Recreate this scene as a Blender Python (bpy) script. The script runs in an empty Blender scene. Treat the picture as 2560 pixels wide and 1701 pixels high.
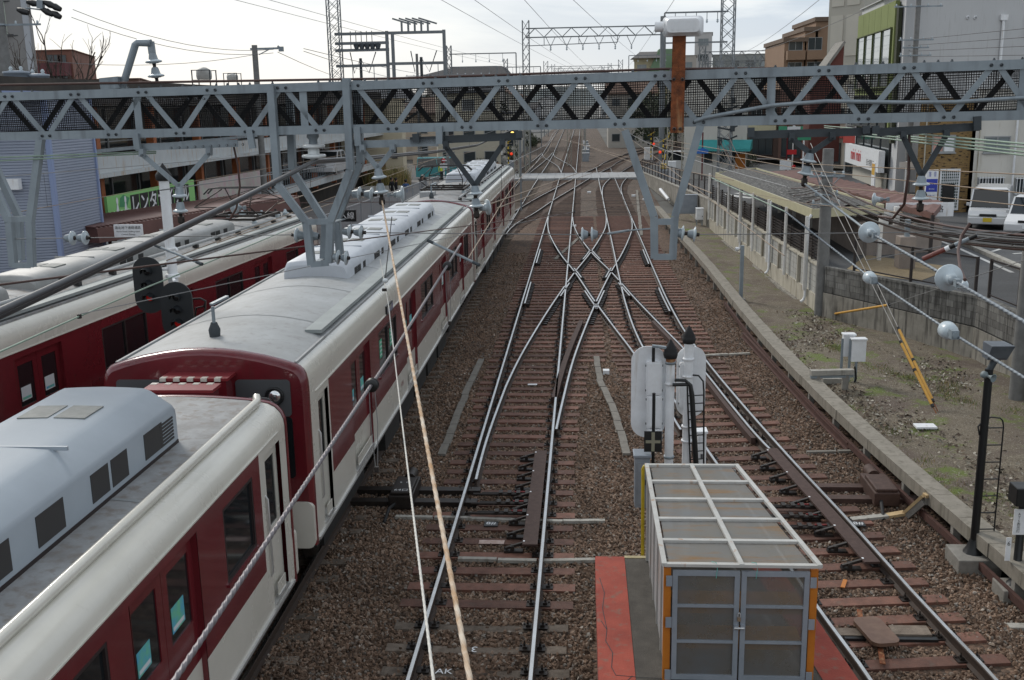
import bpy, bmesh, math, random
import numpy as np
from mathutils import Vector, Matrix
R_ = math.radians
rnd = random.Random(7)
S = bpy.context.scene
COL = S.collection
# ---------------------------------------------------------------- camera (solved from the track gauge and the verticals)
FPX, ROLL, CAMZ, VPX, VPY = 2600.0, 0.018, 7.07, 1456.0, 256.0
def _cam():
    dx, dy = VPX-1280, VPY-850
    c, s = math.cos(ROLL), math.sin(ROLL)
    u, v = dx*c-dy*s, dx*s+dy*c
    pitch = math.atan2(-v, FPX)
    yaw = math.atan2(u, FPX*math.cos(pitch)-v*math.sin(pitch))
    fh = Vector((-math.sin(yaw), math.cos(yaw), 0)); rt = Vector((math.cos(yaw), math.sin(yaw), 0)); up = Vector((0, 0, 1))
    F = fh*math.cos(pitch)-up*math.sin(pitch); U = up*math.cos(pitch)+fh*math.sin(pitch)
    return F, rt*c-U*s, -(rt*s+U*c)
CF, CR, CD = _cam()
CC = Vector((0, 0, CAMZ))
K = 2560/2360
def ray(x, y): return (CF*FPX+CR*(x*K-1280)+CD*(y*K-850)).normalized()
# a viewed direction (x, y measured on the photo) turned into a real point on a chosen plane
def GZ(x, y, z=0.0): d = ray(x, y); return CC+d*((z-CC.z)/d.z)
def GY(x, y, Y): d = ray(x, y); return CC+d*((Y-CC.y)/d.y)
def GX(x, y, X): d = ray(x, y); return CC+d*((X-CC.x)/d.x)
cam = bpy.data.cameras.new('camera'); camo = bpy.data.objects.new('camera', cam); COL.objects.link(camo)
cam.sensor_width = 36; cam.lens = 36*FPX/2560; cam.clip_start = .05; cam.clip_end = 9000
m = Matrix((CR, -CD, -CF)).transposed().to_4x4(); m.translation = CC; camo.matrix_world = m
S.camera = camo
S.view_settings.view_transform = 'Standard'; S.view_settings.look = 'None'; S.view_settings.gamma = 1; S.view_settings.exposure = .36
# ---------------------------------------------------------------- sky: bright thin overcast, low veiled sun ahead on the left
SUN_EL, SUN_AZ = R_(36), R_(-38)      # azimuth measured from +Y, negative = left
W = bpy.data.worlds.new('World'); S.world = W; W.use_nodes = True
nt = W.node_tree; N = nt.nodes; L = nt.links; N.clear()
out = N.new('ShaderNodeOutputWorld'); bg = N.new('ShaderNodeBackground'); bg.inputs[1].default_value = .1
sky = N.new('ShaderNodeTexSky'); sky.sky_type = 'NISHITA'; sky.sun_disc = False
sky.sun_elevation = SUN_EL; sky.sun_rotation = SUN_AZ
tc = N.new('ShaderNodeTexCoord'); mp = N.new('ShaderNodeMapping'); mp.inputs['Scale'].default_value = (1, 1, 4.5)
n1 = N.new('ShaderNodeTexNoise'); n1.inputs['Scale'].default_value = 2.6; n1.inputs['Detail'].default_value = 7; n1.inputs['Roughness'].default_value = .55; n1.inputs['Distortion'].default_value = .35
rp = N.new('ShaderNodeValToRGB'); e = rp.color_ramp.elements
e[0].position = .41; e[0].color = (4.5, 5.2, 6.1, 1); e[1].position = .59; e[1].color = (7.9, 7.9, 7.9, 1)
e2 = rp.color_ramp.elements.new(.5); e2.color = (6.5, 6.95, 7.35, 1)
sx = N.new('ShaderNodeSeparateXYZ'); ramp2 = N.new('ShaderNodeMapRange'); ramp2.inputs[1].default_value = 0; ramp2.inputs[2].default_value = .22; ramp2.inputs[3].default_value = 1; ramp2.inputs[4].default_value = 0
warm = N.new('ShaderNodeMixRGB'); warm.inputs[2].default_value = (8.1, 7.9, 7.6, 1)
vdot = N.new('ShaderNodeVectorMath'); vdot.operation = 'DOT_PRODUCT'; vdot.inputs[1].default_value = (math.sin(SUN_AZ), math.cos(SUN_AZ), 0)
mr3 = N.new('ShaderNodeMapRange'); mr3.inputs[1].default_value = .55; mr3.inputs[2].default_value = 1.0
mul = N.new('ShaderNodeMath'); mul.operation = 'MULTIPLY'
mix = N.new('ShaderNodeMixRGB'); mix.inputs[0].default_value = .9
L.new(tc.outputs['Generated'], mp.inputs[0]); L.new(mp.outputs[0], n1.inputs[0]); L.new(n1.outputs[0], rp.inputs[0])
L.new(tc.outputs['Generated'], sx.inputs[0]); L.new(sx.outputs[2], ramp2.inputs[0])
L.new(tc.outputs['Generated'], vdot.inputs[0]); L.new(vdot.outputs['Value'], mr3.inputs[0])
L.new(ramp2.outputs[0], mul.inputs[0]); L.new(mr3.outputs[0], mul.inputs[1]); L.new(mul.outputs[0], warm.inputs[0]); L.new(rp.outputs[0], warm.inputs[1])
L.new(sky.outputs[0], mix.inputs[1]); L.new(warm.outputs[0], mix.inputs[2]); L.new(mix.outputs[0], bg.inputs[0]); L.new(bg.outputs[0], out.inputs[0])
sl = bpy.data.lights.new('sun', 'SUN'); sl.energy = 1.5; sl.angle = R_(14); sl.color = (1, .95, .87)
so = bpy.data.objects.new('sun', sl); COL.objects.link(so)
so.rotation_euler = Vector((math.sin(SUN_AZ)*math.cos(SUN_EL), math.cos(SUN_AZ)*math.cos(SUN_EL), math.sin(SUN_EL))).to_track_quat('Z', 'Y').to_euler()
# ---------------------------------------------------------------- materials
_M = {}
def mat(name, c, rough=.6, metal=0, var=.0, sc=3.0, c2=None, bump=0, bsc=40, streak=None, spec=None, emit=0, alpha=1, detail=5, coat=0, wear=(.52, .72), objvar=0, smap=(9, 9, .9)):
    """base colour c, mottled towards c2 (or darker by var) by noise of scale sc; streak = vertical runs of that colour (rust, grime)"""
    if name in _M: return _M[name]
    M = bpy.data.materials.new(name); M.use_nodes = True; t = M.node_tree; n = t.nodes; l = t.links
    b = n['Principled BSDF']; b.inputs['Roughness'].default_value = rough; b.inputs['Metallic'].default_value = metal
    b.inputs['Base Color'].default_value = (*c, 1)
    if spec is not None: b.inputs['Specular IOR Level'].default_value = spec
    if coat: b.inputs['Coat Weight'].default_value = coat; b.inputs['Coat Roughness'].default_value = .08
    if emit: b.inputs['Emission Color'].default_value = (*c, 1); b.inputs['Emission Strength'].default_value = emit
    if alpha < 1: b.inputs['Alpha'].default_value = alpha
    geo = n.new('ShaderNodeNewGeometry'); colout = None
    if var or c2:
        if not c2: c2 = tuple(x*(1-var) for x in c)
        no = n.new('ShaderNodeTexNoise'); no.inputs['Scale'].default_value = sc; no.inputs['Detail'].default_value = detail; no.inputs['Roughness'].default_value = .65
        l.new(geo.outputs['Position'], no.inputs[0])
        mr = n.new('ShaderNodeMapRange'); mr.inputs[1].default_value = .32; mr.inputs[2].default_value = .68; l.new(no.outputs[0], mr.inputs[0])
        mx = n.new('ShaderNodeMixRGB'); mx.inputs[1].default_value = (*c, 1); mx.inputs[2].default_value = (*c2, 1)
        l.new(mr.outputs[0], mx.inputs[0]); colout = mx.outputs[0]
        rr = n.new('ShaderNodeMapRange'); rr.inputs[3].default_value = max(.03, rough-.08); rr.inputs[4].default_value = min(1, rough+.12)
        l.new(no.outputs[0], rr.inputs[0]); l.new(rr.outputs[0], b.inputs['Roughness'])
    if streak:
        mp = n.new('ShaderNodeMapping'); mp.inputs['Scale'].default_value = smap; l.new(geo.outputs['Position'], mp.inputs[0])
        no2 = n.new('ShaderNodeTexNoise'); no2.inputs['Scale'].default_value = 1; no2.inputs['Detail'].default_value = 5; l.new(mp.outputs[0], no2.inputs[0])
        mr2 = n.new('ShaderNodeMapRange'); mr2.inputs[1].default_value = wear[0]; mr2.inputs[2].default_value = wear[1]; l.new(no2.outputs[0], mr2.inputs[0])
        mx2 = n.new('ShaderNodeMixRGB'); mx2.inputs[2].default_value = (*streak, 1)
        if colout: l.new(colout, mx2.inputs[1])
        else: mx2.inputs[1].default_value = (*c, 1)
        l.new(mr2.outputs[0], mx2.inputs[0]); colout = mx2.outputs[0]
    if objvar and colout:
        oi = n.new('ShaderNodeObjectInfo'); ov = n.new('ShaderNodeMapRange'); ov.inputs[3].default_value = 1-objvar; ov.inputs[4].default_value = 1+objvar*.6; l.new(oi.outputs['Random'], ov.inputs[0])
        mo = n.new('ShaderNodeMixRGB'); mo.blend_type = 'MULTIPLY'; mo.inputs[0].default_value = 1; l.new(colout, mo.inputs[1]); l.new(ov.outputs[0], mo.inputs[2]); colout = mo.outputs[0]
    if colout: l.new(colout, b.inputs['Base Color'])
    if bump:
        nb = n.new('ShaderNodeTexNoise'); nb.inputs['Scale'].default_value = bsc; nb.inputs['Detail'].default_value = 6; l.new(geo.outputs['Position'], nb.inputs[0])
        bp = n.new('ShaderNodeBump'); bp.inputs['Strength'].default_value = bump; bp.inputs['Distance'].default_value = .03; l.new(nb.outputs[0], bp.inputs['Height']); l.new(bp.outputs[0], b.inputs['Normal'])
    _M[name] = M; return M
STEEL = mat('galvanised_steel', (.27, .315, .345), .45, .2, c2=(.205, .24, .265), sc=2.2, bump=.08, bsc=18, streak=(.17, .195, .215))
STEELD = mat('dark_galvanised_steel', (.05, .062, .07), .55, .2, c2=(.035, .043, .05), sc=3, bump=.1, bsc=20)
STEELB = mat('shaded_back_steel', (.016, .019, .022), .6, .1, var=.4, sc=4)  # rear gantry members: the shade on their unlit side is put into the colour
NETM = mat('black_netting', (.006, .006, .007), .9)
BOLT = mat('bolt_steel', (.10, .11, .12), .5, .5, var=.4, sc=20)
PORC = mat('porcelain', (.50, .57, .61), .28, c2=(.40, .46, .49), sc=9, coat=.2)
WPORC = mat('white_porcelain', (.72, .76, .77), .18, c2=(.58, .61, .61), sc=8, coat=.3)
RUST = mat('rust', (.26, .075, .022), .85, c2=(.09, .03, .012), sc=14, bump=.3, bsc=60, streak=(.34, .19, .09), wear=(.55, .7))
BLACK = mat('black_paint', (.009, .010, .011), .4, var=.3, sc=8)
RUBBER = mat('black_rubber', (.012, .012, .013), .75)
CABLE = mat('cable_sheath', (.035, .038, .043), .42, c2=(.06, .062, .068), sc=6)
COPPER = mat('weathered_copper_wire', (.30, .22, .15), .5, .3, var=.3, sc=10)
GREENW = mat('verdigris_wire', (.27, .36, .29), .6, .1, var=.2, sc=9)
WIRE = mat('grey_wire', (.20, .20, .20), .5, .3)
WIRED = mat('dark_wire', (.03, .028, .027), .6)
BROWNW = mat('brown_wire', (.07, .035, .028), .6)
WHITE = mat('white_paint', (.78, .80, .82), .4, c2=(.68, .69, .70), sc=6, streak=(.45, .40, .34), wear=(.62, .8))
CONC = mat('concrete', (.27, .255, .23), .85, c2=(.18, .17, .15), sc=5, bump=.3, bsc=55)
CONCL = mat('pale_concrete', (.40, .385, .345), .85, c2=(.28, .265, .235), sc=3, bump=.2, bsc=40, streak=(.17, .155, .13))
POLEC = mat('pole_concrete', (.20, .20, .195), .8, c2=(.14, .14, .135), sc=4, bump=.15, bsc=50)
RED = mat('maroon_paint', (.145, .014, .020), .22, c2=(.105, .011, .016), sc=1.6, streak=(.10, .022, .022), wear=(.6, .85), coat=.5, spec=.5)
CREAM = mat('cream_paint', (.645, .625, .56), .24, c2=(.565, .545, .48), sc=.9, coat=.4, streak=(.50, .475, .41), wear=(.66, .95))
LGREY = mat('train_roof_grey', (.355, .37, .375), .5, c2=(.255, .262, .26), sc=1.1, streak=(.22, .215, .205), wear=(.55, .8), bump=.06, bsc=30)
ACW = mat('cooler_cover_grey', (.52, .55, .59), .45, c2=(.43, .455, .49), sc=1.4)
GLASS = mat('dark_glass', (.012, .015, .017), .06, spec=.7)
ASPH = mat('asphalt', (.085, .088, .092), .85, c2=(.062, .064, .067), sc=.8, bump=.25, bsc=90)
LINEW = mat('road_line_white', (.62, .62, .60), .7, var=.25, sc=5)
YEL = mat('yellow_sleeve', (.62, .34, .06), .45, c2=(.52, .27, .04), sc=5)
YELP = mat('yellow_paint', (.58, .42, .02), .45, var=.3, sc=8)
ORANGE = mat('orange_paint', (.50, .17, .015), .45, c2=(.40, .12, .01), sc=4)
WOOD = mat('red_sleeper', (.185, .083, .056), .75, c2=(.10, .046, .032), sc=6, bump=.25, bsc=45, streak=(.13, .08, .06), wear=(.55, .75), objvar=.4)
CSLP = mat('concrete_sleeper', (.205, .165, .13), .9, c2=(.11, .085, .066), sc=7, bump=.3, bsc=60, objvar=.35)
PLANK = mat('dark_wood_board', (.065, .034, .026), .75, c2=(.045, .024, .019), sc=9, bump=.2, bsc=50)
RAILS = mat('rail_side', (.028, .018, .013), .75, c2=(.045, .026, .017), sc=9, bump=.15, bsc=60)
RAILT = mat('rail_head', (.66, .66, .65), .24, 1.0, c2=(.52, .51, .49), sc=3)
IRON = mat('greased_iron', (.014, .012, .011), .5, .3, c2=(.035, .025, .02), sc=12)
# ---------------------------------------------------------------- object helpers
def lab(o, label=None, cat=None, group=None, kind=None):
    if label: o['label'] = label
    if cat: o['category'] = cat
    if group: o['group'] = group
    if kind: o['kind'] = kind
    return o
def thing(name, label, cat, loc=(0, 0, 0), group=None, rz=0):
    o = bpy.data.objects.new(name, None); o.location = loc; o.rotation_euler = (0, 0, rz); o.empty_display_size = .2
    COL.objects.link(o); return lab(o, label, cat, group)
def copy_tree(o, parent=None):
    c = o.copy(); COL.objects.link(c)
    if parent: c.parent = parent
    for ch in o.children: copy_tree(ch, c)
    return c
def V(*a): return Vector(a)
def basis(d, up=None):
    d = d.normalized(); up = Vector(up) if up is not None else (V(0, 0, 1) if abs(d.z) < .95 else V(0, 1, 0))
    s = d.cross(up).normalized(); return d, s, s.cross(d).normalized()
class MB:
    def __init__(s): s.v = []; s.f = []; s.m = []; s.sm = []; s.mats = []
    def mi(s, m):
        if m not in s.mats: s.mats.append(m)
        return s.mats.index(m)
    def add(s, vs, fs, m, smooth=False):
        b = len(s.v); i = s.mi(m); s.v += [tuple(v) for v in vs]
        for f in fs: s.f.append([b+k for k in f]); s.m.append(i); s.sm.append(smooth)
        return s
    def hexa(s, p, m):  # 8 points: bottom loop 0-3, top loop 4-7
        return s.add(p, [(3, 2, 1, 0), (4, 5, 6, 7), (0, 1, 5, 4), (1, 2, 6, 5), (2, 3, 7, 6), (3, 0, 4, 7)], m)
    def box(s, c, d, m, rz=0):
        cx, cy, cz = c; x, y, z = d[0]/2, d[1]/2, d[2]/2; co, si = math.cos(rz), math.sin(rz)
        return s.hexa([(cx+a*co-b*si, cy+a*si+b*co, cz+k) for k in (-z, z) for a, b in ((-x, -y), (x, -y), (x, y), (-x, y))], m)
    def bx(s, x0, x1, y0, y1, z0, z1, m): return s.box(((x0+x1)/2, (y0+y1)/2, (z0+z1)/2), (abs(x1-x0), abs(y1-y0), abs(z1-z0)), m)
    def bar(s, a, b, w, h, m, up=None):   # rectangular bar a-b, w sideways, h along up
        a, b = Vector(a), Vector(b)
        if (b-a).length < 1e-6: return s
        d, sd, u = basis(b-a, up); q = [(-w/2, -h/2), (w/2, -h/2), (w/2, h/2), (-w/2, h/2)]
        return s.hexa([p+sd*i+u*j for p in (a, b) for i, j in q], m)
    def angle(s, a, b, w, t, m, up, flip=1):   # L-section bar
        a, b = Vector(a), Vector(b); d, sd, u = basis(b-a, up)
        s.bar(a, b, t, w, m, up); o = sd*flip*(w/2)-u*(w/2-t/2)
        return s.bar(a+o, b+o, w-t, t, m, up)
    def tube(s, pts, r, m, n=8, cap=True, smooth=True):
        pts = [Vector(p) for p in pts]; k = len(pts); rs = r if isinstance(r, (list, tuple)) else [r]*k
        vs = []; fs = []; d0 = (pts[1]-pts[0]); _, sd, u = basis(d0)
        for i, p in enumerate(pts):
            d = (pts[min(i+1, k-1)]-pts[max(i-1, 0)])
            d = d.normalized() if d.length > 1e-9 else d0.normalized()
            sd = (sd-d*sd.dot(d)).normalized(); u = sd.cross(d)
            for j in range(n):
                an = 2*math.pi*j/n; vs.append(p+(sd*math.cos(an)+u*math.sin(an))*rs[i])
        for i in range(k-1):
            for j in range(n): a = i*n+j; b = i*n+(j+1) % n; fs.append((a, b, b+n, a+n))
        s.add(vs, fs, m, smooth)
        if cap: s.add(vs[:n], [tuple(range(n))], m); s.add(vs[-n:], [tuple(range(n-1, -1, -1))], m)
        return s
    def lathe(s, prof, a, d, m, n=16, smooth=True):   # prof: (radius, distance along d)
        a = Vector(a); d, sd, u = basis(Vector(d)); vs = []; fs = []
        for r, t in prof:
            for j in range(n): an = 2*math.pi*j/n; vs.append(a+d*t+(sd*math.cos(an)+u*math.sin(an))*max(r, .0004))
        for i in range(len(prof)-1):
            for j in range(n): p = i*n+j; q = i*n+(j+1) % n; fs.append((p, q, q+n, p+n))
        return s.add(vs, fs, m, smooth)
    def prism(s, poly, fr, t0, t1, m, cap=True, smooth=False):  # 2-D poly in frame fr=(origin, ex, ey, ez) extruded along ez
        o, ex, ey, ez = [Vector(q) for q in fr]; n = len(poly)
        A = [o+ex*x+ey*y+ez*t0 for x, y in poly]; B = [o+ex*x+ey*y+ez*t1 for x, y in poly]
        s.add(A+B, [(i, (i+1) % n, (i+1) % n+n, i+n) for i in range(n)], m, smooth)
        if cap: s.add(A, [tuple(range(n-1, -1, -1))], m); s.add(B, [tuple(range(n))], m)
        return s
    def sweep(s, prof, path, m, closed=False, smooth=False, msel=None):  # prof (x sideways right, z up) swept along a ground path
        path = [Vector(p) for p in path]; k = len(path); n = len(prof); vs = []
        for i, p in enumerate(path):
            d = path[min(i+1, k-1)]-path[max(i-1, 0)]; d.z = 0; d.normalize(); r = V(d.y, -d.x, 0)
            for x, z in prof: vs.append(p+r*x+V(0, 0, z))
        e = n if closed else n-1; b = len(s.v); s.v += [tuple(v) for v in vs]
        for i in range(k-1):
            for j in range(e):
                j2 = (j+1) % n; s.f.append([b+i*n+j, b+i*n+j2, b+(i+1)*n+j2, b+(i+1)*n+j])
                s.m.append(s.mi(msel[j] if msel else m)); s.sm.append(smooth)
        if closed:
            s.f.append([b+j for j in range(n)]); s.m.append(s.mi(m)); s.sm.append(False)
            s.f.append([b+(k-1)*n+j for j in range(n-1, -1, -1)]); s.m.append(s.mi(m)); s.sm.append(False)
        return s
    def build(s, name, parent=None, bevel=0, local=False):
        me = bpy.data.meshes.new(name)
        off = V(0, 0, 0)
        if parent is not None and not local:
            r = parent
            while r.parent: r = r.parent
            off = r.location
        me.from_pydata([(v[0]-off.x, v[1]-off.y, v[2]-off.z) for v in s.v], [], s.f)
        for m in s.mats: me.materials.append(m)
        me.polygons.foreach_set('material_index', s.m); me.polygons.foreach_set('use_smooth', s.sm); me.update()
        o = bpy.data.objects.new(name, me); COL.objects.link(o)
        if parent is not None: o.parent = parent
        if bevel:
            b = o.modifiers.new('bevel', 'BEVEL'); b.width = bevel; b.segments = 2; b.limit_method = 'ANGLE'; b.angle_limit = R_(50)
        return o
def rrect(x0, x1, y0, y1, r, n=4):
    P = []
    for cx, cy, a in ((x1-r, y1-r, 0), (x0+r, y1-r, 90), (x0+r, y0+r, 180), (x1-r, y0+r, 270)):
        for i in range(n+1): an = R_(a+90*i/n); P.append((cx+r*math.cos(an), cy+r*math.sin(an)))
    return P
def struct(o): o['kind'] = 'structure'; return o
def sag(a, b, s, n=14):
    a, b = Vector(a), Vector(b); return [a.lerp(b, i/n)-V(0, 0, s*4*(i/n)*(1-i/n)) for i in range(n+1)]
def text_mesh(txt, size, m, name, parent, origin, ex, ey, align='CENTER', spacing=1, xs=1.0, bold=0, vert=False):
    """real lettering, ex along the line, ey up the letters; stands 4 mm proud of the sign it lies on"""
    cu = bpy.data.curves.new('txt', 'FONT'); cu.body = txt; cu.size = size; cu.align_x = align; cu.align_y = 'CENTER'; cu.space_character = spacing; cu.offset = bold; cu.resolution_u = 2
    if vert: cu.space_line = .95*spacing
    t = bpy.data.objects.new('txt', cu); COL.objects.link(t)
    dg = bpy.context.evaluated_depsgraph_get(); me = bpy.data.meshes.new_from_object(t.evaluated_get(dg)); bpy.data.objects.remove(t)
    ex, ey = Vector(ex).normalized(), Vector(ey).normalized(); ez = ex.cross(ey)
    off = V(0, 0, 0)
    if parent is not None:
        r = parent
        while r.parent: r = r.parent
        off = r.location
    for v in me.vertices: c = v.co.copy(); v.co = Vector(origin)-off+ex*c.x*xs+ey*c.y+ez*.004
    me.materials.clear(); me.materials.append(m)
    for p in me.polygons: p.material_index = 0
    o = bpy.data.objects.new(name, me); COL.objects.link(o)
    if parent is not None: o.parent = parent
    return o
# ================================================================ THE SETTING
def lerpf(tab):
    def f(y):
        if y <= tab[0][0]: (a, b), (c, d) = tab[0], tab[1]
        elif y >= tab[-1][0]: (a, b), (c, d) = tab[-2], tab[-1]
        else:
            for i in range(len(tab)-1):
                if tab[i][0] <= y <= tab[i+1][0]: (a, b), (c, d) = tab[i], tab[i+1]; break
        return b+(d-b)*(y-a)/(c-a)
    return f
def smoothf(tab):   # cubic (Catmull) through the table
    xs = np.array([t[0] for t in tab], float); ys = np.array([t[1] for t in tab], float); sl = np.gradient(ys, xs)
    def f(y):
        i = int(np.clip(np.searchsorted(xs, y)-1, 0, len(xs)-2)); h = xs[i+1]-xs[i]; t = (y-xs[i])/h
        if t < 0: return float(ys[0]+sl[0]*(y-xs[0]))
        if t > 1: return float(ys[-1]+sl[-1]*(y-xs[-1]))
        return float((2*t**3-3*t*t+1)*ys[i]+(t**3-2*t*t+t)*h*sl[i]+(3*t*t-2*t**3)*ys[i+1]+(t**3-t*t)*h*sl[i+1])
    return f
# --- ballast material: stones by voronoi, finer with distance
def ballast_mat(name, tint, scale=16):
    M = bpy.data.materials.new(name); M.use_nodes = True; t = M.node_tree; n = t.nodes; l = t.links; b = n['Principled BSDF']; b.inputs['Roughness'].default_value = .9
    g = n.new('ShaderNodeNewGeometry'); vo = n.new('ShaderNodeTexVoronoi'); vo.inputs['Scale'].default_value = scale; vo.inputs['Randomness'].default_value = 1
    l.new(g.outputs['Position'], vo.inputs['Vector'])
    sp = n.new('ShaderNodeSeparateColor'); l.new(vo.outputs['Color'], sp.inputs[0])
    r = n.new('ShaderNodeValToRGB'); el = r.color_ramp.elements; el[0].color = (*[x*.42 for x in tint], 1); el[1].color = (*[min(1, x*1.9) for x in tint], 1)
    q = el.new(.45); q.color = (*tint, 1); q = el.new(.72); q.color = (tint[0]*1.25, tint[1]*1.05, tint[2]*.95, 1); l.new(sp.outputs[0], r.inputs[0])
    no = n.new('ShaderNodeTexNoise'); no.inputs['Scale'].default_value = .55; no.inputs['Detail'].default_value = 6; l.new(g.outputs['Position'], no.inputs[0])
    mr = n.new('ShaderNodeMapRange'); mr.inputs[1].default_value = .3; mr.inputs[2].default_value = .7; mr.inputs[3].default_value = .72; mr.inputs[4].default_value = 1.18; l.new(no.outputs[0], mr.inputs[0])
    mu = n.new('ShaderNodeMixRGB'); mu.blend_type = 'MULTIPLY'; mu.inputs[0].default_value = 1; l.new(r.outputs[0], mu.inputs[1]); l.new(mr.outputs[0], mu.inputs[2]); l.new(mu.outputs[0], b.inputs['Base Color'])
    bp = n.new('ShaderNodeBump'); bp.invert = True; bp.inputs['Strength'].default_value = 1; bp.inputs['Distance'].default_value = .05; l.new(vo.outputs['Distance'], bp.inputs['Height']); l.new(bp.outputs[0], b.inputs['Normal'])
    return M
BAL = ballast_mat('ballast', (.108, .070, .047))
BALF = ballast_mat('ballast_far', (.088, .066, .050), 9)
def sheet(name, pts, z, m, dz=None):
    b = MB(); b.add([(p[0], p[1], (p[2] if len(p) > 2 else z)) for p in pts], [tuple(range(len(pts)))], m); return struct(b.build(name))
TOWN = mat('town_ground', (.12, .118, .11), .9, c2=(.075, .075, .068), sc=.05, bump=.2, bsc=3)
sheet('ground', [(-4000, -300), (4000, -300), (4000, 6000), (-4000, 6000)], -.06, TOWN)
sheet('ballast_bed', [(-14, -2), (6.2, -2), (6.2, 21), (5.4, 30), (5.2, 62), (5.6, 95), (8, 118), (17, 160), (60, 250), (55, 262), (12, 185), (4, 175), (4, 330), (-8, 330), (-9, 95), (-14, 60)], 0, BAL)
sheet('far_ballast_bed', [(-9, 66), (5.1, 66), (5.6, 95), (8, 118), (17, 160), (60, 250), (55, 262), (12, 185), (4, 175), (4, 330), (-8, 330), (-9, 95)], .006, BALF)
# crossing: grey concrete panels over the rails
XW = MB(); PANEL = mat('crossing_panel', (.36, .37, .38), .8, c2=(.27, .275, .28), sc=1.5, bump=.1, bsc=30)
for i in range(15):
    x0 = -6.9+i*.86
    for j in range(4):
        y0 = 97.9+j*1.86; XW.bx(x0, x0+.84, y0, y0+1.83, .0, .215+.004*((i*7+j*3) % 3), PANEL)
struct(XW.build('level_crossing_road'))
# right bank: earth, moss, leaf litter
def bank_mat():
    M = bpy.data.materials.new('bank_earth'); M.use_nodes = True; t = M.node_tree; n = t.nodes; l = t.links; b = n['Principled BSDF']; b.inputs['Roughness'].default_value = .95
    g = n.new('ShaderNodeNewGeometry')
    def noise(s, d=6): q = n.new('ShaderNodeTexNoise'); q.inputs['Scale'].default_value = s; q.inputs['Detail'].default_value = d; q.inputs['Roughness'].default_value = .7; l.new(g.outputs['Position'], q.inputs[0]); return q.outputs[0]
    def ramp(src, a, b_):
        q = n.new('ShaderNodeMapRange'); q.inputs[1].default_value = a; q.inputs[2].default_value = b_; l.new(src, q.inputs[0]); return q.outputs[0]
    def mixc(f, a, c):
        q = n.new('ShaderNodeMixRGB'); l.new(f, q.inputs[0])
        for i, s in ((1, a), (2, c)):
            if isinstance(s, tuple): q.inputs[i].default_value = (*s, 1)
            else: l.new(s, q.inputs[i])
        return q.outputs[0]
    base = mixc(ramp(noise(2.2), .35, .65), (.165, .132, .092), (.285, .245, .18))
    base = mixc(ramp(noise(38, 3), .4, .62), base, (.10, .08, .058))
    base = mixc(ramp(noise(.8), .50, .62), base, (.125, .095, .075))
    base = mixc(ramp(noise(1.15, 8), .54, .62), base, (.125, .16, .035))
    base = mixc(ramp(noise(30, 2), .62, .70), base, (.46, .43, .37))
    l.new(base, b.inputs['Base Color'])
    bp = n.new('ShaderNodeBump'); bp.inputs['Strength'].default_value = .9; bp.inputs['Distance'].default_value = .05; l.new(noise(26, 5), bp.inputs['Height']); l.new(bp.outputs[0], b.inputs['Normal'])
    return M
BANK = bank_mat()
trough_c = smoothf([(6, 6.85), (12, 6.42), (15, 6.18), (17.4, 5.93), (21.3, 5.60), (26.3, 5.33), (31, 5.2), (36, 5.15), (42, 5.12), (51, 4.95), (64, 4.75)])
bk = MB(); ys = [5+i*.9 for i in range(68)]; nx = 12; vs = []; fs = []
for iy, y in enumerate(ys):
    xl = trough_c(y)+.12; xr = 13.5 if y < 33 else 8.2
    for ix in range(nx):
        f = ix/(nx-1); x = xl+(xr-xl)*f
        z = .30+.05*math.sin(x*1.7+y*.6)+.05*math.sin(y*1.1)*f+rnd.uniform(-.02, .02)-.12*f
        if ix == 0: z = .2
        vs.append((x, y, z))
for iy in range(len(ys)-1):
    for ix in range(nx-1): a = iy*nx+ix; fs.append((a, a+1, a+nx+1, a+nx))
bk.add(vs, fs, BANK, True); struct(bk.build('bank_ground'))
# street on the right, above the retaining wall, falling away towards the crossing
ST = 1.75
WP = [(7.72, 33.15), (10.5, 27.85), (10.75, 24.5), (11.1, 6)]      # wall line, near part
sheet('street', [(7.75, 33.2), (10.55, 27.9), (10.8, 24.5), (11.15, 6), (40, 6), (40, 62), (7.0, 62)], ST, ASPH)
sheet('street_slope', [(7.0, 62, ST), (40, 62, ST), (44, 108, .22), (5.4, 108, .22), (5.4, 96, .22)], 0, ASPH)
sheet('street_far', [(5.4, 108), (44, 108), (46, 150), (9, 122)], .22, ASPH)
sheet('street_crossing', [(-6.9, 97.5), (-30, 97.5), (-30, 106), (-6.9, 106)], .2, ASPH)
# painted street lines, kerb of the car park
ln = MB()
kp = [GZ(x, y, ST) for x, y in ((1985, 478), (2100, 520), (2230, 571), (2360, 628))]
for a, b in zip(kp, kp[1:]):
    ln.bar(a+V(-.35, 0, .004), b+V(-.35, 0, .004), .14, .004, LINEW)
for i in range(6):
    c = V(9.35+i*.95, 58.4+i*.55, ST+.004); ln.bar(c, c+V(-1.3, 2.9, 0), .45, .004, LINEW)
for x0, y0, x1, y1 in ((2308, 571, 2360, 560), (2286, 580, 2360, 557), (2335, 585, 2362, 583)):
    ln.bar(GZ(x0, y0, ST)+V(0, 0, .004), GZ(x1, y1, ST)+V(0, 0, .004), .12, .004, LINEW)
for x0, y0, x1, y1 in ((1650, 418, 1745, 408), (1700, 412, 1790, 400)):
    ln.bar(GZ(x0, y0, .9)+V(0, 0, .02), GZ(x1, y1, .9)+V(0, 0, .02), .5, .004, LINEW)
struct(ln.build('street_lines'))
kb = MB()
for a, b in zip(kp, kp[1:]): kb.bar(a+V(.1, 0, .05), b+V(.1, 0, .05), .22, .14, CONCL)
struct(kb.build('street_kerb'))
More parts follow.
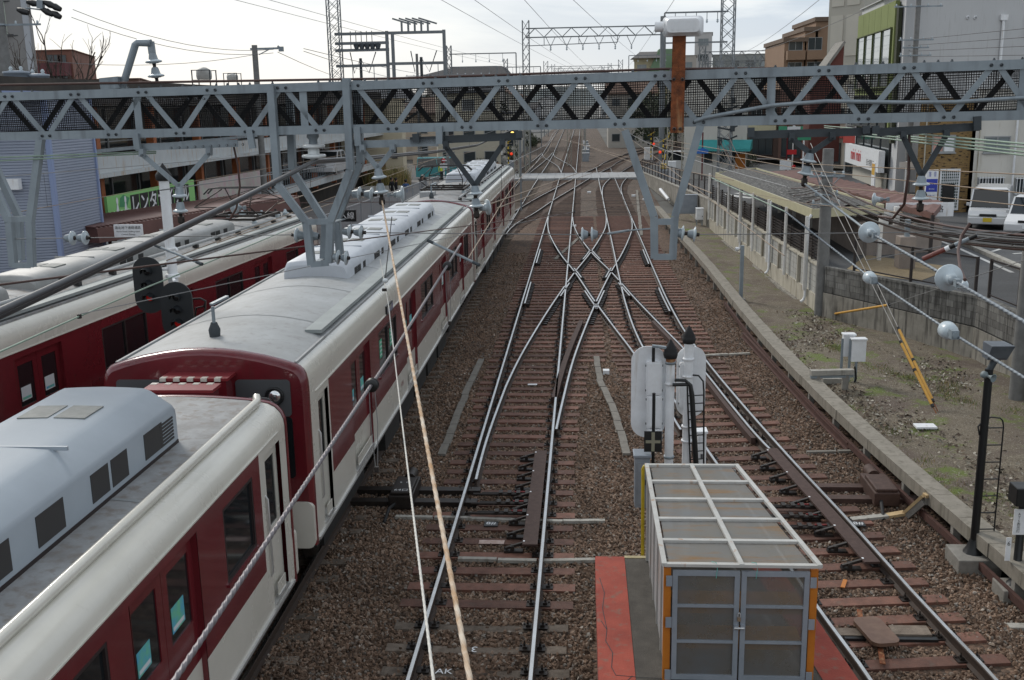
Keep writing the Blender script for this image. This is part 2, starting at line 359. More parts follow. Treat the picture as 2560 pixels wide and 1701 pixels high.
# left: station forecourt pavement beyond the tracks
sheet('forecourt_pavement', [(-11.5, 40), (-9.5, 70), (-8.2, 97), (-40, 97), (-60, 40)], .25, mat('forecourt_paving', (.20, .185, .18), .85, c2=(.15, .14, .135), sc=.6))
# distant hills
hl = MB(); HM = mat('far_hill_woods', (.075, .095, .095), .95, c2=(.11, .125, .13), sc=.012, detail=9)
for k, (yy, hh, c) in enumerate(((2400, 52, 0), (3600, 96, 1))):
    pts = []
    for i in range(101):
        x = -3600+72*i; pts.append((x, hh*(.62+.2*math.sin(i*.21+k*2)+.14*math.sin(i*.53+1+k)+.06*math.sin(i*1.7)+rnd.uniform(-.03, .03))))
    vs = [(x, yy, -1) for x, h in pts]+[(x, yy+200, h) for x, h in pts]+[(x, yy+900, -1) for x, h in pts]
    n_ = len(pts); hl.add(vs, [(i, i+1, i+1+n_, i+n_) for i in range(n_-1)]+[(i+n_, i+1+n_, i+1+2*n_, i+2*n_) for i in range(n_-1)], HM, True)
struct(hl.build('hills'))

# ================================================================ TRACKS
RZ = .2
def rail_path(f, y0, y1, step=1.0):
    n = max(2, int((y1-y0)/step)); return [V(f(y0+(y1-y0)*i/n), y0+(y1-y0)*i/n, 0) for i in range(n+1)]
RPROF = [(-.062, .035), (-.012, .062), (-.009, .155), (-.034, .165), (-.034, RZ-.008), (-.023, RZ), (.023, RZ), (.034, RZ-.008), (.034, .165), (.009, .155), (.012, .062), (.062, .035)]
RSEL = [RAILS]*5+[RAILT]+[RAILS]*6
def rail(parent, f, y0, y1, step=1.0, name='rail'):
    b = MB(); b.sweep(RPROF, rail_path(f, y0, y1, step), RAILS, True, False, RSEL); return b.build(name, parent)
_sl = {}
def sleeper_mesh(L_, wood, near):
    k = (round(L_, 2), str(wood), near)
    if k in _sl: return _sl[k]
    b = MB()
    if wood: b.bx(-L_/2, L_/2, -.115, .115, -.10, .042 if wood is True else .055, WOOD if wood is True else wood)
    else:
        for s in (-1, 1):   # prestressed concrete sleeper, waisted in the middle
            b.hexa([(s*.28, -.10, -.1), (s*L_/2, -.125, -.1), (s*L_/2, .125, -.1), (s*.28, .10, -.1), (s*.28, -.085, .005), (s*L_/2, -.10, .036), (s*L_/2, .10, .036), (s*.28, .085, .005)], CSLP)
        b.bx(-.28, .28, -.084, .084, -.1, .004, CSLP)
    o = b.build('sleeper'); me = o.data; bpy.data.objects.remove(o); _sl[k] = me; return me
def chairs(xs):
    b = MB()
    for x in xs:
        b.bx(x-.17, x+.17, -.075, .075, .042, .058, IRON)
        for s in (-1, 1):
            b.bx(x+s*.068, x+s*.128, -.035, .035, .058, .088, IRON)
            b.lathe([(.016, 0), (.016, .035), (.009, .045), (.009, .06)], (x+s*.105, 0, .085), (0, 0, 1), IRON, 6, False)
            b.box((x+s*.15, .05, .066), (.028, .028, .02), IRON)
    return b
_ch = {}
def sleepers(parent, y0, y1, step, fx, fl, wood=True, far=0, jit=.012, plates=None, name='sleeper', cap=100):
    """individual sleepers along the track; past cap the farthest ones become one part"""
    ys = []; y = y0
    while y < y1: ys.append(y); y += step
    for i, y in enumerate(ys[:cap]):
        L_ = round(fl(y)*4)/4 if wood else 2.4
        o = bpy.data.objects.new(name, sleeper_mesh(L_, wood, True)); COL.objects.link(o); o.parent = parent
        sl = (fx(y+.5)-fx(y-.5)); o.location = (fx(y)+rnd.uniform(-.03, .03), y, rnd.uniform(-.006, .004)); o.rotation_euler = (0, 0, -math.atan(sl)+rnd.uniform(-.006, .006))
        if plates and y < plates[1]:
            for p in plates[0]:
                xs = round(p(y)-fx(y), 2)
                if xs not in _ch: _ch[xs] = chairs([xs]).build('fastening', o).data
                else: q = bpy.data.objects.new('fastening', _ch[xs]); COL.objects.link(q); q.parent = o
    if len(ys) > cap:
        b = MB()
        for y in ys[cap:]:
            L_ = fl(y); b.box((fx(y), y, -.03), (L_, .23, .15), (WOOD if wood is True else wood) if wood else CSLP, -math.atan(fx(y+.5)-fx(y-.5)))
        o = b.build(name, parent); o['kind'] = 'stuff'
# centre lines
OLDS = mat('old_brown_sleeper', (.135, .088, .066), .85, c2=(.085, .056, .043), sc=5, objvar=.35)
c3 = lambda y: -1.405
t4 = smoothf([(4, 4.62), (8, 4.45), (11.6, 4.22), (13.5, 3.98), (16.4, 3.68), (19.7, 3.30), (23.5, 2.92), (27, 2.62), (31, 2.37), (36, 2.24), (42, 2.215), (50, 2.215), (200, 2.215)])
dA = smoothf([(16, -1.405), (20.7, -1.36), (24, -1.22), (27.4, -1.04), (32.2, -.66), (39.2, .02), (42.9, .42), (48.2, 1.06), (53.7, 1.62), (58, 1.98), (62.4, 2.16), (67, 2.21)])
dB = smoothf([(17, 3.58), (20.8, 2.92), (23.4, 2.66), (26.4, 2.40), (28.6, 2.16), (32, 1.72), (36.6, 1.14), (42.9, .42), (48, -.26), (52.8, -.76), (56, -1.04), (60, -1.26), (66, -1.39), (69, -1.405)])
off = lambda f, d: (lambda y: f(y)+d)
G = .752
T3 = thing('railway_track', 'central track left of the platform end, with a black point machine beside it', 'railway track', (0, 0, 0))
T4 = thing('railway_track', 'track curving away to the lower right between the platform and the concrete cable trough', 'railway track', (0, 0, 0))
SC = thing('scissors_crossover', 'scissors crossover of shiny crossing rails on red sleepers in the middle of the yard', 'track crossover', (0, 0, 0))
# near centre track
rail(T3, off(c3, -G), 5, 66); rail(T3, off(c3, G), 5, 66)
sleepers(T3, 9.0, 13.4, .58, c3, lambda y: 2.4, wood=False, plates=([off(c3, -G), off(c3, G)], 14))
sleepers(T3, 13.72, 28, .553, lambda y: c3(y)+max(0, (y-20)*.02), lambda y: 2.4+max(0, (y-20)*.06), plates=([off(c3, -G), off(c3, G)], 28))
# near right track
rail(T4, off(t4, -G), 5, 66); rail(T4, off(t4, G), 5, 66)
sleepers(T4, 8.0, 11.9, .6, t4, lambda y: 2.4, wood=False, plates=([off(t4, -G), off(t4, G)], 13))
sleepers(T4, 12.3, 28, .56, lambda y: t4(y)-max(0, (y-20)*.02), lambda y: 2.5+max(0, (y-20)*.06), plates=([off(t4, -G), off(t4, G)], 28))
# the two diagonals, broken by the frog flangeways
def frog_rail(f, y0, y1, others):
    cuts = sorted(y for g in others for y in [q/20 for q in range(int(y0*20), int(y1*20))] if abs(f(y)-g(y)) < .035)
    segs = []; a = y0
    for y in cuts:
        if y-a > .5: segs.append((a, y-.12))
        a = max(a, y+.12)
    segs.append((a, y1))
    for a, b in segs:
        if b-a > .3: rail(SC, f, a, b, .6)
A1, A2, B1, B2 = off(dA, -G), off(dA, G), off(dB, -G), off(dB, G)
S3a, S3b, S4a, S4b = off(c3, -G), off(c3, G), off(t4, -G), off(t4, G)
frog_rail(lambda y: A1(y)+max(0, .12*(1-(y-19)/6)), 18.4, 64.5, [S3b, B1, B2]); frog_rail(A2, 21.5, 66, [S3b, S4a, B1, B2])
frog_rail(B1, 21.5, 66, [S4a, A1, A2]); frog_rail(lambda y: B2(y), 20, 64.5, [S4a, S3b, A1, A2])
sleepers(SC, 28.3, 66, .57, lambda y: -.98, lambda y: 3.3, plates=([S3a, S3b], 40))
sleepers(SC, 28.3, 66, .57, lambda y: 2.32, lambda y: 3.0, plates=([S4a, S4b], 40), cap=34)
# guard rails beside the frogs, with their bolt brackets
gd = MB()
for f, y0, y1 in ((off(c3, -G+.11), 36, 40.5), (off(c3, -G+.11), 45.5, 50), (off(t4, G-.11), 34.5, 39), (off(t4, G-.11), 45, 49.5), (off(dB, -G-.1), 35, 38.5), (off(dA, G+.1), 35, 38.5), (off(dA, -G-.1), 46.5, 49.5), (off(dB, G+.1), 46.5, 49.5), (off(dA, G-.1), 41.5, 44), (off(dB, -G+.1), 41.5, 44), (off(dB, G-.1), 37.4, 40.2), (off(dA, -G+.1), 37.4, 40.2)):
    b = MB(); b.sweep(RPROF, rail_path(f, y0, y1, .5), RAILS, True, False, RSEL)
    y = y0+.2
    while y < y1-.1:
        for s in (-1, 1): b.box((f(y)+s*.09, y, .085), (.13, .09, .13), IRON)
        y += .3
    b.build('guard_rail', SC)
b = MB()
for y in np.arange(33, 52, .3):
    for f in (A1, A2, B1, B2): b.box((f(y)+.07, y, .07), (.22, .1, .07), IRON)
b.build('frog_block', SC)
# long dark timber guard on the diagonal, pale and grey troughing between tracks
wb = MB(); wb.sweep([(-.07, .04), (-.07, .20), (.07, .20), (.07, .04)], rail_path(off(dA, G-.22), 24, 33, .5), PLANK, True); wb.build('guard_board', SC)
wb = MB(); wb.sweep([(-.05, .04), (-.05, .18), (.05, .18), (.05, .04)], rail_path(off(dB, G-.1), 21, 33, .5), PLANK, True); wb.build('guard_board', SC)
# far ends of these two tracks
FT = thing('railway_track', 'straight track running through the level crossing to the horizon', 'railway track', (0, 0, 0))
rail(FT, off(c3, -G), 66, 420, 20); rail(FT, off(c3, G), 66, 420, 20); sleepers(FT, 66.3, 230, .62, c3, lambda y: 2.4, wood=OLDS, cap=60)
b4 = smoothf([(66, 2.215), (74, 2.22), (80, 2.25), (88.6, 2.5), (96.6, 3.22), (107, 4.75), (120, 6.65), (138, 9.6), (160, 13.9), (190, 21.5), (230, 33)])
RT = thing('railway_track', 'track bending away to the right past the level crossing, outer of the two curves', 'railway track', (0, 0, 0))
rail(RT, off(b4, -G), 66, 230, 3); rail(RT, off(b4, G), 66, 230, 3); sleepers(RT, 66.3, 190, .62, b4, lambda y: 2.4, wood=OLDS, cap=60)
xl = smoothf([(54, -4.95), (60, -4.75), (67, -3.85), (77, -2.75), (88, -1.32), (100, .2), (110, 1.6), (113, 2.12), (121, 3.0), (134, 4.9), (151, 8.3), (168, 13.6), (200, 24), (235, 38)])
XT = thing('railway_track', 'slanting crossover track cutting across the straight tracks before the level crossing', 'railway track', (0, 0, 0))
rail(XT, off(xl, -G), 56, 235, 2.5); rail(XT, off(xl, G), 56, 235, 2.5); sleepers(XT, 58, 190, .62, xl, lambda y: 2.6, wood=OLDS, cap=60)
t4s = lambda y: 2.215
ST4 = thing('railway_track', 'short straight link between the two right hand curves over the level crossing', 'railway track', (0, 0, 0))
rail(ST4, off(t4s, -G), 80, 113, 5); rail(ST4, off(t4s, G), 80, 113, 5)
c2 = smoothf([(0, -4.95), (90, -4.95), (130, -4.75), (180, -5.0), (280, -5.6), (420, -6.5)])
T2 = thing('railway_track', 'track under the nearer maroon train with its grey sleeper ends showing', 'railway track', (0, 0, 0))
rail(T2, off(c2, -G), 4, 420, 6); rail(T2, off(c2, G), 4, 420, 6); sleepers(T2, 8.5, 160, .6, c2, lambda y: 2.4, wood=False, cap=70)
trk1 = smoothf([(4, -11.2), (15, -10.5), (22, -10.08), (30, -9.55), (45, -8.75), (65, -7.8), (90, -6.75), (110, -6.0), (135, -5.2), (180, -5.0)])
T1 = thing('railway_track', 'track under the farther maroon train, joining the next track beyond the crossing', 'railway track', (0, 0, 0))
rail(T1, off(trk1, -G), 4, 150, 3); rail(T1, off(trk1, G), 4, 150, 3); sleepers(T1, 6, 140, .6, trk1, lambda y: 2.4, wood=False, cap=60)
# short links beyond the crossing between the two straight tracks
lk = smoothf([(106, -1.405), (116, -1.9), (128, -3.2), (140, -4.5), (150, -4.85)])
LK = thing('railway_track', 'curved link joining the two straight tracks just beyond the level crossing', 'railway track', (0, 0, 0))
rail(LK, off(lk, -G), 107, 149, 3); rail(LK, off(lk, G), 107, 149, 3)
# loose ballast stones near the camera: one mass
def stones():
    rs = np.random.RandomState(3); P = []
    bands = [(8, 14, 1100), (14, 19, 820), (19, 26, 480), (26, 36, 260), (36, 50, 110)]
    for y0, y1, den in bands:
        n = int(den*(y1-y0)*11.5); x = rs.uniform(-4.3, 6.9, n); y = rs.uniform(y0, y1, n); P.append(np.stack([x, y], 1))
    P = np.concatenate(P)
    tx = np.array([trough_c(v) for v in np.linspace(5, 60, 200)]); lim = np.interp(P[:, 1], np.linspace(5, 60, 200), tx)-.15
    P = P[P[:, 0] < lim]
    # keep off the platform and mostly off the sleepers and rails
    P = P[~((P[:, 0] > .1) & (P[:, 0] < 2.9) & (P[:, 1] < 12.75))]
    def near_sl(y0, step, hw): d = np.mod(P[:, 1]-y0+step/2, step)-step/2; return np.abs(d) < hw
    on3 = (np.abs(P[:, 0]+1.405) < 1.24) & (P[:, 1] > 13.6) & near_sl(13.72, .553, .135)
    on3 |= (np.abs(P[:, 0]+1.405) < 1.24) & (P[:, 1] < 13.5) & near_sl(9.0, .58, .10)
    t4c = np.interp(P[:, 1], np.linspace(5, 60, 200), np.array([t4(v) for v in np.linspace(5, 60, 200)]))
    on4 = (np.abs(P[:, 0]-t4c) < 1.28) & (P[:, 1] > 12.2) & near_sl(12.3, .56, .135)
    on4 |= (np.abs(P[:, 0]-t4c) < 1.22) & (P[:, 1] < 12.2) & near_sl(8.0, .6, .10)
    on = (on3 | on4) & (P[:, 1] < 28.2)
    on |= (P[:, 1] > 28.2) & (P[:, 0] > -2.7) & (P[:, 0] < 3.8) & near_sl(28.3, .57, .135)
    keep = ~on | (rs.uniform(0, 1, len(P)) < .025)
    for rx in (-2.157, -.653): keep &= np.abs(P[:, 0]-rx) > .055
    for rx in (-.752, .752): keep &= np.abs(P[:, 0]-t4c-rx) > .055
    P = P[keep]; z = rs.uniform(-.022, .028, len(P))
    me = bpy.data.meshes.new('ballast_stones'); me.from_pydata([(float(a), float(b), float(c)) for (a, b), c in zip(P, z)], [], [])
    o = bpy.data.objects.new('ballast_stones', me); COL.objects.link(o); o['kind'] = 'stuff'
    M = bpy.data.materials.new('ballast_stone'); M.use_nodes = True; t = M.node_tree; n = t.nodes; b = n['Principled BSDF']; b.inputs['Roughness'].default_value = .85
    oi = n.new('ShaderNodeObjectInfo'); r = n.new('ShaderNodeValToRGB'); el = r.color_ramp.elements
    el[0].color = (.068, .045, .032, 1); el[1].color = (.45, .39, .33, 1)
    for p, c in ((.18, (.125, .080, .053, 1)), (.45, (.195, .126, .084, 1)), (.70, (.262, .170, .116, 1)), (.88, (.27, .208, .16, 1)), (.96, (.19, .175, .155, 1))): q = el.new(p); q.color = c
    t.links.new(oi.outputs['Random'], r.inputs[0])
    g2 = n.new('ShaderNodeNewGeometry'); nz = n.new('ShaderNodeTexNoise'); nz.inputs['Scale'].default_value = .5; nz.inputs['Detail'].default_value = 4; t.links.new(g2.outputs['Position'], nz.inputs[0])
    mr = n.new('ShaderNodeMapRange'); mr.inputs[1].default_value = .3; mr.inputs[2].default_value = .7; mr.inputs[3].default_value = .7; mr.inputs[4].default_value = 1.15; t.links.new(nz.outputs[0], mr.inputs[0])
    mu = n.new('ShaderNodeMixRGB'); mu.blend_type = 'MULTIPLY'; mu.inputs[0].default_value = 1; t.links.new(r.outputs[0], mu.inputs[1]); t.links.new(mr.outputs[0], mu.inputs[2]); t.links.new(mu.outputs[0], b.inputs['Base Color'])
    ng = bpy.data.node_groups.new('scatter', 'GeometryNodeTree'); ng.interface.new_socket('Geometry', in_out='INPUT', socket_type='NodeSocketGeometry'); ng.interface.new_socket('Geometry', in_out='OUTPUT', socket_type='NodeSocketGeometry')
    gn = ng.nodes; gi = gn.new('NodeGroupInput'); go = gn.new('NodeGroupOutput')
    ico = gn.new('GeometryNodeMeshIcoSphere'); ico.inputs['Radius'].default_value = .030; ico.inputs['Subdivisions'].default_value = 1
    sp = gn.new('GeometryNodeSetPosition'); wn = gn.new('ShaderNodeTexWhiteNoise'); po = gn.new('GeometryNodeInputPosition'); ng.links.new(po.outputs[0], wn.inputs['Vector'])
    vm = gn.new('ShaderNodeVectorMath'); vm.operation = 'SUBTRACT'; vm.inputs[1].default_value = (.5, .5, .5); ng.links.new(wn.outputs['Color'], vm.inputs[0])
    vs_ = gn.new('ShaderNodeVectorMath'); vs_.operation = 'SCALE'; vs_.inputs['Scale'].default_value = .022; ng.links.new(vm.outputs[0], vs_.inputs[0])
    ng.links.new(ico.outputs[0], sp.inputs['Geometry']); ng.links.new(vs_.outputs[0], sp.inputs['Offset'])
    smt = gn.new('GeometryNodeSetMaterial'); smt.inputs['Material'].default_value = M; ng.links.new(sp.outputs[0], smt.inputs['Geometry'])
    ip = gn.new('GeometryNodeInstanceOnPoints'); ng.links.new(gi.outputs[0], ip.inputs['Points']); ng.links.new(smt.outputs[0], ip.inputs['Instance'])
    rv = gn.new('FunctionNodeRandomValue'); rv.data_type = 'FLOAT_VECTOR'; rv.inputs[1].default_value = (6.3, 6.3, 6.3); ng.links.new(rv.outputs[0], ip.inputs['Rotation'])
    rs2 = gn.new('FunctionNodeRandomValue'); rs2.data_type = 'FLOAT_VECTOR'; rs2.inputs[0].default_value = (.55, .45, .4); rs2.inputs[1].default_value = (1.5, 1.15, .95); rs2.inputs['Seed'].default_value = 5; ng.links.new(rs2.outputs[0], ip.inputs['Scale'])
    ng.links.new(ip.outputs[0], go.inputs[0])
    md = o.modifiers.new('scatter', 'NODES'); md.node_group = ng
stones()
# ================================================================ TRAINS
HW = 1.37
SEAL = mat('window_rubber', (.02, .012, .012), .6)
ALU = mat('aluminium_trim', (.55, .55, .54), .35, .6)
STKB = mat('blue_sticker', (.07, .34, .58), .4, c2=(.16, .50, .26), sc=7); STKW = mat('white_sticker', (.62, .66, .68), .4); STKG = mat('green_sticker', (.05, .38, .22), .4)
SEATM = mat('blue_seat', (.03, .05, .16), .8)
UNDER = mat('underframe', (.018, .017, .016), .8, var=.3, sc=5)
MASKG = mat('cab_mask_grey', (.085, .09, .095), .35, var=.15, sc=3)
ROOFD = mat('train_roof_soot', (.30, .312, .32), .6, c2=(.20, .198, .195), sc=3.2, bump=.08, bsc=30, streak=(.19, .17, .155), wear=(.5, .68))
LENS = mat('lamp_glass', (.75, .77, .78), .06, .9)
GRILL = mat('vent_grille', (.035, .033, .033), .7)
HALF = [(HW, 1.25), (HW, 1.88), (HW, 3.30), (HW, 3.46), (1.362, 3.56), (1.345, 3.64), (1.315, 3.70), (1.27, 3.745), (1.23, 3.765)]
ROOF = [(1.23, 3.765), (1.05, 3.825), (.8, 3.89), (.5, 3.945), (.25, 3.975), (0, 3.985)]
HALF_, ROOF_ = HALF, ROOF
HALFL = [(HW, 1.25), (HW, 1.88), (HW, 3.30), (1.362, 3.38), (1.33, 3.46), (1.27, 3.53), (1.19, 3.575), (1.10, 3.595)]
ROOFL = [(1.10, 3.595), (.95, 3.615), (.75, 3.632), (.5, 3.648), (.25, 3.657), (0, 3.66)]
def car(name_label, group, cx, y0, Ln, rz=0, near='plain', far='plain', ac=(), acw=.75, acz=.40, roofm=None, wins=(), doors=(), cabdoor=(), panto=None, board=None, ducts=False, tube=False, stick=None, ACW=ACW, low=False):
    HALF, ROOF = (HALFL, ROOFL) if low else (HALF_, ROOF_)
    t = thing('train_car', name_label, 'train car', (cx, y0, 0), group, rz)
    B = lambda b, n, bev=0, p=None: b.build(n, p or t, bev, local=True)
    # --- side wall with openings on the seen side, plain on the other
    b = MB()
    ops = sorted([(a, c, 'w') for a, c in wins]+[(a, c, 'd') for a, c in doors]+[(a, c, 'c') for a, c in cabdoor])
    edges = [0.0]
    segs = []; y = 0.0
    for a, c, k in ops: segs.append((y, a, '-')); segs.append((a, c, k)); y = c
    segs.append((y, Ln, '-'))
    ra, rb = (near_red if near == 'cab' else .35), Ln-(1.05 if far == 'cab' else .35)
    def quad(ya, yb, z0, z1, m, x=HW): b.add([(x, ya, z0), (x, yb, z0), (x, yb, z1), (x, ya, z1)], [(0, 1, 2, 3)], m)
    def band(ya, yb, z0, z1, x=HW):   # wall colour follows the livery: maroon only between ra and rb
        for p, q, m in ((0, ra, CREAM), (ra, rb, RED), (rb, Ln, CREAM)):
            p2, q2 = max(ya, p), min(yb, q)
            if q2 > p2+1e-4: quad(p2, q2, z0, z1, m, x)
    for ya, yb, k in segs:
        if yb-ya < 1e-4: continue
        if k == 'd':
            quad(ya, yb, 1.25, 1.36, CREAM); band(ya, yb, 3.20, 3.30); continue
        if k == 'c':
            quad(ya, yb, 1.25, 1.36, CREAM); quad(ya, yb, 3.2, 3.3, CREAM); continue
        quad(ya, yb, 1.25, 1.88, CREAM)
        if k == '-': band(ya, yb, 1.88, 3.30)
        else: band(ya, yb, 1.88, 2.32); band(ya, yb, 3.13, 3.30)
    b.add([(-HW, 0, 1.25), (-HW, Ln, 1.25), (-HW, Ln, 3.3), (-HW, 0, 3.3)], [(3, 2, 1, 0)], RED)
    for s in (1, -1):
        P = HALF[2:]; q = []
        for x, z in P: q += [(s*x, 0, z), (s*x, Ln, z)]
        b.add(q, [(2*i, 2*i+1, 2*i+3, 2*i+2) if s > 0 else (2*i+2, 2*i+3, 2*i+1, 2*i) for i in range(len(P)-1)], CREAM, True)
    # end walls
    prof = HALF+ROOF[1:]+[(-x, z) for x, z in reversed(ROOF[:-1])]+[(-x, z) for x, z in reversed(HALF[:-1])]
    for yy, fl in ((.012, 1), (Ln-.012, 0)): b.add([(x, yy, z) for x, z in prof], [tuple(range(len(prof))) if fl else tuple(range(len(prof)-1, -1, -1))], RED)
    b.bx(-HW+.03, HW-.03, .02, Ln-.02, 1.16, 1.24, UNDER)
    B(b, 'body')
    # --- roof panel in grey, with raised edge and joint ribs
    rm = roofm or LGREY; r = MB(); P = ROOF[:-1]+[(-x, z) for x, z in reversed(ROOF)]
    r.add([(x, yy, z) for yy in (.0, Ln) for x, z in P], [(i, i+len(P), i+len(P)+1, i+1) for i in range(len(P)-1)], rm, True)
    for s in (1, -1): r.bar((s*(ROOF[0][0]-.015), .0, ROOF[0][1]+.02), (s*(ROOF[0][0]-.015), Ln, ROOF[0][1]+.02), .035, .04, rm)
    k = 2.2
    while k < Ln-1: r.sweep([(x, z+.004) for x, z in P], [V(0, k, 0), V(0, k+.05, 0)], mat('roof_seam', (.27, .285, .29), .6, var=.2, sc=3)); k += 2.6
    B(r, 'roof')
    if tube:
        q = MB(); q.tube([(1.10, .5, 3.635), (1.10, Ln-.15, 3.635), (1.06, Ln-.02, 3.665)], .05, CREAM, 8); B(q, 'gutter_pipe')
    else:
        q = MB(); q.bx(.92, 1.17, 1.6, Ln-.6, 3.83, 3.885, mat('roof_walk', (.30, .33, .325), .6, var=.2, sc=2)); B(q, 'roof_walkway')
    # --- windows
    for a, c in wins:
        w = MB(); fr = .035
        for s0, s1, z0, z1 in ((a, a+fr, 2.32, 3.13), (c-fr, c, 2.32, 3.13), (a+fr, c-fr, 2.32, 2.32+fr), (a+fr, c-fr, 3.13-fr, 3.13), ((a+c)/2-.02, (a+c)/2+.02, 2.32+fr, 3.13-fr)):
            if c-a < 1.2 and abs(s0-(a+c)/2+.02) < 1e-6: continue
            w.bx(HW-.045, HW-.002, s0, s1, z0, z1, SEAL)
        w.bx(HW-.02, HW+.022, a-.02, c+.02, 2.285, 2.318, RED if near != 'x' else ALU)
        o = B(w, 'window'); g = MB(); g.bx(HW-.04, HW-.028, a+fr, c-fr, 2.32+fr, 3.13-fr, GLASS); B(g, 'pane', 0, o)
        if stick and abs(a-stick) < .1:
            g = MB()
            for q, m_ in ((a+.18, STKG), (a+1.2, STKG)):
                g.bx(HW-.027, HW-.024, q, q+.22, 2.62, 2.95, m_)
                for i in range(4): g.bx(HW-.0238, HW-.023, q+.02, q+.2, 2.66+i*.075, 2.685+i*.075, STKW)
            B(g, 'sticker', 0, o)
    # --- doors: two leaves, recessed
    for a, c in doors:
        d = MB(); X = HW-.055; mid = (a+c)/2
        for z0, z1, m_ in ((1.36, 1.90, CREAM), (1.90, 3.20, RED)):
            for p, q in ((a, mid-.004), (mid+.004, c)):
                if z0 > 1.8:
                    d.bx(X-.03, X, p, q, 1.90, 2.36, m_); d.bx(X-.03, X, p, q, 3.06, 3.20, m_); d.bx(X-.03, X, p, p+.12, 2.36, 3.06, m_); d.bx(X-.03, X, q-.12, q, 2.36, 3.06, m_)
                else: d.bx(X-.03, X, p, q, z0, z1, m_)
        for yy in (a, c): d.bx(X-.03, HW, yy-.012 if yy == a else yy, yy if yy == a else yy+.012, 1.36, 3.2, RED)
        d.bx(X, HW+.02, a, c, 1.33, 1.362, ALU)
        o = B(d, 'door')
        for p, q in ((a+.12, mid-.124), (mid+.124, c-.12)):
            g = MB(); g.bx(X-.022, X-.012, p, q, 2.36, 3.06, GLASS); w = B(g, 'door_window', 0, o)
            g = MB(); k_ = .20+.12*((a*7.3+p*3) % 1); st_ = STKB if low else (STKW, STKB, STKW)[int(a*3) % 3]; g.bx(X-.0115, X-.009, p+.05, p+.05+k_, 2.45, 2.45+k_*.85, st_); g.bx(X-.0088, X-.008, p+.07, p+.03+k_, 2.47, 2.51, STKW if st_ is STKB else STKB); B(g, 'sticker', 0, o)
    for a, c in cabdoor:
        d = MB(); X = HW-.05
        d.bx(X-.03, X, a, c, 1.36, 2.25, CREAM); d.bx(X-.03, X, a, a+.1, 2.25, 3.2, CREAM); d.bx(X-.03, X, c-.1, c, 2.25, 3.2, CREAM); d.bx(X-.03, X, a+.1, c-.1, 3.08, 3.2, CREAM); d.bx(X, HW+.02, a, c, 1.34, 1.365, ALU)
        o = B(d, 'crew_door'); g = MB(); g.bx(X-.022, X-.012, a+.1, c-.1, 2.25, 3.08, GLASS); B(g, 'door_window', 0, o)
        g = MB(); g.tube([(X+.045, a-.06, 1.75), (X+.075, a-.06, 1.8), (X+.075, a-.06, 2.7), (X+.045, a-.06, 2.75)], .014, ALU, 6); B(g, 'handrail', 0, o)
    # sill rail and step recesses
    s = MB(); s.bar((HW+.012, .05, 1.285), (HW+.012, Ln-.05, 1.285), .03, .035, ALU); B(s, 'sill_strip'); s = MB(); s.bar((HW+.008, .3, 3.315), (HW+.008, Ln-.3, 3.315), .018, .014, CREAM); B(s, 'drip_rail')
    for k in range(1, 8):
        y_ = Ln*k/8+.35
        if all(not (a-.1 < y_ < c+.1) for a, c in list(doors)+list(wins)+list(cabdoor)): s = MB(); s.bx(HW-.001, HW+.0025, y_-.006, y_+.006, 1.3, 1.87, mat('panel_seam', (.20, .19, .175), .7)); B(s, 'panel_seam')
    for a, c in list(doors)+list(cabdoor):
        s = MB(); s.bx(HW+.001, HW+.012, a+.15, c-.15, 1.40, 1.56, CREAM); s.bx(HW+.012, HW+.022, a+.15, c-.15, 1.385, 1.41, ALU); B(s, 'step_plate')
    # underfloor boxes and bogies
    u = MB()
    for k in range(5): ya = Ln*.28+k*Ln*.09; u.bx(.35, 1.18, ya, ya+Ln*.075, .55, 1.15, UNDER)
    B(u, 'underfloor_box')
    for yb in (Ln*.14, Ln*.86):
        w = MB()
        for s_ in (-1, 1): w.bx(s_*1.0-.06, s_*1.0+.06, yb-1.5, yb+1.5, .55, .80, UNDER)
        w.bx(-1, 1, yb-.2, yb+.2, .6, .85, UNDER); o = B(w, 'bogie')
        for dy in (-1.05, 1.05):
            g = MB(); g.tube([(-.8, yb+dy, .63), (.8, yb+dy, .63)], .07, UNDER, 8)
            for s_ in (-1, 1): g.lathe([(.0, -.06), (.43, -.06), (.43, .02), (.46, .03), (.46, .06), (0, .06)], (s_*.75, yb+dy, .63), (-s_, 0, 0), IRON, 20)
            B(g, 'wheelset', 0, o)
    # roof cooler covers
    for (ya, yb) in ac:
        c_ = MB(); z0 = 3.62 if low else 3.80; z1 = z0+.08+acz+(.13 if low else 0)
        P = [(acw, z0), (acw, z0+.40), (acw-.03, z0+.45), (acw-.24, z1-.03), (acw-.30, z1-.004), (acw*.35, z1+.005), (0, z1+.012)] if low else [(acw, z0), (acw, z0+.28), (acw-.012, z0+.33), (acw-.06, z1-.05), (acw-.13, z1-.015), (acw*.45, z1+.004), (0, z1+.012)]; P = P+[(-x, z) for x, z in reversed(P[:-1])]
        ys = [(ya, .97, -.10), (ya+.04, .985, -.03), (ya+.12, 1, 0), (yb-.12, 1, 0), (yb-.04, .985, -.03), (yb, .97, -.10)]
        vs = [(x*sx_, yy, (z0 if z == z0 else z+dz)) for yy, sx_, dz in ys for x, z in P]; n_ = len(P)
        c_.add(vs, [(i*n_+j, i*n_+n_+j, i*n_+n_+j+1, i*n_+j+1) for i in range(len(ys)-1) for j in range(n_-1)], ACW, True)
        c_.add(vs[:n_], [tuple(range(n_))], ACW); c_.add(vs[-n_:], [tuple(range(n_-1, -1, -1))], ACW)
        for s_ in (-1, 1): c_.bx(s_*acw-.005 if s_ < 0 else acw-.015, s_*acw+.015 if s_ < 0 else acw+.005, ya+.05, yb-.05, z0-.02, z0+.05, SEAL)
        n_u = max(1, int((yb-ya)/1.9))
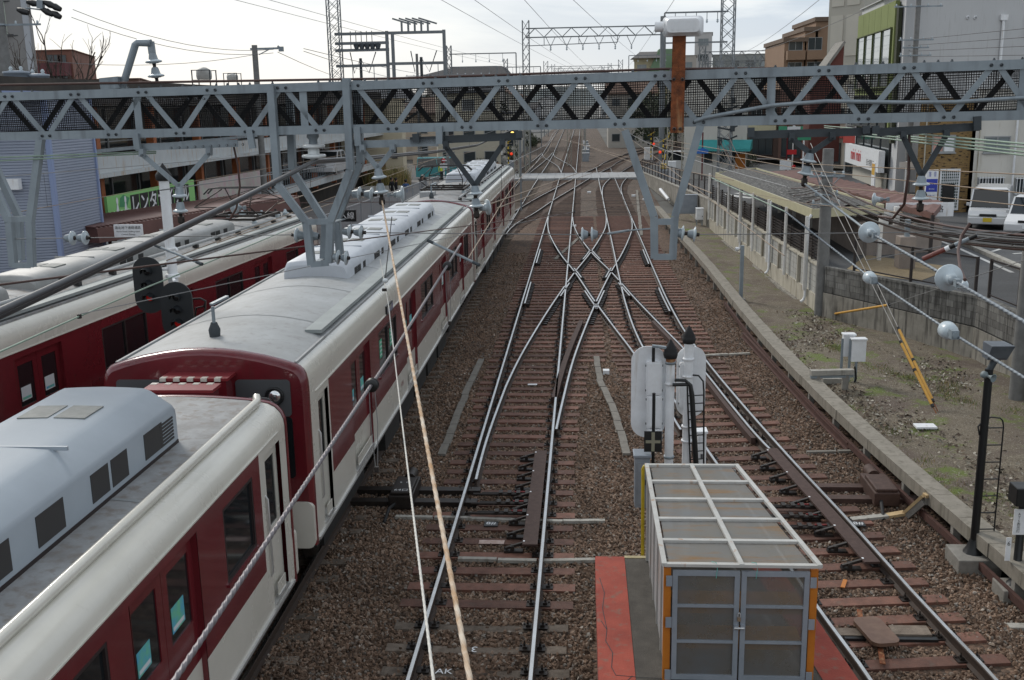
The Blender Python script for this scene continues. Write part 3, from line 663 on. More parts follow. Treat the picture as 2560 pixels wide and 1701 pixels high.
        for k in range(1, n_u):
            yy = ya+(yb-ya)*k/n_u; c_.bx(-acw+.05, acw-.14, yy-.012, yy+.012, z1-.02, z1+.016, ACW)
        o = B(c_, 'cooler_cover')
        for k in range(n_u):
            ym = ya+(yb-ya)*(k+.5)/n_u
            for dy, wd in (((-.98, .34), (-.58, .34), (.15, .44)) if low else ((-.42, .26), (-.12, .26), (.38, .22))):
                v = MB(); q0 = ym+dy; v.bx(acw-.003, acw+.006, q0, q0+wd, z0+(.10 if low else .05), z0+(.36 if low else .25), GRILL)
                for j in range(0 if low else 5): v.bx(acw+.004, acw+.012, q0+.01, q0+wd-.01, z0+.07+j*.036, z0+.083+j*.036, UNDER)
                B(v, 'side_vent', 0, o)
            for s_ in (-1, 1):
                v = MB(); v.hexa([(s_*.03, ym-.2, z1+.006), (s_*.33, ym-.2, z1-.004), (s_*.33, ym+.2, z1-.004), (s_*.03, ym+.2, z1+.006), (s_*.03, ym-.2, z1+.02), (s_*.33, ym-.2, z1+.014), (s_*.33, ym+.2, z1+.014), (s_*.03, ym+.2, z1+.02)], mat('cooler_mesh', (.20, .21, .20), .6, var=.2, sc=12)); B(v, 'top_vent', 0, o)
            if low: continue
            v = MB(); y_ = ym+.78; v.bx(acw-.003, acw+.005, y_-.16, y_+.16, z0+.05, z0+.26, ACW); v.bx(acw+.004, acw+.008, y_-.17, y_+.17, z0+.04, z0+.05, SEAL); B(v, 'hatch', 0, o)
        if acw > .7:
            v = MB()
            for j in range(7): v.bx(acw-.02, acw+.008, yb-.50, yb-.16, z0+.10+j*.036, z0+.12+j*.036, GRILL)
            B(v, 'end_louvre', 0, o)
    # rounded maroon end frame
    for kind, ye, s_ in ((near, 0, -1), (far, Ln, 1)):
        e = MB(); dep = .16 if kind == 'cab' else .05
        O = prof; I = []
        for x, z in O:
            I.append((max(-HW+.20, min(HW-.20, x)), z))
        n_ = len(O)
        for k in range(4):
            pass
        rings = [(O, 0, 1.004), (O, .03, 1.012), (O, dep*.7, 1.0), (O, dep, .965)] if kind == 'cab' else [(O, 0, 1.004), (O, dep*.6, 1.004), (O, dep, .985)]
        vs = []
        for ring, d_, sc_ in rings:
            for x, z in ring: vs.append((x*sc_, ye+s_*d_, 2.3+(z-2.3)*sc_))
        fs = []
        for i in range(len(rings)-1):
            for j in range(n_-1): q = (i*n_+j, i*n_+j+1, (i+1)*n_+j+1, (i+1)*n_+j); fs.append(q if s_ < 0 else q[::-1])
        e.add(vs, fs, RED, True); last = vs[-n_:]
        e.add([(x, y_, z) for x, y_, z in last], [tuple(range(n_)) if s_ < 0 else tuple(range(n_-1, -1, -1))], RED)
        o = B(e, 'end_frame')
        if kind == 'cab':
            yf = ye+s_*(dep+.012); f = MB()
            def pl(x0, x1, z0, z1, m_, th=.012, r_=.05): f.prism(rrect(x0, x1, z0, z1, r_, 3), ((0, yf, 0), (1, 0, 0), (0, 0, 1), (0, s_, 0)), -.006, th-.006, m_)
            pl(.44, 1.17, 3.10, 3.60, MASKG); B(f, 'lamp_panel', 0, o); f = MB(); pl(-1.17, -.44, 3.10, 3.60, MASKG); B(f, 'lamp_panel', 0, o)
            f = MB(); pl(.44, 1.17, 2.24, 3.09, GLASS); B(f, 'windscreen', 0, o); f = MB(); pl(-1.17, -.44, 2.24, 3.09, GLASS); B(f, 'windscreen', 0, o)
            f = MB(); pl(-.42, .22, 3.42, 3.64, mat('blind_glass', (.06, .12, .12), .12)); B(f, 'destination_window', 0, o)
            f = MB(); f.prism(rrect(-HW-.006, HW+.006, 1.235, 1.90, .09, 4), ((0, yf, 0), (1, 0, 0), (0, 0, 1), (0, s_, 0)), -.17, .012, CREAM); B(f, 'apron', .02, o)
            for x in (.96, -.96):
                f = MB(); f.lathe([(.125, -.01), (.125, .035), (.10, .045), (.09, .02)], (x, yf, 3.38), (0, s_, 0), BLACK, 20); f.lathe([(.088, .02), (.06, .045), (.001, .052)], (x, yf, 3.38), (0, s_, 0), LENS, 20); B(f, 'headlight', 0, o)
            text_mesh('8252', .11, mat('red_lettering', (.35, .02, .02), .5), 'car_number', o, (cx+.64, y0+yf-.014, 3.20), (1, 0, 0), (0, 0, 1))
            f = MB(); f.bx(-.42, .42, ye+s_*(dep+.0), ye+s_*(dep+.30), 1.7, 3.66, RED); f.bx(-.30, .30, ye+s_*(dep+.30), ye+s_*(dep+.31), 2.4, 3.1, GLASS); B(f, 'gangway_door', 0, o)
            f = MB(); f.bx(-.45, .45, ye+s_*dep, ye+s_*(dep+.32), 3.662, 3.70, mat('gangway_red', (.20, .02, .025), .4))
            for k in range(5): f.bx(-.44+k*.18, -.36+k*.18, ye+s_*(dep+.25), ye+s_*(dep+.335), 3.66, 3.706, CREAM)
            B(f, 'gangway_top', 0, o)
            f = MB(); f.bx(-.14, .14, ye+s_*dep, ye+s_*(dep+.5), .95, 1.2, BLACK); B(f, 'coupler', 0, o)
        else:
            f = MB(); f.bx(-.48, .48, ye+s_*dep, ye+s_*.24, 1.5, 3.25, mat('gangway_bellows', (.03, .03, .032), .8)); B(f, 'gangway', 0, o)
    if near == 'cab' and far != 'x':
        f = MB(); f.lathe([(.075, 0), (.085, .10), (.06, .16), (.045, .2)], (-.12, .75, 3.975), (0, 0, 1), STEELD, 10); f.tube([(-.12, .75, 4.15), (-.12, .75, 4.40)], .025, STEEL, 8); f.bar((-.12, .70, 4.44), (.02, .98, 4.50), .06, .03, STEEL); B(f, 'roof_aerial')
    if board:
        f = MB(); f.bx(HW-.005, HW+.03, board, board+.62, 3.30, 3.47, BLACK); f.bx(HW+.03, HW+.034, board+.04, board+.58, 3.325, 3.44, mat('board_glass', (.35, .34, .16), .2, c2=(.10, .12, .35), sc=5)); B(f, 'side_display')
    if panto: pantograph(t, *panto)
    if ducts:
        f = MB(); f.tube([(.82, .8, 3.99), (.82, Ln-2.2, 3.99)], .035, LGREY, 8)
        for k in range(int(Ln/1.3)): f.bx(.76, .88, 1+k*1.3, 1.1+k*1.3, 3.87, 3.96, GRILL)
        B(f, 'roof_conduit')
    text_mesh('8252', .13, mat('maroon_lettering', (.16, .012, .02), .5), 'car_number', t, (cx+HW+.002, y0+Ln*.33, 1.62), (0, 1, 0), (0, 0, 1)) if not rz else None
    return t
near_red = 1.05
def pantograph(t, y, up=True, side=1):
    """diamond pantograph on its insulated base"""
    f = MB(); z = 4.0
    for s in (-1, 1):
        f.bar((s*.75, y-1.0, z+.12), (s*.75, y+1.0, z+.12), .06, .07, IRON)
    for dy in (-.95, 0, .95): f.bar((-.8, y+dy, z+.12), (.8, y+dy, z+.12), .06, .06, IRON)
    o = f.build('pantograph', t, 0, True)
    for s in (-1, 1):
        for dy in (-.9, .9):
            g = MB(); g.lathe([(.05, 0), (.085, .02), (.05, .05), (.085, .07), (.05, .1)], (s*.75, y+dy, z-.02), (0, 0, 1), PORC, 10); g.build('insulator', o, 0, True)
    h = .72 if up else .3
    g = MB()
    for s in (-1, 1):
        for dy in (-1, 1):
            k = (s*.78, y+dy*1.25, z+.14+h*.48); g.tube([(s*.62, y+dy*.25, z+.16), k, (s*.45, y+dy*.12, z+.16+h)], .018, IRON, 6)
    for dy in (-1, 1): g.tube([(-.78, y+dy*1.25, z+.14+h*.48), (.78, y+dy*1.25, z+.14+h*.48)], .016, IRON, 6); g.tube([(-.78, y+dy*1.25, z+.14+h*.48), (.45, y+dy*.12, z+.16+h)], .009, IRON, 5)
    g.build('arm_frame', o, 0, True)
    g = MB()
    for dy in (-.14, .14): g.tube([(-.98, y+dy, z+.02+h), (-.82, y+dy, z+.17+h), (-.6, y+dy, z+.2+h), (.6, y+dy, z+.2+h), (.82, y+dy, z+.17+h), (.98, y+dy, z+.02+h)], .022, BLACK, 6)
    g.build('collector_head', o, 0, True)
    g = MB()
    for k in range(6): g.lathe([(.06, 0), (.12, .03), (.05, .06), (.12, .09), (.05, .12), (.03, .2)], (-.6+.3*(k % 5), y+1.6+.35*(k//3), 3.92), (0, 0, 1), IRON if k % 2 else PORC, 10)
    g.bx(-.7, -.2, y-1.75, y-1.2, 3.9, 4.10, LGREY); g.bx(.1, .55, y+1.35, y+1.7, 3.92, 4.06, IRON); g.build('roof_equipment', t, 0, True)
GRP = 'cars of the maroon and cream train on the nearer track'
kw = dict(wins=(), doors=())
car('closest train car, cut by the lower photo edge, with a large cooler cover', GRP, -5.0, -9.2, 21.1, near='plain', far='cab', ac=[(3.0, 19.5)], acw=.72, acz=.42, roofm=ROOFD, ACW=mat('cooler_blue_grey', (.33, .375, .42), .42, c2=(.285, .325, .365), sc=.9),
    wins=[(18.82, 19.78), (14.4, 16.2), (9.2, 11)], doors=[(16.62, 18.1), (11.4, 12.9), (6.2, 7.7)], cabdoor=[(20.25, 20.85)], tube=True, low=True)
car('middle train car with grey-masked cab face, headlight and roof aerial', GRP, -5.0, 13.1, 21.0, near='cab', far='plain', ac=[(5.9, 17.6)], acw=.62, acz=.40,
    wins=[(4.75, 6.55), (9.75, 11.6), (14.9, 16.6), (18.4, 19.6)], doors=[(2.5, 3.95), (7.6, 8.95), (12.85, 14.15), (17.0, 18.2)], cabdoor=[(.42, .98)], board=5.5, stick=4.75)
car('farthest train car of the nearer train, with its pantograph raised on the roof', GRP, -5.0, 34.5, 21.6, near='cab', far='plain', ac=[(8.5, 18.5)], acw=.66, acz=.45, roofm=ROOFD,
    wins=[(4.5, 6.3), (9.5, 11.3), (14.6, 16.4), (19, 20.4)], doors=[(2.3, 3.7), (7.3, 8.7), (12.2, 13.6), (17.1, 18.5)], cabdoor=[(.42, .98)], panto=(3.6, True), ducts=True)
DULL = mat('cooler_dull_grey', (.33, .335, .33), .5, c2=(.25, .252, .245), sc=1.6)
GRP2 = 'cars of the maroon and cream train on the farther track'
a1 = -math.atan(.0665)
car('long maroon car of the farther train behind the twin round signals', GRP2, -10.86, 9.9, 21.4, rz=a1, near='plain', far='plain', ac=[(1.0, 7.2), (8.0, 17.2)], acw=.52, acz=.33, roofm=ROOFD, ACW=DULL,
    wins=[(3.2, 4.95), (8.55, 10.3), (13.75, 15.4), (18.6, 19.6)], doors=[(5.85, 7.2), (11.3, 12.5), (16.2, 17.45), (.9, 2.3)], panto=(18.9, True), ducts=True, board=3.3)
car('rear car of the farther train, mostly outside the photo at the left edge', GRP2, -12.31, -11.9, 21.3, rz=a1, near='plain', far='plain', ac=[(2, 9), (10, 19)], acw=.52, acz=.33, roofm=ROOFD, ACW=DULL,
    wins=[(18.9, 20.3), (13.8, 15.5)], doors=[(16.3, 17.7)], ducts=True)
# ================================================================ GANTRY ACROSS THE TRACKS
GN = V(.09, 1, 0)
def GG(x, y, back=0.0):      # viewed point on the gantry's own plane (it stands slightly skew to the tracks)
    d = ray(x, y); return CC+d*((12+back-CC.dot(GN))/d.dot(GN))
gx = V(1, -.09, 0).normalized(); gy = V(.09, 1, 0).normalized()
def gp(X, z, back=0.0): return V(X, 12+back-.09*X, z)
zt = lambda X: 7.375+.0100*(X+.8)      # top of the truss
zb = lambda X: 6.775+.0060*(X+.8)
gan = thing('overhead_gantry', 'grey steel lattice gantry with black netting spanning the whole width in front', 'gantry', gp(0, 0))
CH = .10; BK = .62; XL, XR = -11.5, 9.5
chd = {}
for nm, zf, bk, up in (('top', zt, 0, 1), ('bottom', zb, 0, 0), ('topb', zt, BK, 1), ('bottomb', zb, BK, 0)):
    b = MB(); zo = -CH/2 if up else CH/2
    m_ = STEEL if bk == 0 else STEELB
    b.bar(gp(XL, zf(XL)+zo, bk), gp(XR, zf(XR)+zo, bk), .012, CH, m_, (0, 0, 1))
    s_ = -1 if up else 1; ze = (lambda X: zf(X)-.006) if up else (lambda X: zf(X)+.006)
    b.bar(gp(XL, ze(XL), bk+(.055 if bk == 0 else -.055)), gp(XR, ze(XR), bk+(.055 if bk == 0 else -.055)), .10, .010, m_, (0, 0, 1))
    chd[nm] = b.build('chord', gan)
X0 = GG(905, 305).x; PAN = .872
nodes = [X0+k*PAN for k in range(-13, 12) if XL+.5 < X0+k*PAN < XR-.7]
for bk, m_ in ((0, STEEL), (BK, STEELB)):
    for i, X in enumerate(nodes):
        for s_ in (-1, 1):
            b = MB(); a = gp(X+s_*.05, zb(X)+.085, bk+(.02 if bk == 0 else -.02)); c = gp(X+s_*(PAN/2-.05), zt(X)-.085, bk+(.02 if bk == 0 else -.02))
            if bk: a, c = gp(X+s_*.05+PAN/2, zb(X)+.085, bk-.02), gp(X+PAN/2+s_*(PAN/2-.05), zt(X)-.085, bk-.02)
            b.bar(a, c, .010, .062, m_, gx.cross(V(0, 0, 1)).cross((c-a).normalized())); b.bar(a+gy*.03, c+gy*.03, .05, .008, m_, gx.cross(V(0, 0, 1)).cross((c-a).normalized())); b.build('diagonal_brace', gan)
        if bk == 0 and True:
            for xx, zz in ((X-.05, zb(X)+.045), (X+.05, zb(X)+.045), (X+PAN/2-.05, zt(X)-.045), (X+PAN/2+.05, zt(X)-.045)):
                b = MB(); p = gp(xx, zz, -.006); b.lathe([(.020, 0), (.020, .006), (.014, .008), (.014, .020), (.011, .024)], p, -gy, BOLT, 6, False); b.build('bolt', chd['bottom'])
for X in (GG(312, 215).x, GG(1777, 240).x, GG(2360, 200).x, GG(700, 260).x):
    b = MB(); b.bar(gp(X, zb(X)+.09, .02), gp(X, zt(X)-.09, .02), .09, .010, STEEL, gy); b.build('upright', gan)
# splice rows of bolts and cross ties on top
for x0, x1, yy, n_ in ((305, 470, 232, 10), (395, 560, 341, 10)):
    for i in range(n_):
        p = GG(x0+(x1-x0)*i/(n_-1), yy-i*(.5 if yy < 300 else .9), -.012); b = MB(); b.lathe([(.017, 0), (.017, .006), (.012, .008), (.012, .018)], p, -gy, BOLT, 6, False); b.build('bolt', chd['top' if yy < 300 else 'bottom'])
b = MB()
for i in range(150):
    X = XL+.3+i*.14
    if rnd.random() < .45: b.lathe([(.016, -.002), (.016, .012), (.010, .014), (.010, .026)], gp(X, zt(X)+.0005, .07), (0, 0, 1), BOLT, 6, False)
b.build('top_bolt_row', chd['top'])
for X in nodes:
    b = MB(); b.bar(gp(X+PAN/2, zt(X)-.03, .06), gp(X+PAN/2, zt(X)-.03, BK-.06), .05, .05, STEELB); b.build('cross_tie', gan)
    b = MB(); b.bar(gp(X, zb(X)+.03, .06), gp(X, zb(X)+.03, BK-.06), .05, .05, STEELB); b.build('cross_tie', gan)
# bird netting: real strands, front and back faces
for bk in (.10, BK-.09):
    b = MB(); st = .0255; n_ = int((6.2+7.6)/st)
    jit = 0
    for i in range(n_):
        X = -7.6+i*st; jit = .8*jit+rnd.uniform(-.0035, .0035); w = .0058 if bk < .3 else .0045
        z0, z1 = zb(X)+.02, zt(X)-.02; zm = (z0+z1)/2; ph = .012*math.sin(X*1.9+bk)
        p = [gp(X, z0, bk), gp(X+jit+ph, zm, bk+.004), gp(X, z1, bk)]
        for a, c in zip(p, p[1:]): b.bar(a, c, w, .003, NETM, gy)
    k = 0; z = .04
    while z < .56:
        xs = np.arange(-7.6, 6.25, .6); P = []
        for X in xs: P.append(gp(X, zb(X)+z+.010*math.sin(X*2.3+z*9)+rnd.uniform(-.004, .004), bk-.004))
        for a, c in zip(P, P[1:]): b.bar(a, c, .003, .0058, NETM, (0, 0, 1))
        z += st
    b.build('netting', gan)
# gantry legs, outside the view on both sides
for X in (XL+.2, XR-.2):
    b = MB()
    for dx in (-.25, .25):
        for dy in (0, BK): b.bar(gp(X+dx, 0, dy), gp(X+dx, 7.3, dy), .1, .1, STEEL)
    for i in range(10):
        for dy in (0, BK): b.bar(gp(X-.25, .1+i*.7, dy), gp(X+.25, .8+i*.7, dy), .05, .012, STEEL)
    b.build('column', gan)
# drop frames
def dropframe(label, legs, bars, bk=BK):
    t = thing('drop_frame', label, 'drop frame', GG(*legs[0][0][-1]), 'drop frames hanging under the gantry')
    for pts, back in legs:
        P = [GG(x, y, back) for x, y in pts]; b = MB()
        for a, c in zip(P, P[1:]): b.bar(a, c, .085, .010, STEEL, gy); o_ = gx*.04; b.bar(a+gy*.035+o_, c+gy*.035+o_, .010, .07, STEEL, gy)
        b.build('leg', t)
    for (x0, y0, b0), (x1, y1, b1) in bars:
        b = MB(); b.bar(GG(x0, y0, b0), GG(x1, y1, b1), .07, .012, STEEL, (0, 0, 1) if b0 != b1 else gy); b.build('cross_bar', t)
    return t
F, Bk = -.05, BK+.05
dropframe('four legged grey drop frame between the two trains, tapering to a box', [([(622, 196), (638, 425), (704, 512), (716, 612)], F), ([(796, 180), (806, 392), (760, 512), (756, 606)], F), ([(664, 200), (672, 392), (748, 512), (744, 596)], Bk), ([(821, 182), (829, 376), (774, 510), (783, 598)], Bk)],
          [((704, 512, F), (762, 510, F)), ((716, 610, F), (757, 606, F)), ((716, 610, F), (744, 596, Bk)), ((757, 606, F), (783, 598, Bk)), ((704, 516, F), (748, 512, Bk)), ((760, 514, F), (790, 505, Bk)), ((744, 596, Bk), (783, 598, Bk))])
dropframe('two legged grey drop frame over the crossover, closed by a small box', [([(1440, 300), (1507, 500), (1508, 596)], F), ([(1614, 290), (1555, 500), (1550, 598)], F)],
          [((1507, 511, F), (1553, 511, F)), ((1506, 592, F), (1552, 592, F))])
dropframe('grey drop frame at the left photo edge beside the blue cladding', [([(90, 322), (66, 512), (70, 616)], F), ([(-62, 330), (18, 512), (28, 616)], F), ([(-40, 330), (40, 500), (44, 600)], Bk)],
          [((20, 506, F), (66, 504, F)), ((28, 612, F), (70, 612, F)), ((28, 612, F), (44, 600, Bk))])
# suspension insulators
def discs(t, pts, r=.09, m_=PORC, name='insulator_string', rod=True):
    """string of two cap-and-disc insulators hung through the points pts (top .. bottom)"""
    b = MB(); a, c = Vector(pts[0]), Vector(pts[-1]); d = (c-a).normalized(); Ln = (c-a).length
    b.lathe([(.018, 0), (.018, .02)], a, d, BOLT, 8)
    for k in (.0, .5):
        p = a+d*(Ln*k); h = Ln*.5
        b.lathe([(.035, .0), (.045, .02), (.055, h*.42), (.062, h*.5)], p, d, STEEL, 14)
        b.lathe([(.05, h*.46), (r*.75, h*.50), (r, h*.58), (r, h*.63), (r*.9, h*.67), (r*.62, h*.65), (r*.58, h*.72), (r*.35, h*.70), (.03, h*.74)], p, d, m_, 22)
        b.lathe([(.03, h*.72), (.022, h*.8), (.022, h)], p, d, IRON, 8)
    return b.build(name, t)
def vhanger(label, L_, Bt, R2, barpts, straps, dpts, dark=False, wire=None, grp='insulator hangers under the gantry'):
    t = thing('insulator_hanger', label, 'insulator hanger', GG(*Bt), grp); m_ = STEELD if dark else STEEL
    if barpts: b = MB(); b.bar(GG(*barpts[0], .05), GG(*barpts[1], .05), .012, .085, m_, (0, 0, 1)); b.bar(GG(*barpts[0], .05)+V(0, .04, .037), GG(*barpts[1], .05)+V(0, .04, .037), .075, .010, m_, (0, 0, 1)); b.build('carrier_bar', t)
    for x0, y0, x1, y1 in straps: b = MB(); b.bar(GG(x0, y0, -.02), GG(x1, y1, -.02), .075, .05, m_, gy); b.build('strap', t)
    for q in (L_, R2):
        b = MB(); a, c = GG(*q, .03), GG(*Bt, .03); b.bar(a, c, .06, .010, m_, gy); b.bar(a+gy*.025, c+gy*.025, .01, .05, m_, gy); b.build('strut', t)
        b = MB(); b.bar(GG(q[0], q[1]-13, -.01), GG(q[0], q[1]+5, -.01), .06, .07, m_, gy); b.lathe([(.015, 0), (.015, .02)], GG(q[0], q[1]+2, -.05), -gy, BOLT, 6, False); b.build('clamp', t)
    p0, p1 = GG(Bt[0], Bt[1], .03), GG(dpts[0], dpts[1], .03); discs(t, [p0, p1])
    b = MB(); b.box(p1+V(0, 0, -.03), (.05, .09, .07), IRON); b.lathe([(.03, -.03), (.045, 0), (.03, .03)], p1+V(0, 0, -.05), gx, IRON, 8); b.build('wire_clamp', t)
    return t, p1
v1, q1 = vhanger('first insulator hanger, before the orange-columned station building', (328, 356), (413, 430), (482, 353), ((312, 340), (548, 330)), [(313, 308, 318, 344), (575, 300, 583, 342)], (417, 500))
v2, q2 = vhanger('insulator hanger next to the four legged drop frame, two white discs', (836, 346), (871, 388), (905, 345), ((820, 333), (1010, 328)), [(823, 293, 826, 336), (1012, 290, 1013, 332)], (880, 456))
v3, q3 = vhanger('insulator hanger on the dark bar over the train roof', (1028, 338), (1094, 428), (1158, 334), ((945, 325), (1202, 314)), [(958, 308, 960, 328), (1196, 302, 1197, 318)], (1098, 486), True)
v4, q4 = vhanger('insulator hanger with tilted discs beside the concrete pole', (1825, 319), (1867, 353), (1919, 317), ((1727, 311), (2010, 303)), [(1731, 294, 1731, 316), (1996, 290, 1996, 308), (2018, 290, 2018, 308)], (1854, 412), True)
v5, q5 = vhanger('long V insulator hanger before the brick shop building', (2082, 315), (2124, 405), (2181, 312), ((2022, 305), (2258, 292)), [(2252, 268, 2252, 300)], (2121, 470), True)
# big post insulator under the truss carrying the thick feeder
t = thing('feeder_insulator', 'large white two-skirt post insulator carrying the thick feeder cables', 'insulator', GG(721, 310))
p = GG(721, 316, .2); b = MB(); b.lathe([(.07, -.04), (.075, 0), (.05, .03), (.055, .09)], p, (0, 0, -1), STEEL, 14); b.build('bracket', t)
b = MB(); b.lathe([(.05, .08), (.13, .09), (.14, .10), (.135, .125), (.06, .13), (.07, .15), (.07, .2)], p, (0, 0, -1), WPORC, 24); b.lathe([(.06, .20), (.135, .205), (.145, .22), (.14, .24), (.05, .255), (.03, .29)], p, (0, 0, -1), WPORC, 24); b.build('porcelain_body', t)
fp = p+V(0, 0, -.30)
# gooseneck arm with its own insulators on top
t = thing('gooseneck_arm', 'bent grey pipe arm with two insulator discs on top of the gantry', 'support arm', GG(282, 200))
b = MB(); b.tube([GG(282, 205, .3), GG(283, 198, .3), GG(312, 103, .3), GG(318, 98, .3), GG(348, 99, .3)], .045, STEEL, 10); b.build('arm', t)
b = MB(); b.bar(GG(240, 194, .3), GG(282, 190, .3), .2, .14, STEEL); b.build('base_bracket', t)
b = MB(); b.bar(GG(347, 96, .3), GG(351, 124, .3), .09, .02, STEEL, gy); b.build('drop_plate', t)
discs(t, [GG(351, 122, .3), GG(362, 188, .3)], .10, PORC)
# rusty post with a white floodlight seen from behind
t = thing('floodlight', 'white floodlight seen from behind on a thick rusty steel post', 'floodlight', GG(1560, 306, -.08))
b = MB(); a, c = GG(1560, 306, -.10), GG(1566, 70, -.10); b.bar(a, c, .145, .07, RUST, gy); b.build('post', t)
for x, y in ((1554, 297), (1568, 297), (1553, 183), (1573, 183)):
    b = MB(); b.lathe([(.02, 0), (.02, .008), (.013, .01), (.013, .026)], GG(x, y, -.138), -gy, BOLT, 6, False); b.build('bolt', t)
lc = GG(1574, 60, -.18); b = MB()
ring = [(.0, 1.0, 1.0), (.03, 1.02, 1.03), (.035, .96, .95), (.15, .86, .80), (.19, .78, .66)]
P0 = rrect(-.215, .215, -.105, .105, .05, 4); vs = []
for d_, sx_, sy_ in ring: vs += [lc+gx*x*sx_+V(0, 0, 1)*z*sy_-gy*(d_-.1) for x, z in P0]
n_ = len(P0); b.add(vs, [(i*n_+j, i*n_+(j+1) % n_, (i+1)*n_+(j+1) % n_, (i+1)*n_+j) for i in range(len(ring)-1) for j in range(n_)], WHITE, True); b.add(vs[-n_:], [tuple(range(n_-1, -1, -1))], WHITE); b.add(vs[:n_], [tuple(range(n_))], GLASS); b.build('housing', t)
b = MB()
for i in range(5): x = -.11+i*.055; b.bar(lc+gx*x-gy*.095+V(0, 0, .055), lc+gx*x-gy*.095+V(0, 0, -.045), .012, .012, WHITE, gy)
b.build('cooling_rib', t)
b = MB(); b.lathe([(.05, 0), (.055, .03), (.055, .09)], lc-gx*.21, -gx, WHITE, 12); b.build('cable_gland', t)
b = MB(); b.bar(lc+V(0, .06, -.06), c+V(0, .03, -.06), .06, .05, RUST); b.build('yoke', t)
# ---------------------------------------------------------------- wires on and near the gantry
def wire(name, pts, r, m_, label, cat='wire', grp=None, n=6, sg=0, parent=None, twist=0):
    b = MB()
    if len(pts) == 2: pts = sag(pts[0], pts[1], sg, 16 if sg else 2)
    b.tube(pts, r, m_, n); 
    if twist:   # strands laid around the core
        pts = [Vector(p) for p in pts]; Ls = [0]
        for a, c in zip(pts, pts[1:]): Ls.append(Ls[-1]+(c-a).length)
        T_ = Ls[-1]; st = min(.02, r*1.2); N_ = int(T_/st); d0, s0, u0 = basis(pts[-1]-pts[0]); ii = 0
        for ph in range(3):
            H = []
            for k in range(N_+1):
                s_ = T_*k/N_; i = min(max(0, int(np.searchsorted(Ls, s_))-1), len(pts)-2); q = pts[i].lerp(pts[i+1], (s_-Ls[i])/max(1e-6, Ls[i+1]-Ls[i])); an = s_/(r*twist)*2*math.pi/6+ph*2.094
                H.append(q+(s0*math.cos(an)+u0*math.sin(an))*r*.62)
            b.tube(H, r*.55, m_, 5)
    o = b.build(name, parent); return lab(o, label, cat, grp) if parent is None else o
wire('power_cable', [GG(0, 196, .2), GG(450, 188, .2), GG(900, 181, .2), GG(1150, 173, .2), GG(1529, 159, .2), GG(1720, 158, .2), GG(2130, 155, .25), GG(2500, 150, .3)], .016, BROWNW, 'dark brown cable running along just above the top of the gantry', 'cable')
wire('conduit', [GG(1600, 280, -.01), GG(1625, 271, -.02), GG(1777, 243, -.03), GG(1904, 233, -.03), GG(2090, 236, -.03), GG(2200, 235, -.03), GG(2360, 225, -.03), GG(2500, 222, -.03)], .024, STEEL, 'grey conduit bowed along the front of the gantry on the right', 'conduit')
# thick feeder: two sheathed cables from the lower left corner to the insulator and on into the yard
e0 = GY(-60, 760, 4.6); mid = e0.lerp(fp, .5)-V(0, 0, .12)
for k, (dx, dz, lb) in enumerate(((-.035, 0, 'thicker, lower one of the two feeder cables dropping to the left edge'), (.035, .045, 'upper one of the paired feeder cables dropping to the left edge'))):
    P = sag(e0+V(dx, 0, dz), fp+V(dx, 0, dz*.6), .02, 12)+[GY(850, 366, 20)+V(dx, 0, dz), GY(1000, 352, 28)+V(dx, 0, dz), GY(1100, 336, 38)+V(dx, 0, dz), GY(1180, 300, 60)+V(dx, 0, dz)]
    wire('feeder_cable', P, .026 if k == 0 else .02, CABLE, lb, 'cable', 'paired thick feeder cables', 10)
# near strands: rusty rope, pale rope, twisted grey strand
near1 = GY(1089, 1600, 2.75); near2 = GY(1003, 1600, 2.9)
wire('messenger_wire', [q2+V(0, 0, -.03), q2.lerp(near1, .5)-V(0, 0, .02), near1], .0088, mat('rust_stained_rope', (.60, .53, .44), .75, c2=(.40, .24, .12), sc=9, detail=3), 'rust-stained cream wire rope running from the hanger to the bottom edge', 'wire rope', twist=5)
wire('contact_wire', [GG(876, 598, .1), GG(895, 700, -1.2), GG(925, 960, -4.5), near2], .0052, mat('pale_wire', (.62, .60, .55), .6, var=.2, sc=12), 'thin pale wire beside the rusty rope, clipped to a small white bead', 'wire', twist=6)
b = MB(); p = GG(888, 647, -.9); b.lathe([(.0, -.03), (.028, -.015), (.032, .0), (.028, .02), (0, .03)], p, (0, 0, 1), WPORC, 12); b.tube([p+V(0, 0, .02), GG(903, 500, .1)], .006, WIRED, 5); b.box(GG(886, 668, -1), (.05, .03, .03), IRON); lab(b.build('wire_bead'), 'small white insulator bead hanging on a dark drop wire by the ropes', 'insulator')
s1 = GG(1062, 562, .2); s2 = GY(380, 1600, 3.3)
wire('feeder_strand', [s1, s1.lerp(s2, .5)-V(0, 0, .04), s2], .0118, mat('strand_grey', (.175, .16, .17), .45, .4), 'thick twisted grey strand crossing in front of the middle train car', 'wire strand', twist=2.4)
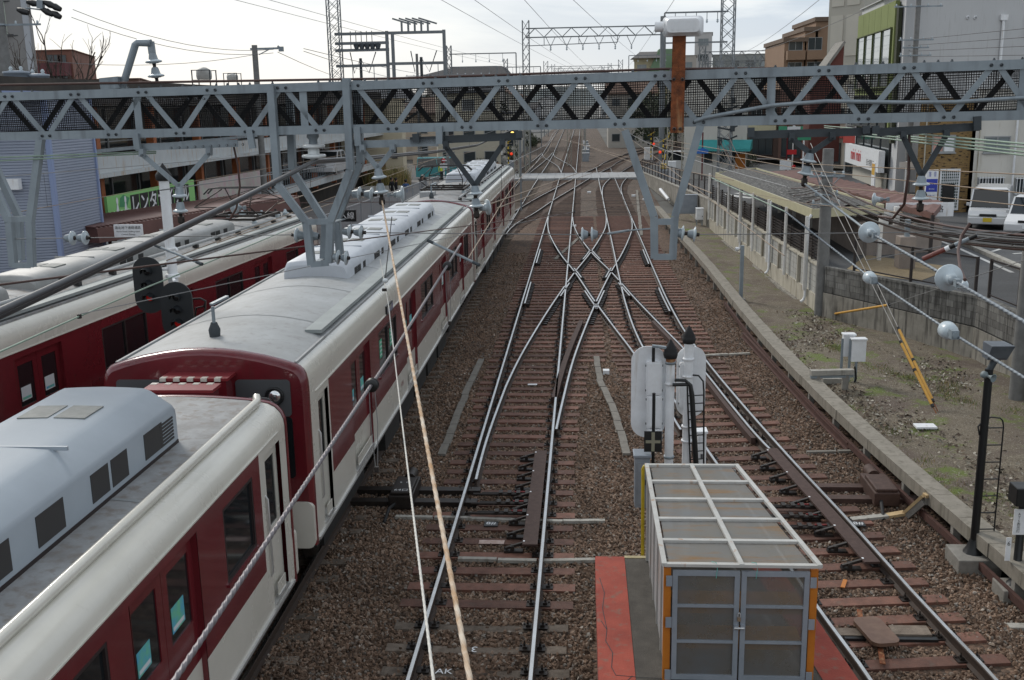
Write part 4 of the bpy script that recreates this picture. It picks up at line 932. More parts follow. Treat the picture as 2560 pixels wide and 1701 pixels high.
for x, y, Yn, lb in ((1026, 607, 0, 'black ring with a thin loop on the grey strand, farther one'), (855, 872, -4.2, 'black ring with a thin loop on the grey strand, nearer one')):
    f = max(0, min(1, (y-562)/(1600-562))); 
    d_ = ray(x, y); tt = min(np.linspace(0, 1, 200), key=lambda u: (ray(x, y).cross((s1.lerp(s2, u)-CC).normalized())).length); p = s1.lerp(s2, float(tt))-V(0, 0, .16*tt*(1-tt))
    d2 = (s2-s1).normalized(); t = thing('wire_ring', lb, 'wire fitting', p); b = MB(); b.lathe([(.014, -.03), (.045, -.03), (.05, -.015), (.03, 0), (.05, .015), (.045, .03), (.014, .03)], p, d2, BLACK, 16); b.build('ring', t)
    b = MB()
    for s_ in (-1, 1): b.tube([p+V(s_*.02, 0, -.03), p+V(s_*.025, .02, -.3), p+V(s_*.008, .03, -.62)], .003, WIRE, 4)
    b.box(p+V(0, .03, -.64), (.03, .03, .04), IRON); b.build('loop_hanger', t)
# cross-span wire with its insulator pairs
def pair(a, c, label, gap=.5):
    t = thing('strain_insulator', label, 'strain insulator', a, 'paired disc strain insulators on the cross-span wires'); d = (Vector(c)-Vector(a)); discs(t, [a, c], .088, PORC); return t
def ppair(x0, y0, x1, y1, label, bk=0.): return pair(GG(x0, y0, bk), GG(x1, y1, bk), label)
ppair(150, 549, 208, 548, 'strain insulator pair near the blue cladding, on the left drop frame wire')
ppair(735, 545, 672, 541, 'strain insulator pair on the trainward side of the four legged frame, facing the farther train', .1)
ppair(790, 533, 843, 536, 'upper strain insulator pair to the right of the four legged frame', .3)
ppair(768, 592, 806, 595, 'lower strain insulator pair to the right of the four legged frame', -.1)
ppair(1378, 540, 1334, 541, 'strain insulator pair over the crossover rails')
ppair(1557, 536, 1612, 541, 'strain insulator pair right of the two legged frame, over the trough')
ppair(812, 446, 868, 449, 'strain insulator pair just below the hanger next to the four legged frame', .3)
span = [((-40, 552), (150, 549)), ((208, 548), (672, 541)), ((843, 536), (1334, 541)), ((1378, 540), (1505, 526)), ((1612, 541), (2420, 532))]
for (x0, y0), (x1, y1) in span: wire('span_wire', [GG(x0, y0), GG(x1, y1)], .006, WIRE, 'thin straight cross-span wire strung between the drop frames at insulator height', 'wire', 'cross-span wires between the drop frames')
b = MB(); b.tube([GG(1400, 539, -.02), GG(1450, 531, -.02)], .016, STEEL, 6); b.tube([GG(1440, 532, -.02), GG(1500, 527, -.02)], .010, STEEL, 6); lab(b.build('turnbuckle'), 'grey turnbuckle between the strain insulators and the two legged frame', 'turnbuckle')
wire('span_wire', [GG(1995, 600, .5), GG(2420, 522, .5)], .005, WIRE, 'thin wire rising to the right across the road below the hanger', 'wire')
# discs seen face on
def faced(x, y, Yp, r, label, dirv=(-.35, -1, .05), tail=None, grp='face-on disc insulators'):
    p = GY(x, y, Yp); t = thing('disc_insulator', label, 'insulator', p, grp); d = Vector(dirv).normalized(); b = MB()
    b.lathe([(.0, -.02), (r*.5, -.018), (r*.95, -.004), (r, .004), (r*.97, .014), (r*.55, .02), (r*.42, .05), (r*.36, .085), (0, .09)], p, d, PORC, 26); b.build('porcelain_disc', t)
    b = MB(); b.lathe([(r*.36, .08), (r*.3, .11), (.012, .115), (.012, .17)], p, d, STEEL, 12); b.box(p+d*.17, (.03, .05, .05), STEEL); b.build('metal_cap', t); return p, d
def strand(pts, r, label, m_=None, tw=5): wire('wire_strand', pts, r*.9, m_ or mat('blue_grey_strand', (.21, .24, .27), .45, .5, var=.3, sc=30), label, 'wire strand', None, twist=tw*.7)
a = q4+V(0, 0, -.05); d1 = GY(2003, 535, 8.9); d2 = GY(2186, 640, 7.0); a3 = GY(2440, 788, 5.2)
strand([a, d1], .012, 'pale strand from the tilted insulator hanger down to the first big disc', STEEL, 0); strand([d1, d2], .0115, 'twisted strand between the two big disc insulators over the road'); strand([d2, a3], .0115, 'twisted strand from the biggest disc to the right edge')
dv = (a3-d1).normalized(); faced(2003, 535, 8.9, .09, 'big pale disc insulator, the upper one on the twisted strand over the road', dv); faced(2186, 640, 7.0, .092, 'largest disc insulator, in front of the fence over the road', dv)
b0 = GY(1810, 488, 11.5); b1 = GY(2012, 645, 9.0); b2 = GY(2196, 769, 7.2); b3 = GY(2440, 920, 5.4)
strand([GY(1640, 410, 16), b0], .008, 'thin strand over the shelter roof', GREENW, 0)
strand([b0, b1], .010, 'pale strand above the shelter wall ending at a cup insulator'); strand([b1, b2], .010, 'twisted strand between the two grey cup insulators'); strand([b2, b3], .010, 'twisted strand from the lower cup insulator to the right edge, lowest one')
def cup(x, y, Yp, r, label, d):
    p = GY(x, y, Yp); t = thing('cup_insulator', label, 'insulator', p, 'grey cup insulators'); b = MB(); b.lathe([(.02, -.10), (r*.7, -.09), (r, -.05), (r*1.02, -.03), (r*.96, .0), (r*.9, .03), (r*.55, .055), (.0, .06)], p, d, PORC, 22); b.build('porcelain_cup', t)
    b = MB(); b.tube([p+d*.05, p+d*.14], [.03, .022], STEEL, 8); b.box(p+d*.10, (.05, .06, .06), STEEL); b.build('metal_cap', t)
dv2 = (b3-b1).normalized(); cup(2006, 641, 9.0, .055, 'grey cup insulator above the retaining wall, by the yellow sleeves', dv2); cup(2187, 763, 7.2, .062, 'grey cup insulator low before the retaining wall', dv2)
faced(2014, 460, 13.5, .085, 'pale disc insulator in front of the shelter roof end', (.9, -.45, .05)); faced(928, 448, 12.6, .105, 'pale disc insulator between the train and the hanger, over the nearer train roof', (-.95, -.3, 0)); faced(1125, 477, 12.3, .095, 'pale disc insulator beside the dark bar hanger over the last train car', (-.9, -.45, -.1)); faced(541, 478, 13.5, .085, 'pale disc insulator over the farther train pantograph', (.9, -.4, 0)); faced(2222, 658, 8.0, .045, 'small pale disc just behind the largest disc', (-.9, -.4, 0))
# ================================================================ PLATFORM END, CAGE AND SIGNALS
PZ = 1.3
REDP = mat('worn_red_paint', (.37, .064, .036), .75, c2=(.25, .042, .027), sc=2.6, bump=.15, bsc=40, streak=(.20, .11, .08), wear=(.55, .75))
PLATC = mat('platform_asphalt', (.095, .085, .072), .9, c2=(.065, .058, .05), sc=6, bump=.35, bsc=70)
t = thing('island_platform', 'end of the island platform with worn red painted edges', 'platform', (.17, 12.66, 0))
pl = [(.17, 12.66), (.17, 2), (3.55, 2), (2.98, 8), (2.66, 10.9), (2.44, 12.66)]
b = MB(); b.add([(x, y, 0) for x, y in pl]+[(x, y, PZ-.012) for x, y in pl], [(i, i+6, (i+1) % 6+6, (i+1) % 6) for i in range(6)], CONC); b.build('platform_wall', t)
b = MB(); b.add([(x, y, PZ-.012) for x, y in pl], [tuple(range(5, -1, -1))], PLATC); b.build('platform_surface', t)
b = MB(); b.bx(.155, .53, 2, 12.4, PZ-.012, PZ-.004, REDP)
for yy in (9.55, 6.6): pass
b.bx(.15, .155, 2, 12.6, .95, PZ-.004, REDP); b.bx(.155, .53, 12.4, 12.64, PZ-.012, PZ-.005, REDP); b.build('painted_edge', t)
b = MB(); b.add([(2.98-.36, 8, PZ-.004), (2.98, 8, PZ-.004), (2.66, 10.9, PZ-.004), (2.44, 12.62, PZ-.004), (2.44-.34, 12.62, PZ-.004), (2.66-.36, 10.9, PZ-.004)], [tuple(range(6))], REDP); b.add([(3.55-.36, 2, PZ-.004), (3.55, 2, PZ-.004), (2.98, 8, PZ-.004), (2.98-.36, 8, PZ-.004)], [(0, 1, 2, 3)], REDP); b.build('painted_edge', t)
b = MB(); b.bx(.53, .82, 12.6, 12.668, PZ-.05, PZ-.002, mat('edge_cream', (.45, .38, .22), .7, var=.3, sc=9)); b.build('edge_line', t)
b = MB(); rr_ = random.Random(4)
for pts in ([(.20, 10.9), (.26, 10.7), (.24, 10.45), (.31, 10.2), (.29, 9.9), (.33, 9.75), (.55, 9.72), (.8, 9.70)], [(.34, 9.6), (.45, 9.66), (.5, 9.74)], [(.2, 12.0), (.25, 11.6), (.22, 11.2), (.26, 10.7)]):
    for a, c in zip(pts, pts[1:]): b.bar((*a, PZ-.0025), (*c, PZ-.0025), .008, .002, BLACK)
b.build('crack', t)
# --- cage
MESHP = mat('cage_mesh', (.185, .195, .205), .5, .2, c2=(.175, .15, .115), sc=2.2, alpha=.64, detail=7)
MESHT = mat('cage_mesh_roof', (.175, .185, .19), .5, .1, c2=(.205, .18, .14), sc=1.3, streak=(.26, .14, .045), wear=(.52, .74), alpha=.80, detail=7, smap=(1.6, 7, 1))
FRAME = mat('cage_frame', (.30, .33, .37), .45, .2, c2=(.23, .26, .295), sc=3)
FRAMEW = mat('cage_frame_pale', (.50, .50, .475), .5, .0, c2=(.41, .40, .375), sc=4, streak=(.32, .15, .05), wear=(.62, .74))
YF, YB, ZT = 9.66, 12.56, 2.58
xr = lambda y: 2.30-.40*(y-YF)/(YB-YF)
t = thing('storage_cage', 'grey mesh storage cage with orange corner posts and rusty roof panels on the platform', 'cage', (.81, YF, PZ))
for x, y in ((.835, YF+.03), (2.275, YF+.03), (.835, YB-.03), (1.875, YB-.03)):
    b = MB(); b.bx(x-.035, x+.035, y-.03, y+.03, PZ, ZT-.04, ORANGE if y < 11 else FRAMEW); b.build('corner_post', t)
b = MB(); W5 = [YF+(YB-YF)*k/5 for k in range(6)]
for k in range(5):
    for j in (0, 1):
        ya, yb = W5[k]+.035, W5[k+1]-.035
        xa = lambda y, j=j: .83+(xr(y)-.86)*(.5*j)+.02; xb = lambda y, j=j: .83+(xr(y)-.86)*(.5*j+.5)-.02
        q = MB(); q.add([(xa(ya), ya, ZT-.012), (xb(ya), ya, ZT-.012), (xb(yb), yb, ZT-.012), (xa(yb), yb, ZT-.012)], [(0, 1, 2, 3)], MESHT); q.build('roof_mesh', t)
b = MB()
for y in W5: b.bar((.80, y, ZT-.0), (xr(y)+.03, y, ZT-.0), .055, .03, FRAMEW)
for f in (0, .5, 1): b.bar((.80+(xr(YF)-.78)*f, YF-.02, ZT+.004), (.80+(xr(YB)-.78)*f, YB+.02, ZT+.004), .05, .034, FRAMEW)
b.build('roof_frame', t)
b = MB(); b.add([(.83, YF+.04, PZ+.02), (.83, YB-.04, PZ+.02), (.83, YB-.04, ZT-.03), (.83, YF+.04, ZT-.03)], [(0, 1, 2, 3)], mat('side_sheet', (.42, .43, .44), .5, c2=(.34, .35, .355), sc=3, streak=(.33, .17, .07), wear=(.56, .76))); b.add([(2.28, YF+.04, PZ+.02), (1.88, YB-.04, PZ+.02), (1.88, YB-.04, ZT-.03), (2.28, YF+.04, ZT-.03)], [(3, 2, 1, 0)], MESHP)
b.add([(.84, YB-.01, PZ+.02), (1.88, YB-.01, PZ+.02), (1.88, YB-.01, ZT-.03), (.84, YB-.01, ZT-.03)], [(0, 1, 2, 3)], MESHP); b.build('side_panel', t)
b = MB()
for k in range(1, 5): b.bx(.812, .83, W5[k]-.012, W5[k]+.012, PZ+.02, ZT-.05, FRAMEW)
b.build('side_rib', t)
for x0, x1 in ((.885, 1.545), (1.562, 2.225)):
    b = MB(); y = YF-.005
    for a0, a1, z0, z1 in ((x0, x0+.05, PZ+.03, ZT-.06), (x1-.05, x1, PZ+.03, ZT-.06), (x0+.05, x1-.05, PZ+.03, PZ+.08), (x0+.05, x1-.05, ZT-.11, ZT-.06), (x0+.05, x1-.05, PZ+.44, PZ+.465), (x0+.05, x1-.05, PZ+.83, PZ+.855)): b.bx(a0, a1, y-.02, y+.015, z0, z1, FRAME)
    o = b.build('cage_door', t)
    q = MB(); q.add([(x0+.05, y+.004, PZ+.08), (x1-.05, y+.004, PZ+.08), (x1-.05, y+.004, ZT-.11), (x0+.05, y+.004, ZT-.11)], [(0, 1, 2, 3)], MESHP); q.build('door_mesh', o)
    for z in (PZ+.08, PZ+.66, ZT-.17):
        hx = x0-.035 if x0 < 1.2 else x1+.035; q = MB(); q.bx(hx-.03, hx+.03, y-.03, y-.018, z-.05, z+.06, FRAME); q.build('hinge', o)
b = MB()
for z in (PZ+.385, PZ+.775): b.bx(.9, 2.2, YF+.02, YF+.4, z-.03, z+.03, mat('shelf_rust', (.36, .17, .04), .8, var=.4, sc=5))
b.build('shelf', t)
b = MB(); b.tube([(1.50, YF-.045, PZ+.62), (1.60, YF-.045, PZ+.62)], .012, ALU, 6); b.bx(1.50, 1.545, YF-.04, YF-.02, PZ+.60, PZ+.65, FRAME); b.bx(1.565, 1.61, YF-.04, YF-.02, PZ+.60, PZ+.65, FRAME); b.build('latch', t)
b = MB(); b.bx(1.528, 1.56, YF-.06, YF-.03, PZ+.70, PZ+.74, COPPER); b.tube([(1.533, YF-.045, PZ+.74), (1.534, YF-.045, PZ+.78), (1.544, YF-.045, PZ+.79), (1.554, YF-.045, PZ+.78), (1.555, YF-.045, PZ+.74)], .005, ALU, 5); b.build('padlock', t)
for x in (1.31, 1.70):
    b = MB(); b.tube([(x-.04, YF+.03, ZT+.02), (x, YF-.01, ZT+.03), (x+.01, YF-.03, ZT-.03), (x, YF-.03, ZT-.13)], .003, mat('cyan_string', (.10, .50, .42), .6), 4); b.build('string_tie', t)
b = MB(); b.tube([GY(1481, 1283, 12.75), GY(1482, 1080, 12.75), GY(1484, 1075, 12.75), GY(1497, 1074, 12.75)], .022, YELP, 8); lab(b.build('guard_pipe'), 'yellow guard pipe standing at the corner of the platform end by the cage', 'guard pipe')
# --- signals standing beyond the platform end, seen from behind
def px2(x, y): return (1550+x/3.92)/K, (800+y/3.92)/K
def mastsignal(label, xm, ytop, Yp, brd, boxes, r=.062):
    base = GY(*px2(xm-4, 1390), Yp); top = GY(*px2(xm, ytop), Yp)
    t = thing('railway_signal', label, 'railway signal', (base.x, Yp, 0), 'white signals seen from behind at the platform end'); ax = V((base.x+top.x)/2, Yp, 0)
    b = MB(); b.tube([ax, V(ax.x, Yp, top.z-.16)], r, WHITE, 14); b.lathe([(.16, 0), (.16, .1), (.1, .14)], ax, (0, 0, 1), CONC, 14); b.build('mast', t)
    b = MB(); b.lathe([(.06, -.16), (.088, -.15), (.10, -.10), (.10, -.07), (.088, -.055), (.09, -.04), (.045, .05), (.015, .10), (.004, .115)], V(ax.x, Yp, top.z-.11), (0, 0, 1), RUBBER, 20); b.build('finial', t)
    p0, p1 = GY(*px2(brd[0], brd[3]), Yp+.14), GY(*px2(brd[1], brd[2]), Yp+.14)
    b = MB(); rx = (p1.x-p0.x)/2*.9; b.prism(rrect(p0.x, p1.x, p0.z, p1.z, rx, 8), ((0, Yp+.14, 0), (1, 0, 0), (0, 0, 1), (0, 1, 0)), 0, .02, WHITE); b.build('backboard', t)
    for (x0, x1, y0, y1) in boxes:
        a, c = GY(*px2(x0, y1), Yp+.02), GY(*px2(x1, y0), Yp+.02); b = MB(); b.prism(rrect(a.x, c.x, a.z, c.z, .03, 3), ((0, Yp+.02, 0), (1, 0, 0), (0, 0, 1), (0, 1, 0)), 0, .12, WHITE)
        b.prism(rrect(a.x+.025, c.x-.025, a.z+.025, c.z-.025, .02, 3), ((0, Yp+.02, 0), (1, 0, 0), (0, 0, 1), (0, 1, 0)), -.012, 0, WHITE); o = b.build('lamp_housing', t)
        for s_ in (a.x, c.x):
            for z in (a.z+.06, c.z-.06): q = MB(); q.bx(s_-.012, s_+.012, Yp+.03, Yp+.06, z-.012, z+.012, BOLT); q.build('housing_clip', o)
    return t, ax, top
s1_, ax1, tp1 = mastsignal('nearer white signal mast with two lamp housings and a rust patch under its black cap', 490, 190, 14.0, (105, 455, 258, 1150), [(255, 415, 410, 735), (258, 415, 742, 1060), (265, 415, 1070, 1200)])
b = MB(); q = GY(*px2(330, 275), 14.0); b.bar(V(ax1.x, 14, q.z), V(q.x-.02, 14, q.z+.03), .07, .03, STEEL, (0, 0, 1)); b.tube([V(q.x, 14.03, q.z-.2), V(q.x, 14.03, q.z+.04)], .022, BLACK, 8); b.build('hanger_bracket', s1_)
b = MB()
for yy in (430, 635, 1350): q = GY(*px2(490, yy), 14); b.lathe([(.063, 0), (.074, 0), (.074, .035), (.063, .035)], V(ax1.x, 14, q.z), (0, 0, 1), STEEL if yy != 635 else WHITE, 14)
b.build('clamp_band', s1_)
b = MB(); q = GY(*px2(500, 390), 14); b.lathe([(.0625, -.035), (.0635, -.03), (.0635, .035), (.0625, .04)], V(ax1.x, 14, q.z), (0, 0, 1), RUST, 14); b.build('rust_patch', s1_)
s2_, ax2, tp2 = mastsignal('farther and taller white signal mast with its backboard centred behind it', 666, 55, 15.0, (545, 847, 262, 945), [(578, 700, 420, 860)], .068)
b = MB()
for yy in (390, 560, 1050, 1190): q = GY(*px2(666, yy), 15); b.lathe([(.069, 0), (.086, 0), (.086, .03), (.069, .03)], V(ax2.x, 15, q.z), (0, 0, 1), WHITE, 14)
b.build('clamp_band', s2_)
b = MB(); b.tube([GY(*px2(715, 540), 14.95), GY(*px2(770, 545), 14.9), GY(*px2(815, 600), 14.9), GY(*px2(822, 700), 14.9), GY(*px2(820, 1420), 14.9)], .013, BLACK, 6)
b.tube([GY(*px2(660, 650), 14.9), GY(*px2(664, 800), 14.9), GY(*px2(690, 1420), 14.9)], .013, BLACK, 6)
for k in range(9): yy = 735+k*78; b.tube([GY(*px2(666+(yy-735)*.035, yy+8), 14.9), GY(*px2(822, yy), 14.9)], .009, BLACK, 6)
b.build('ladder', s2_)
b = MB(); b.tube([GY(*px2(535, 588), 13.9), GY(*px2(640, 592), 13.9), GY(*px2(690, 640), 13.9), GY(*px2(705, 740), 13.9), GY(*px2(745, 1420), 13.9)], [.024, .024, .03, .036, .038], BLACK, 8); b.tube([GY(*px2(515, 635), 13.9), GY(*px2(690, 632), 13.9)], .024, BLACK, 8); b.build('cable_pipe', s1_)
t = thing('track_marker', 'black marker plate with a pale cross on a dark rod before the white signals', 'track marker', (GY(*px2(325, 1390), 13.4).x, 13.4, 0))
mx = GY(*px2(328, 1000), 13.4).x; b = MB(); b.tube([V(mx, 13.4, 0), GY(*px2(333, 716), 13.4)], .022, BLACK, 8); b.build('rod', t)
a, c = GY(*px2(235, 1290), 13.36), GY(*px2(412, 1090), 13.36); b = MB(); b.bx(a.x, c.x, 13.35, 13.365, a.z, c.z, BLACK); b.build('plate', t)
cm_ = mat('marker_cross', (.23, .22, .16), .6); b = MB(); xm, zm = (a.x+c.x)/2, (a.z+c.z)/2; b.bx(a.x+.02, c.x-.02, 13.343, 13.35, zm-.02, zm+.02, cm_); b.bx(xm-.022, xm+.022, 13.340, 13.343, a.z+.01, c.z-.01, cm_); b.build('cross', t)
def eqbox(name, label, cat, x0, x1, y0, y1, z0, z1, m_, lid=None, cable=False, grp=None, legs=0):
    t = thing(name, label, cat, ((x0+x1)/2, (y0+y1)/2, 0), grp); b = MB(); b.bx(x0, x1, y0, y1, z0+legs, z1-.04, m_); b.build('body', t, .01)
    b = MB(); b.bx(x0-.02, x1+.02, y0-.02, y1+.02, z1-.04, z1, lid or m_); b.build('lid', t, .008)
    b = MB(); b.bx(x0+.04, x1-.04, y0-.012, y0, z0+legs+.05, z1-.1, m_); b.box((x1-.07, y0-.02, (z0+z1)/2), (.03, .02, .07), BOLT); b.build('door', t)
    if legs:
        for x in (x0+.05, x1-.05): b = MB(); b.bx(x-.03, x+.03, (y0+y1)/2-.03, (y0+y1)/2+.03, 0, z0+legs, STEEL); b.build('leg', t)
    return t
a, c = GY(*px2(146, 1500), 13.3), GY(*px2(295, 1325), 13.3); eqbox('junction_box', 'grey junction box with bolted lid at the foot of the nearer signal', 'junction box', a.x, c.x, 13.3, 13.55, max(.05, a.z-.5), c.z, FRAME)
a, c = GY(*px2(755, 1390), 15.3), GY(*px2(850, 1090), 15.3); eqbox('junction_box', 'white junction box behind the signal ladder', 'junction box', a.x, c.x, 15.3, 15.5, a.z-.3, c.z, WHITE, legs=.2)
# ================================================================ TRACKSIDE DETAILS
def point_machine(label, cx, cy, s, m_, num=None):
    """points motor on two long bearers, s = -1 when it stands left of its track"""
    t = thing('point_machine', label, 'point machine', (cx, cy, 0))
    b = MB(); b.bx(cx-.22, cx+.22, cy-.62, cy+.42, .05, .30, m_); b.bx(cx-.19, cx+.19, cy-.58, cy+.2, .30, .36, m_); b.build('casing', t, .02)
    b = MB(); b.tube([(cx+.02, cy+.35, .26), (cx+.02, cy+.72, .26)], .11, m_, 12); b.build('motor', t)
    b = MB(); b.tube([(cx-.1, cy-.6, .15), (cx-.16, cy-.85, .16), (cx-.2, cy-1.15, .02)], .03, RUBBER, 8); b.build('cable', t)
    for dy in (-.34, .24):
        b = MB(); b.bx(cx-1.15, cx+1.35 if s < 0 else cx+1.0, cy+dy-.1, cy+dy+.1, -.03, .12, m_); b.build('bearer', t)
    if num: text_mesh(num, .13, WHITE, 'number', t, (cx, cy-.48, .362), (1, 0, 0), (0, 1, 0)); text_mesh('R   N', .08, WHITE, 'number', t, (cx, cy-.1, .362), (1, 0, 0), (0, 1, 0))
    return t
pm = GZ(925, 1150, .2); point_machine('black point machine lettered 64 left of the central track', pm.x, pm.y+.5, -1, IRON, '64ロ')
pm = GZ(2010, 1120, .2); point_machine('brown point machine between the right track and the cable trough', pm.x+.1, pm.y, 1, mat('brown_iron', (.07, .035, .025), .7, var=.4, sc=8))
def point_boards(trk, f, y0, y1, sx, label):
    """board over the switch drive with its row of slide-chair levers"""
    t = thing('switch_cover', label, 'switch cover', (f(y0), y0, 0)); b = MB()
    b.sweep([(-.12, .19), (-.12, .225), (.12, .225), (.12, .19)], [V(f(y)+sx, y, 0) for y in np.linspace(y0, y1, 9)], PLANK, True); b.build('board', t)
    for i in range(9):
        y = y0+.12+(y1-y0-.24)*i/8; x = f(y)+sx; b = MB(); b.bx(x-.42, x-.12, y-.06, y+.06, .04, .075, IRON); b.bar((x-.40, y, .10), (x-.10, y, .20), .05, .04, IRON); b.bx(x-.32, x-.26, y-.05, y+.05, .07, .15, IRON); b.lathe([(.025, 0), (.025, .03)], (x-.4, y, .09), (0, 0, 1), BOLT, 6, False); b.build('lever', t)
        if i % 2 == 0: b = MB(); b.bx(x-.115, x-.085, y-.02, y+.02, .226, .232, WHITE); b.build('paint_mark', t)
    for i, y in enumerate(np.linspace(y0+1.5, y0+2.4, 3)):
        x = f(y); b = MB(); b.tube([(x-1.35, y, .13), (x-.1, y, .13)], .028, IRON, 8); b.tube([(x-1.2, y+.1, .12), (x-.3, y+.1, .12)], .018, IRON, 6)
        for k in range(4): b.box((x-.85+k*.16, y+.02, .16), (.07, .14, .05), IRON)
        b.box((x-.5, y+.05, .165), (.2, .02, .02), mat('red_mark', (.25, .03, .03), .6)); b.build('drive_rod', t)
point_boards(T3, lambda y: -.652, 15.4, 20.0, -.2, 'brown board over the switch drive inside the central track')
point_boards(T4, lambda y: t4(y)+.752, 14.9, 20.2, -.23, 'brown board over the switch drive inside the right track')
b = MB(); 
for f, y0, y1, d in ((c3, 15.6, 24, .15), (t4, 15.6, 24, .13)):
    pass
def covers(name, label, cat, pts, w, m_, L_=.55, z=.05, h=.05):
    t = thing(name, label, cat, pts[0]); P = [Vector(p) for p in pts]; b = MB(); k = 0
    for a, c in zip(P, P[1:]):
        n_ = max(1, int((c-a).length/L_))
        for i in range(n_):
            p, q = a.lerp(c, i/n_), a.lerp(c, (i+.96)/n_); j = V(rnd.uniform(-.015, .015), rnd.uniform(-.01, .01), rnd.uniform(-.006, .006)); b.bar(p+j+V(0, 0, z), q+j+V(0, 0, z), w, h, m_)
    b.build('cover_row', t); return t
COVC = mat('grey_cover', (.21, .195, .17), .9, c2=(.15, .138, .12), sc=5, bump=.2, bsc=60)
covers('cable_cover', 'row of grey cable covers between the nearer train and the central track', 'cable cover', [GZ(1110, 832), GZ(1078, 900), GZ(1045, 985), GZ(1018, 1055)], .16, COVC)
covers('cable_cover', 'row of grey cable covers between the two tracks before the white signals', 'cable cover', [GZ(1374, 826), GZ(1382, 880), GZ(1408, 935), GZ(1430, 1000), GZ(1445, 1054)], .16, COVC)
covers('cable_cover', 'pale cover line across the central track under the black number plate', 'cable cover', [GZ(912, 1197), GZ(1090, 1201), GZ(1300, 1208), GZ(1400, 1207)], .09, CONCL, .6)
covers('cable_cover', 'pale cover line across the central track, nearest to the platform', 'cable cover', [GZ(1055, 1296), GZ(1240, 1300), GZ(1375, 1297)], .09, CONCL, .6)
covers('cable_cover', 'pale cover line crossing under the rails by the white signals', 'cable cover', [GZ(1580, 826), GZ(1730, 818)], .10, CONCL, .6)
covers('cable_cover', 'short grey cover line in the ballast left of the trough', 'cable cover', [GZ(1860, 1047), GZ(2000, 1044)], .09, COVC, .5)
covers('cable_cover', 'grey cover line running beside the far crossover tracks', 'cable cover', [GZ(1478, 545), GZ(1470, 470), GZ(1468, 440)], .18, COVC, 1.0)
covers('cable_cover', 'cover line slanting over the ballast near the last train car', 'cable cover', [GZ(1280, 600), GZ(1340, 545)], .16, COVC, .7)
def plate(label, p, w, d, h, m_, name='marker_plate', cat='marker plate', txt=None, grp=None):
    b = MB(); b.box((p.x, p.y, p.z+h/2), (w, d, h), m_); o = b.build(name, None, .008); lab(o, label, cat, grp)
    if txt: text_mesh(txt, d*.8, WHITE, 'number', o, (p.x, p.y, p.z+h), (1, 0, 0), (0, 1, 0))
plate('black number plate lying between the central rails', GZ(1132, 1209, .05), .24, .2, .02, BLACK, txt='8#')
plate('black number plate lying beside the cage roof corner', GZ(1978, 1209, .05), .22, .2, .02, BLACK, txt='8#')
plate('white label plate on the red sleeper below the brown board', GZ(1133, 1250, .045), .42, .15, .012, mat('label_plate', (.50, .40, .36), .6, c2=(.35, .22, .18), sc=12))
plate('white block standing in the ballast between the tracks', GZ(1397, 862), .17, .2, .12, WHITE, 'marker_block', 'marker block')
plate('thin white strip on a sleeper of the central track', GZ(1227, 887, .05), .24, .1, .02, WHITE)
for x, y, lb in ((1322, 524, 'small white marker block left of the crossover'), (1460, 453, 'small white block on the far sleepers near the crossing'), (1486, 462, 'small reddish-white block by the far switch'), (1358, 445, 'white block between the far tracks')):
    plate(lb, GZ(x, y), .3, .3, .14, WHITE, 'marker_block', 'marker block')
plate('white slab lying on the mossy bank', GZ(2132, 985, .3), .42, .28, .05, WHITE, 'stone_slab', 'slab'); plate('pale stone slab at the right edge of the ballast', GZ(2350, 1450), .3, .14, .06, CONCL, 'stone_slab', 'slab')
text_mesh('3', .2, WHITE, 'sleeper_number', T3, (-1.45, 12.48, .02), (-1, 0, 0), (0, -1, 0)); text_mesh('AK', .17, WHITE, 'sleeper_number', T3, (-1.78, 11.90, .025), (1, 0, 0), (0, 1, 0))
# brown track transponder on the right track
p = GZ(2018, 1465, .1); t = thing('track_transponder', 'rounded brown transponder plate between the rails of the right track', 'track transponder', (p.x, p.y, 0))
b = MB(); b.prism(rrect(-.19, .19, -.36, .36, .11, 5), (p+V(.0, 0, .04), (.985, .17, 0), (-.17, .985, 0), (0, 0, 1)), 0, .05, mat('brown_plate', (.17, .10, .065), .5, c2=(.12, .065, .045), sc=6)); b.build('plate', t, .012)
b = MB(); b.bx(p.x-.5, p.x-.1, p.y+.02, p.y+.22, 0, .09, CSLP); b.bx(p.x+.25, p.x+.75, p.y+.05, p.y+.3, 0, .10, CSLP); b.bx(p.x-.45, p.x+.8, p.y-.05, p.y+.03, .02, .08, BLACK); b.build('base_block', t)
for dy in (.55, -.5): b = MB(); b.bar((p.x-.1, p.y+dy-.2, .09), (p.x-.02, p.y+dy+.2, .09), .07, .012, RUST); b.build('fixing_strap', t)
for x, y, lb in ((1945, 1345, 'small rusty strap on a red sleeper of the right track'), (1800, 1056, 'small rusty strap on a sleeper behind the cage'),):
    q = GZ(x, y, .06); b = MB(); b.bar(q-V(.05, .13, 0), q+V(.05, .13, 0), .06, .012, ORANGE); lab(b.build('steel_strap'), lb, 'strap')
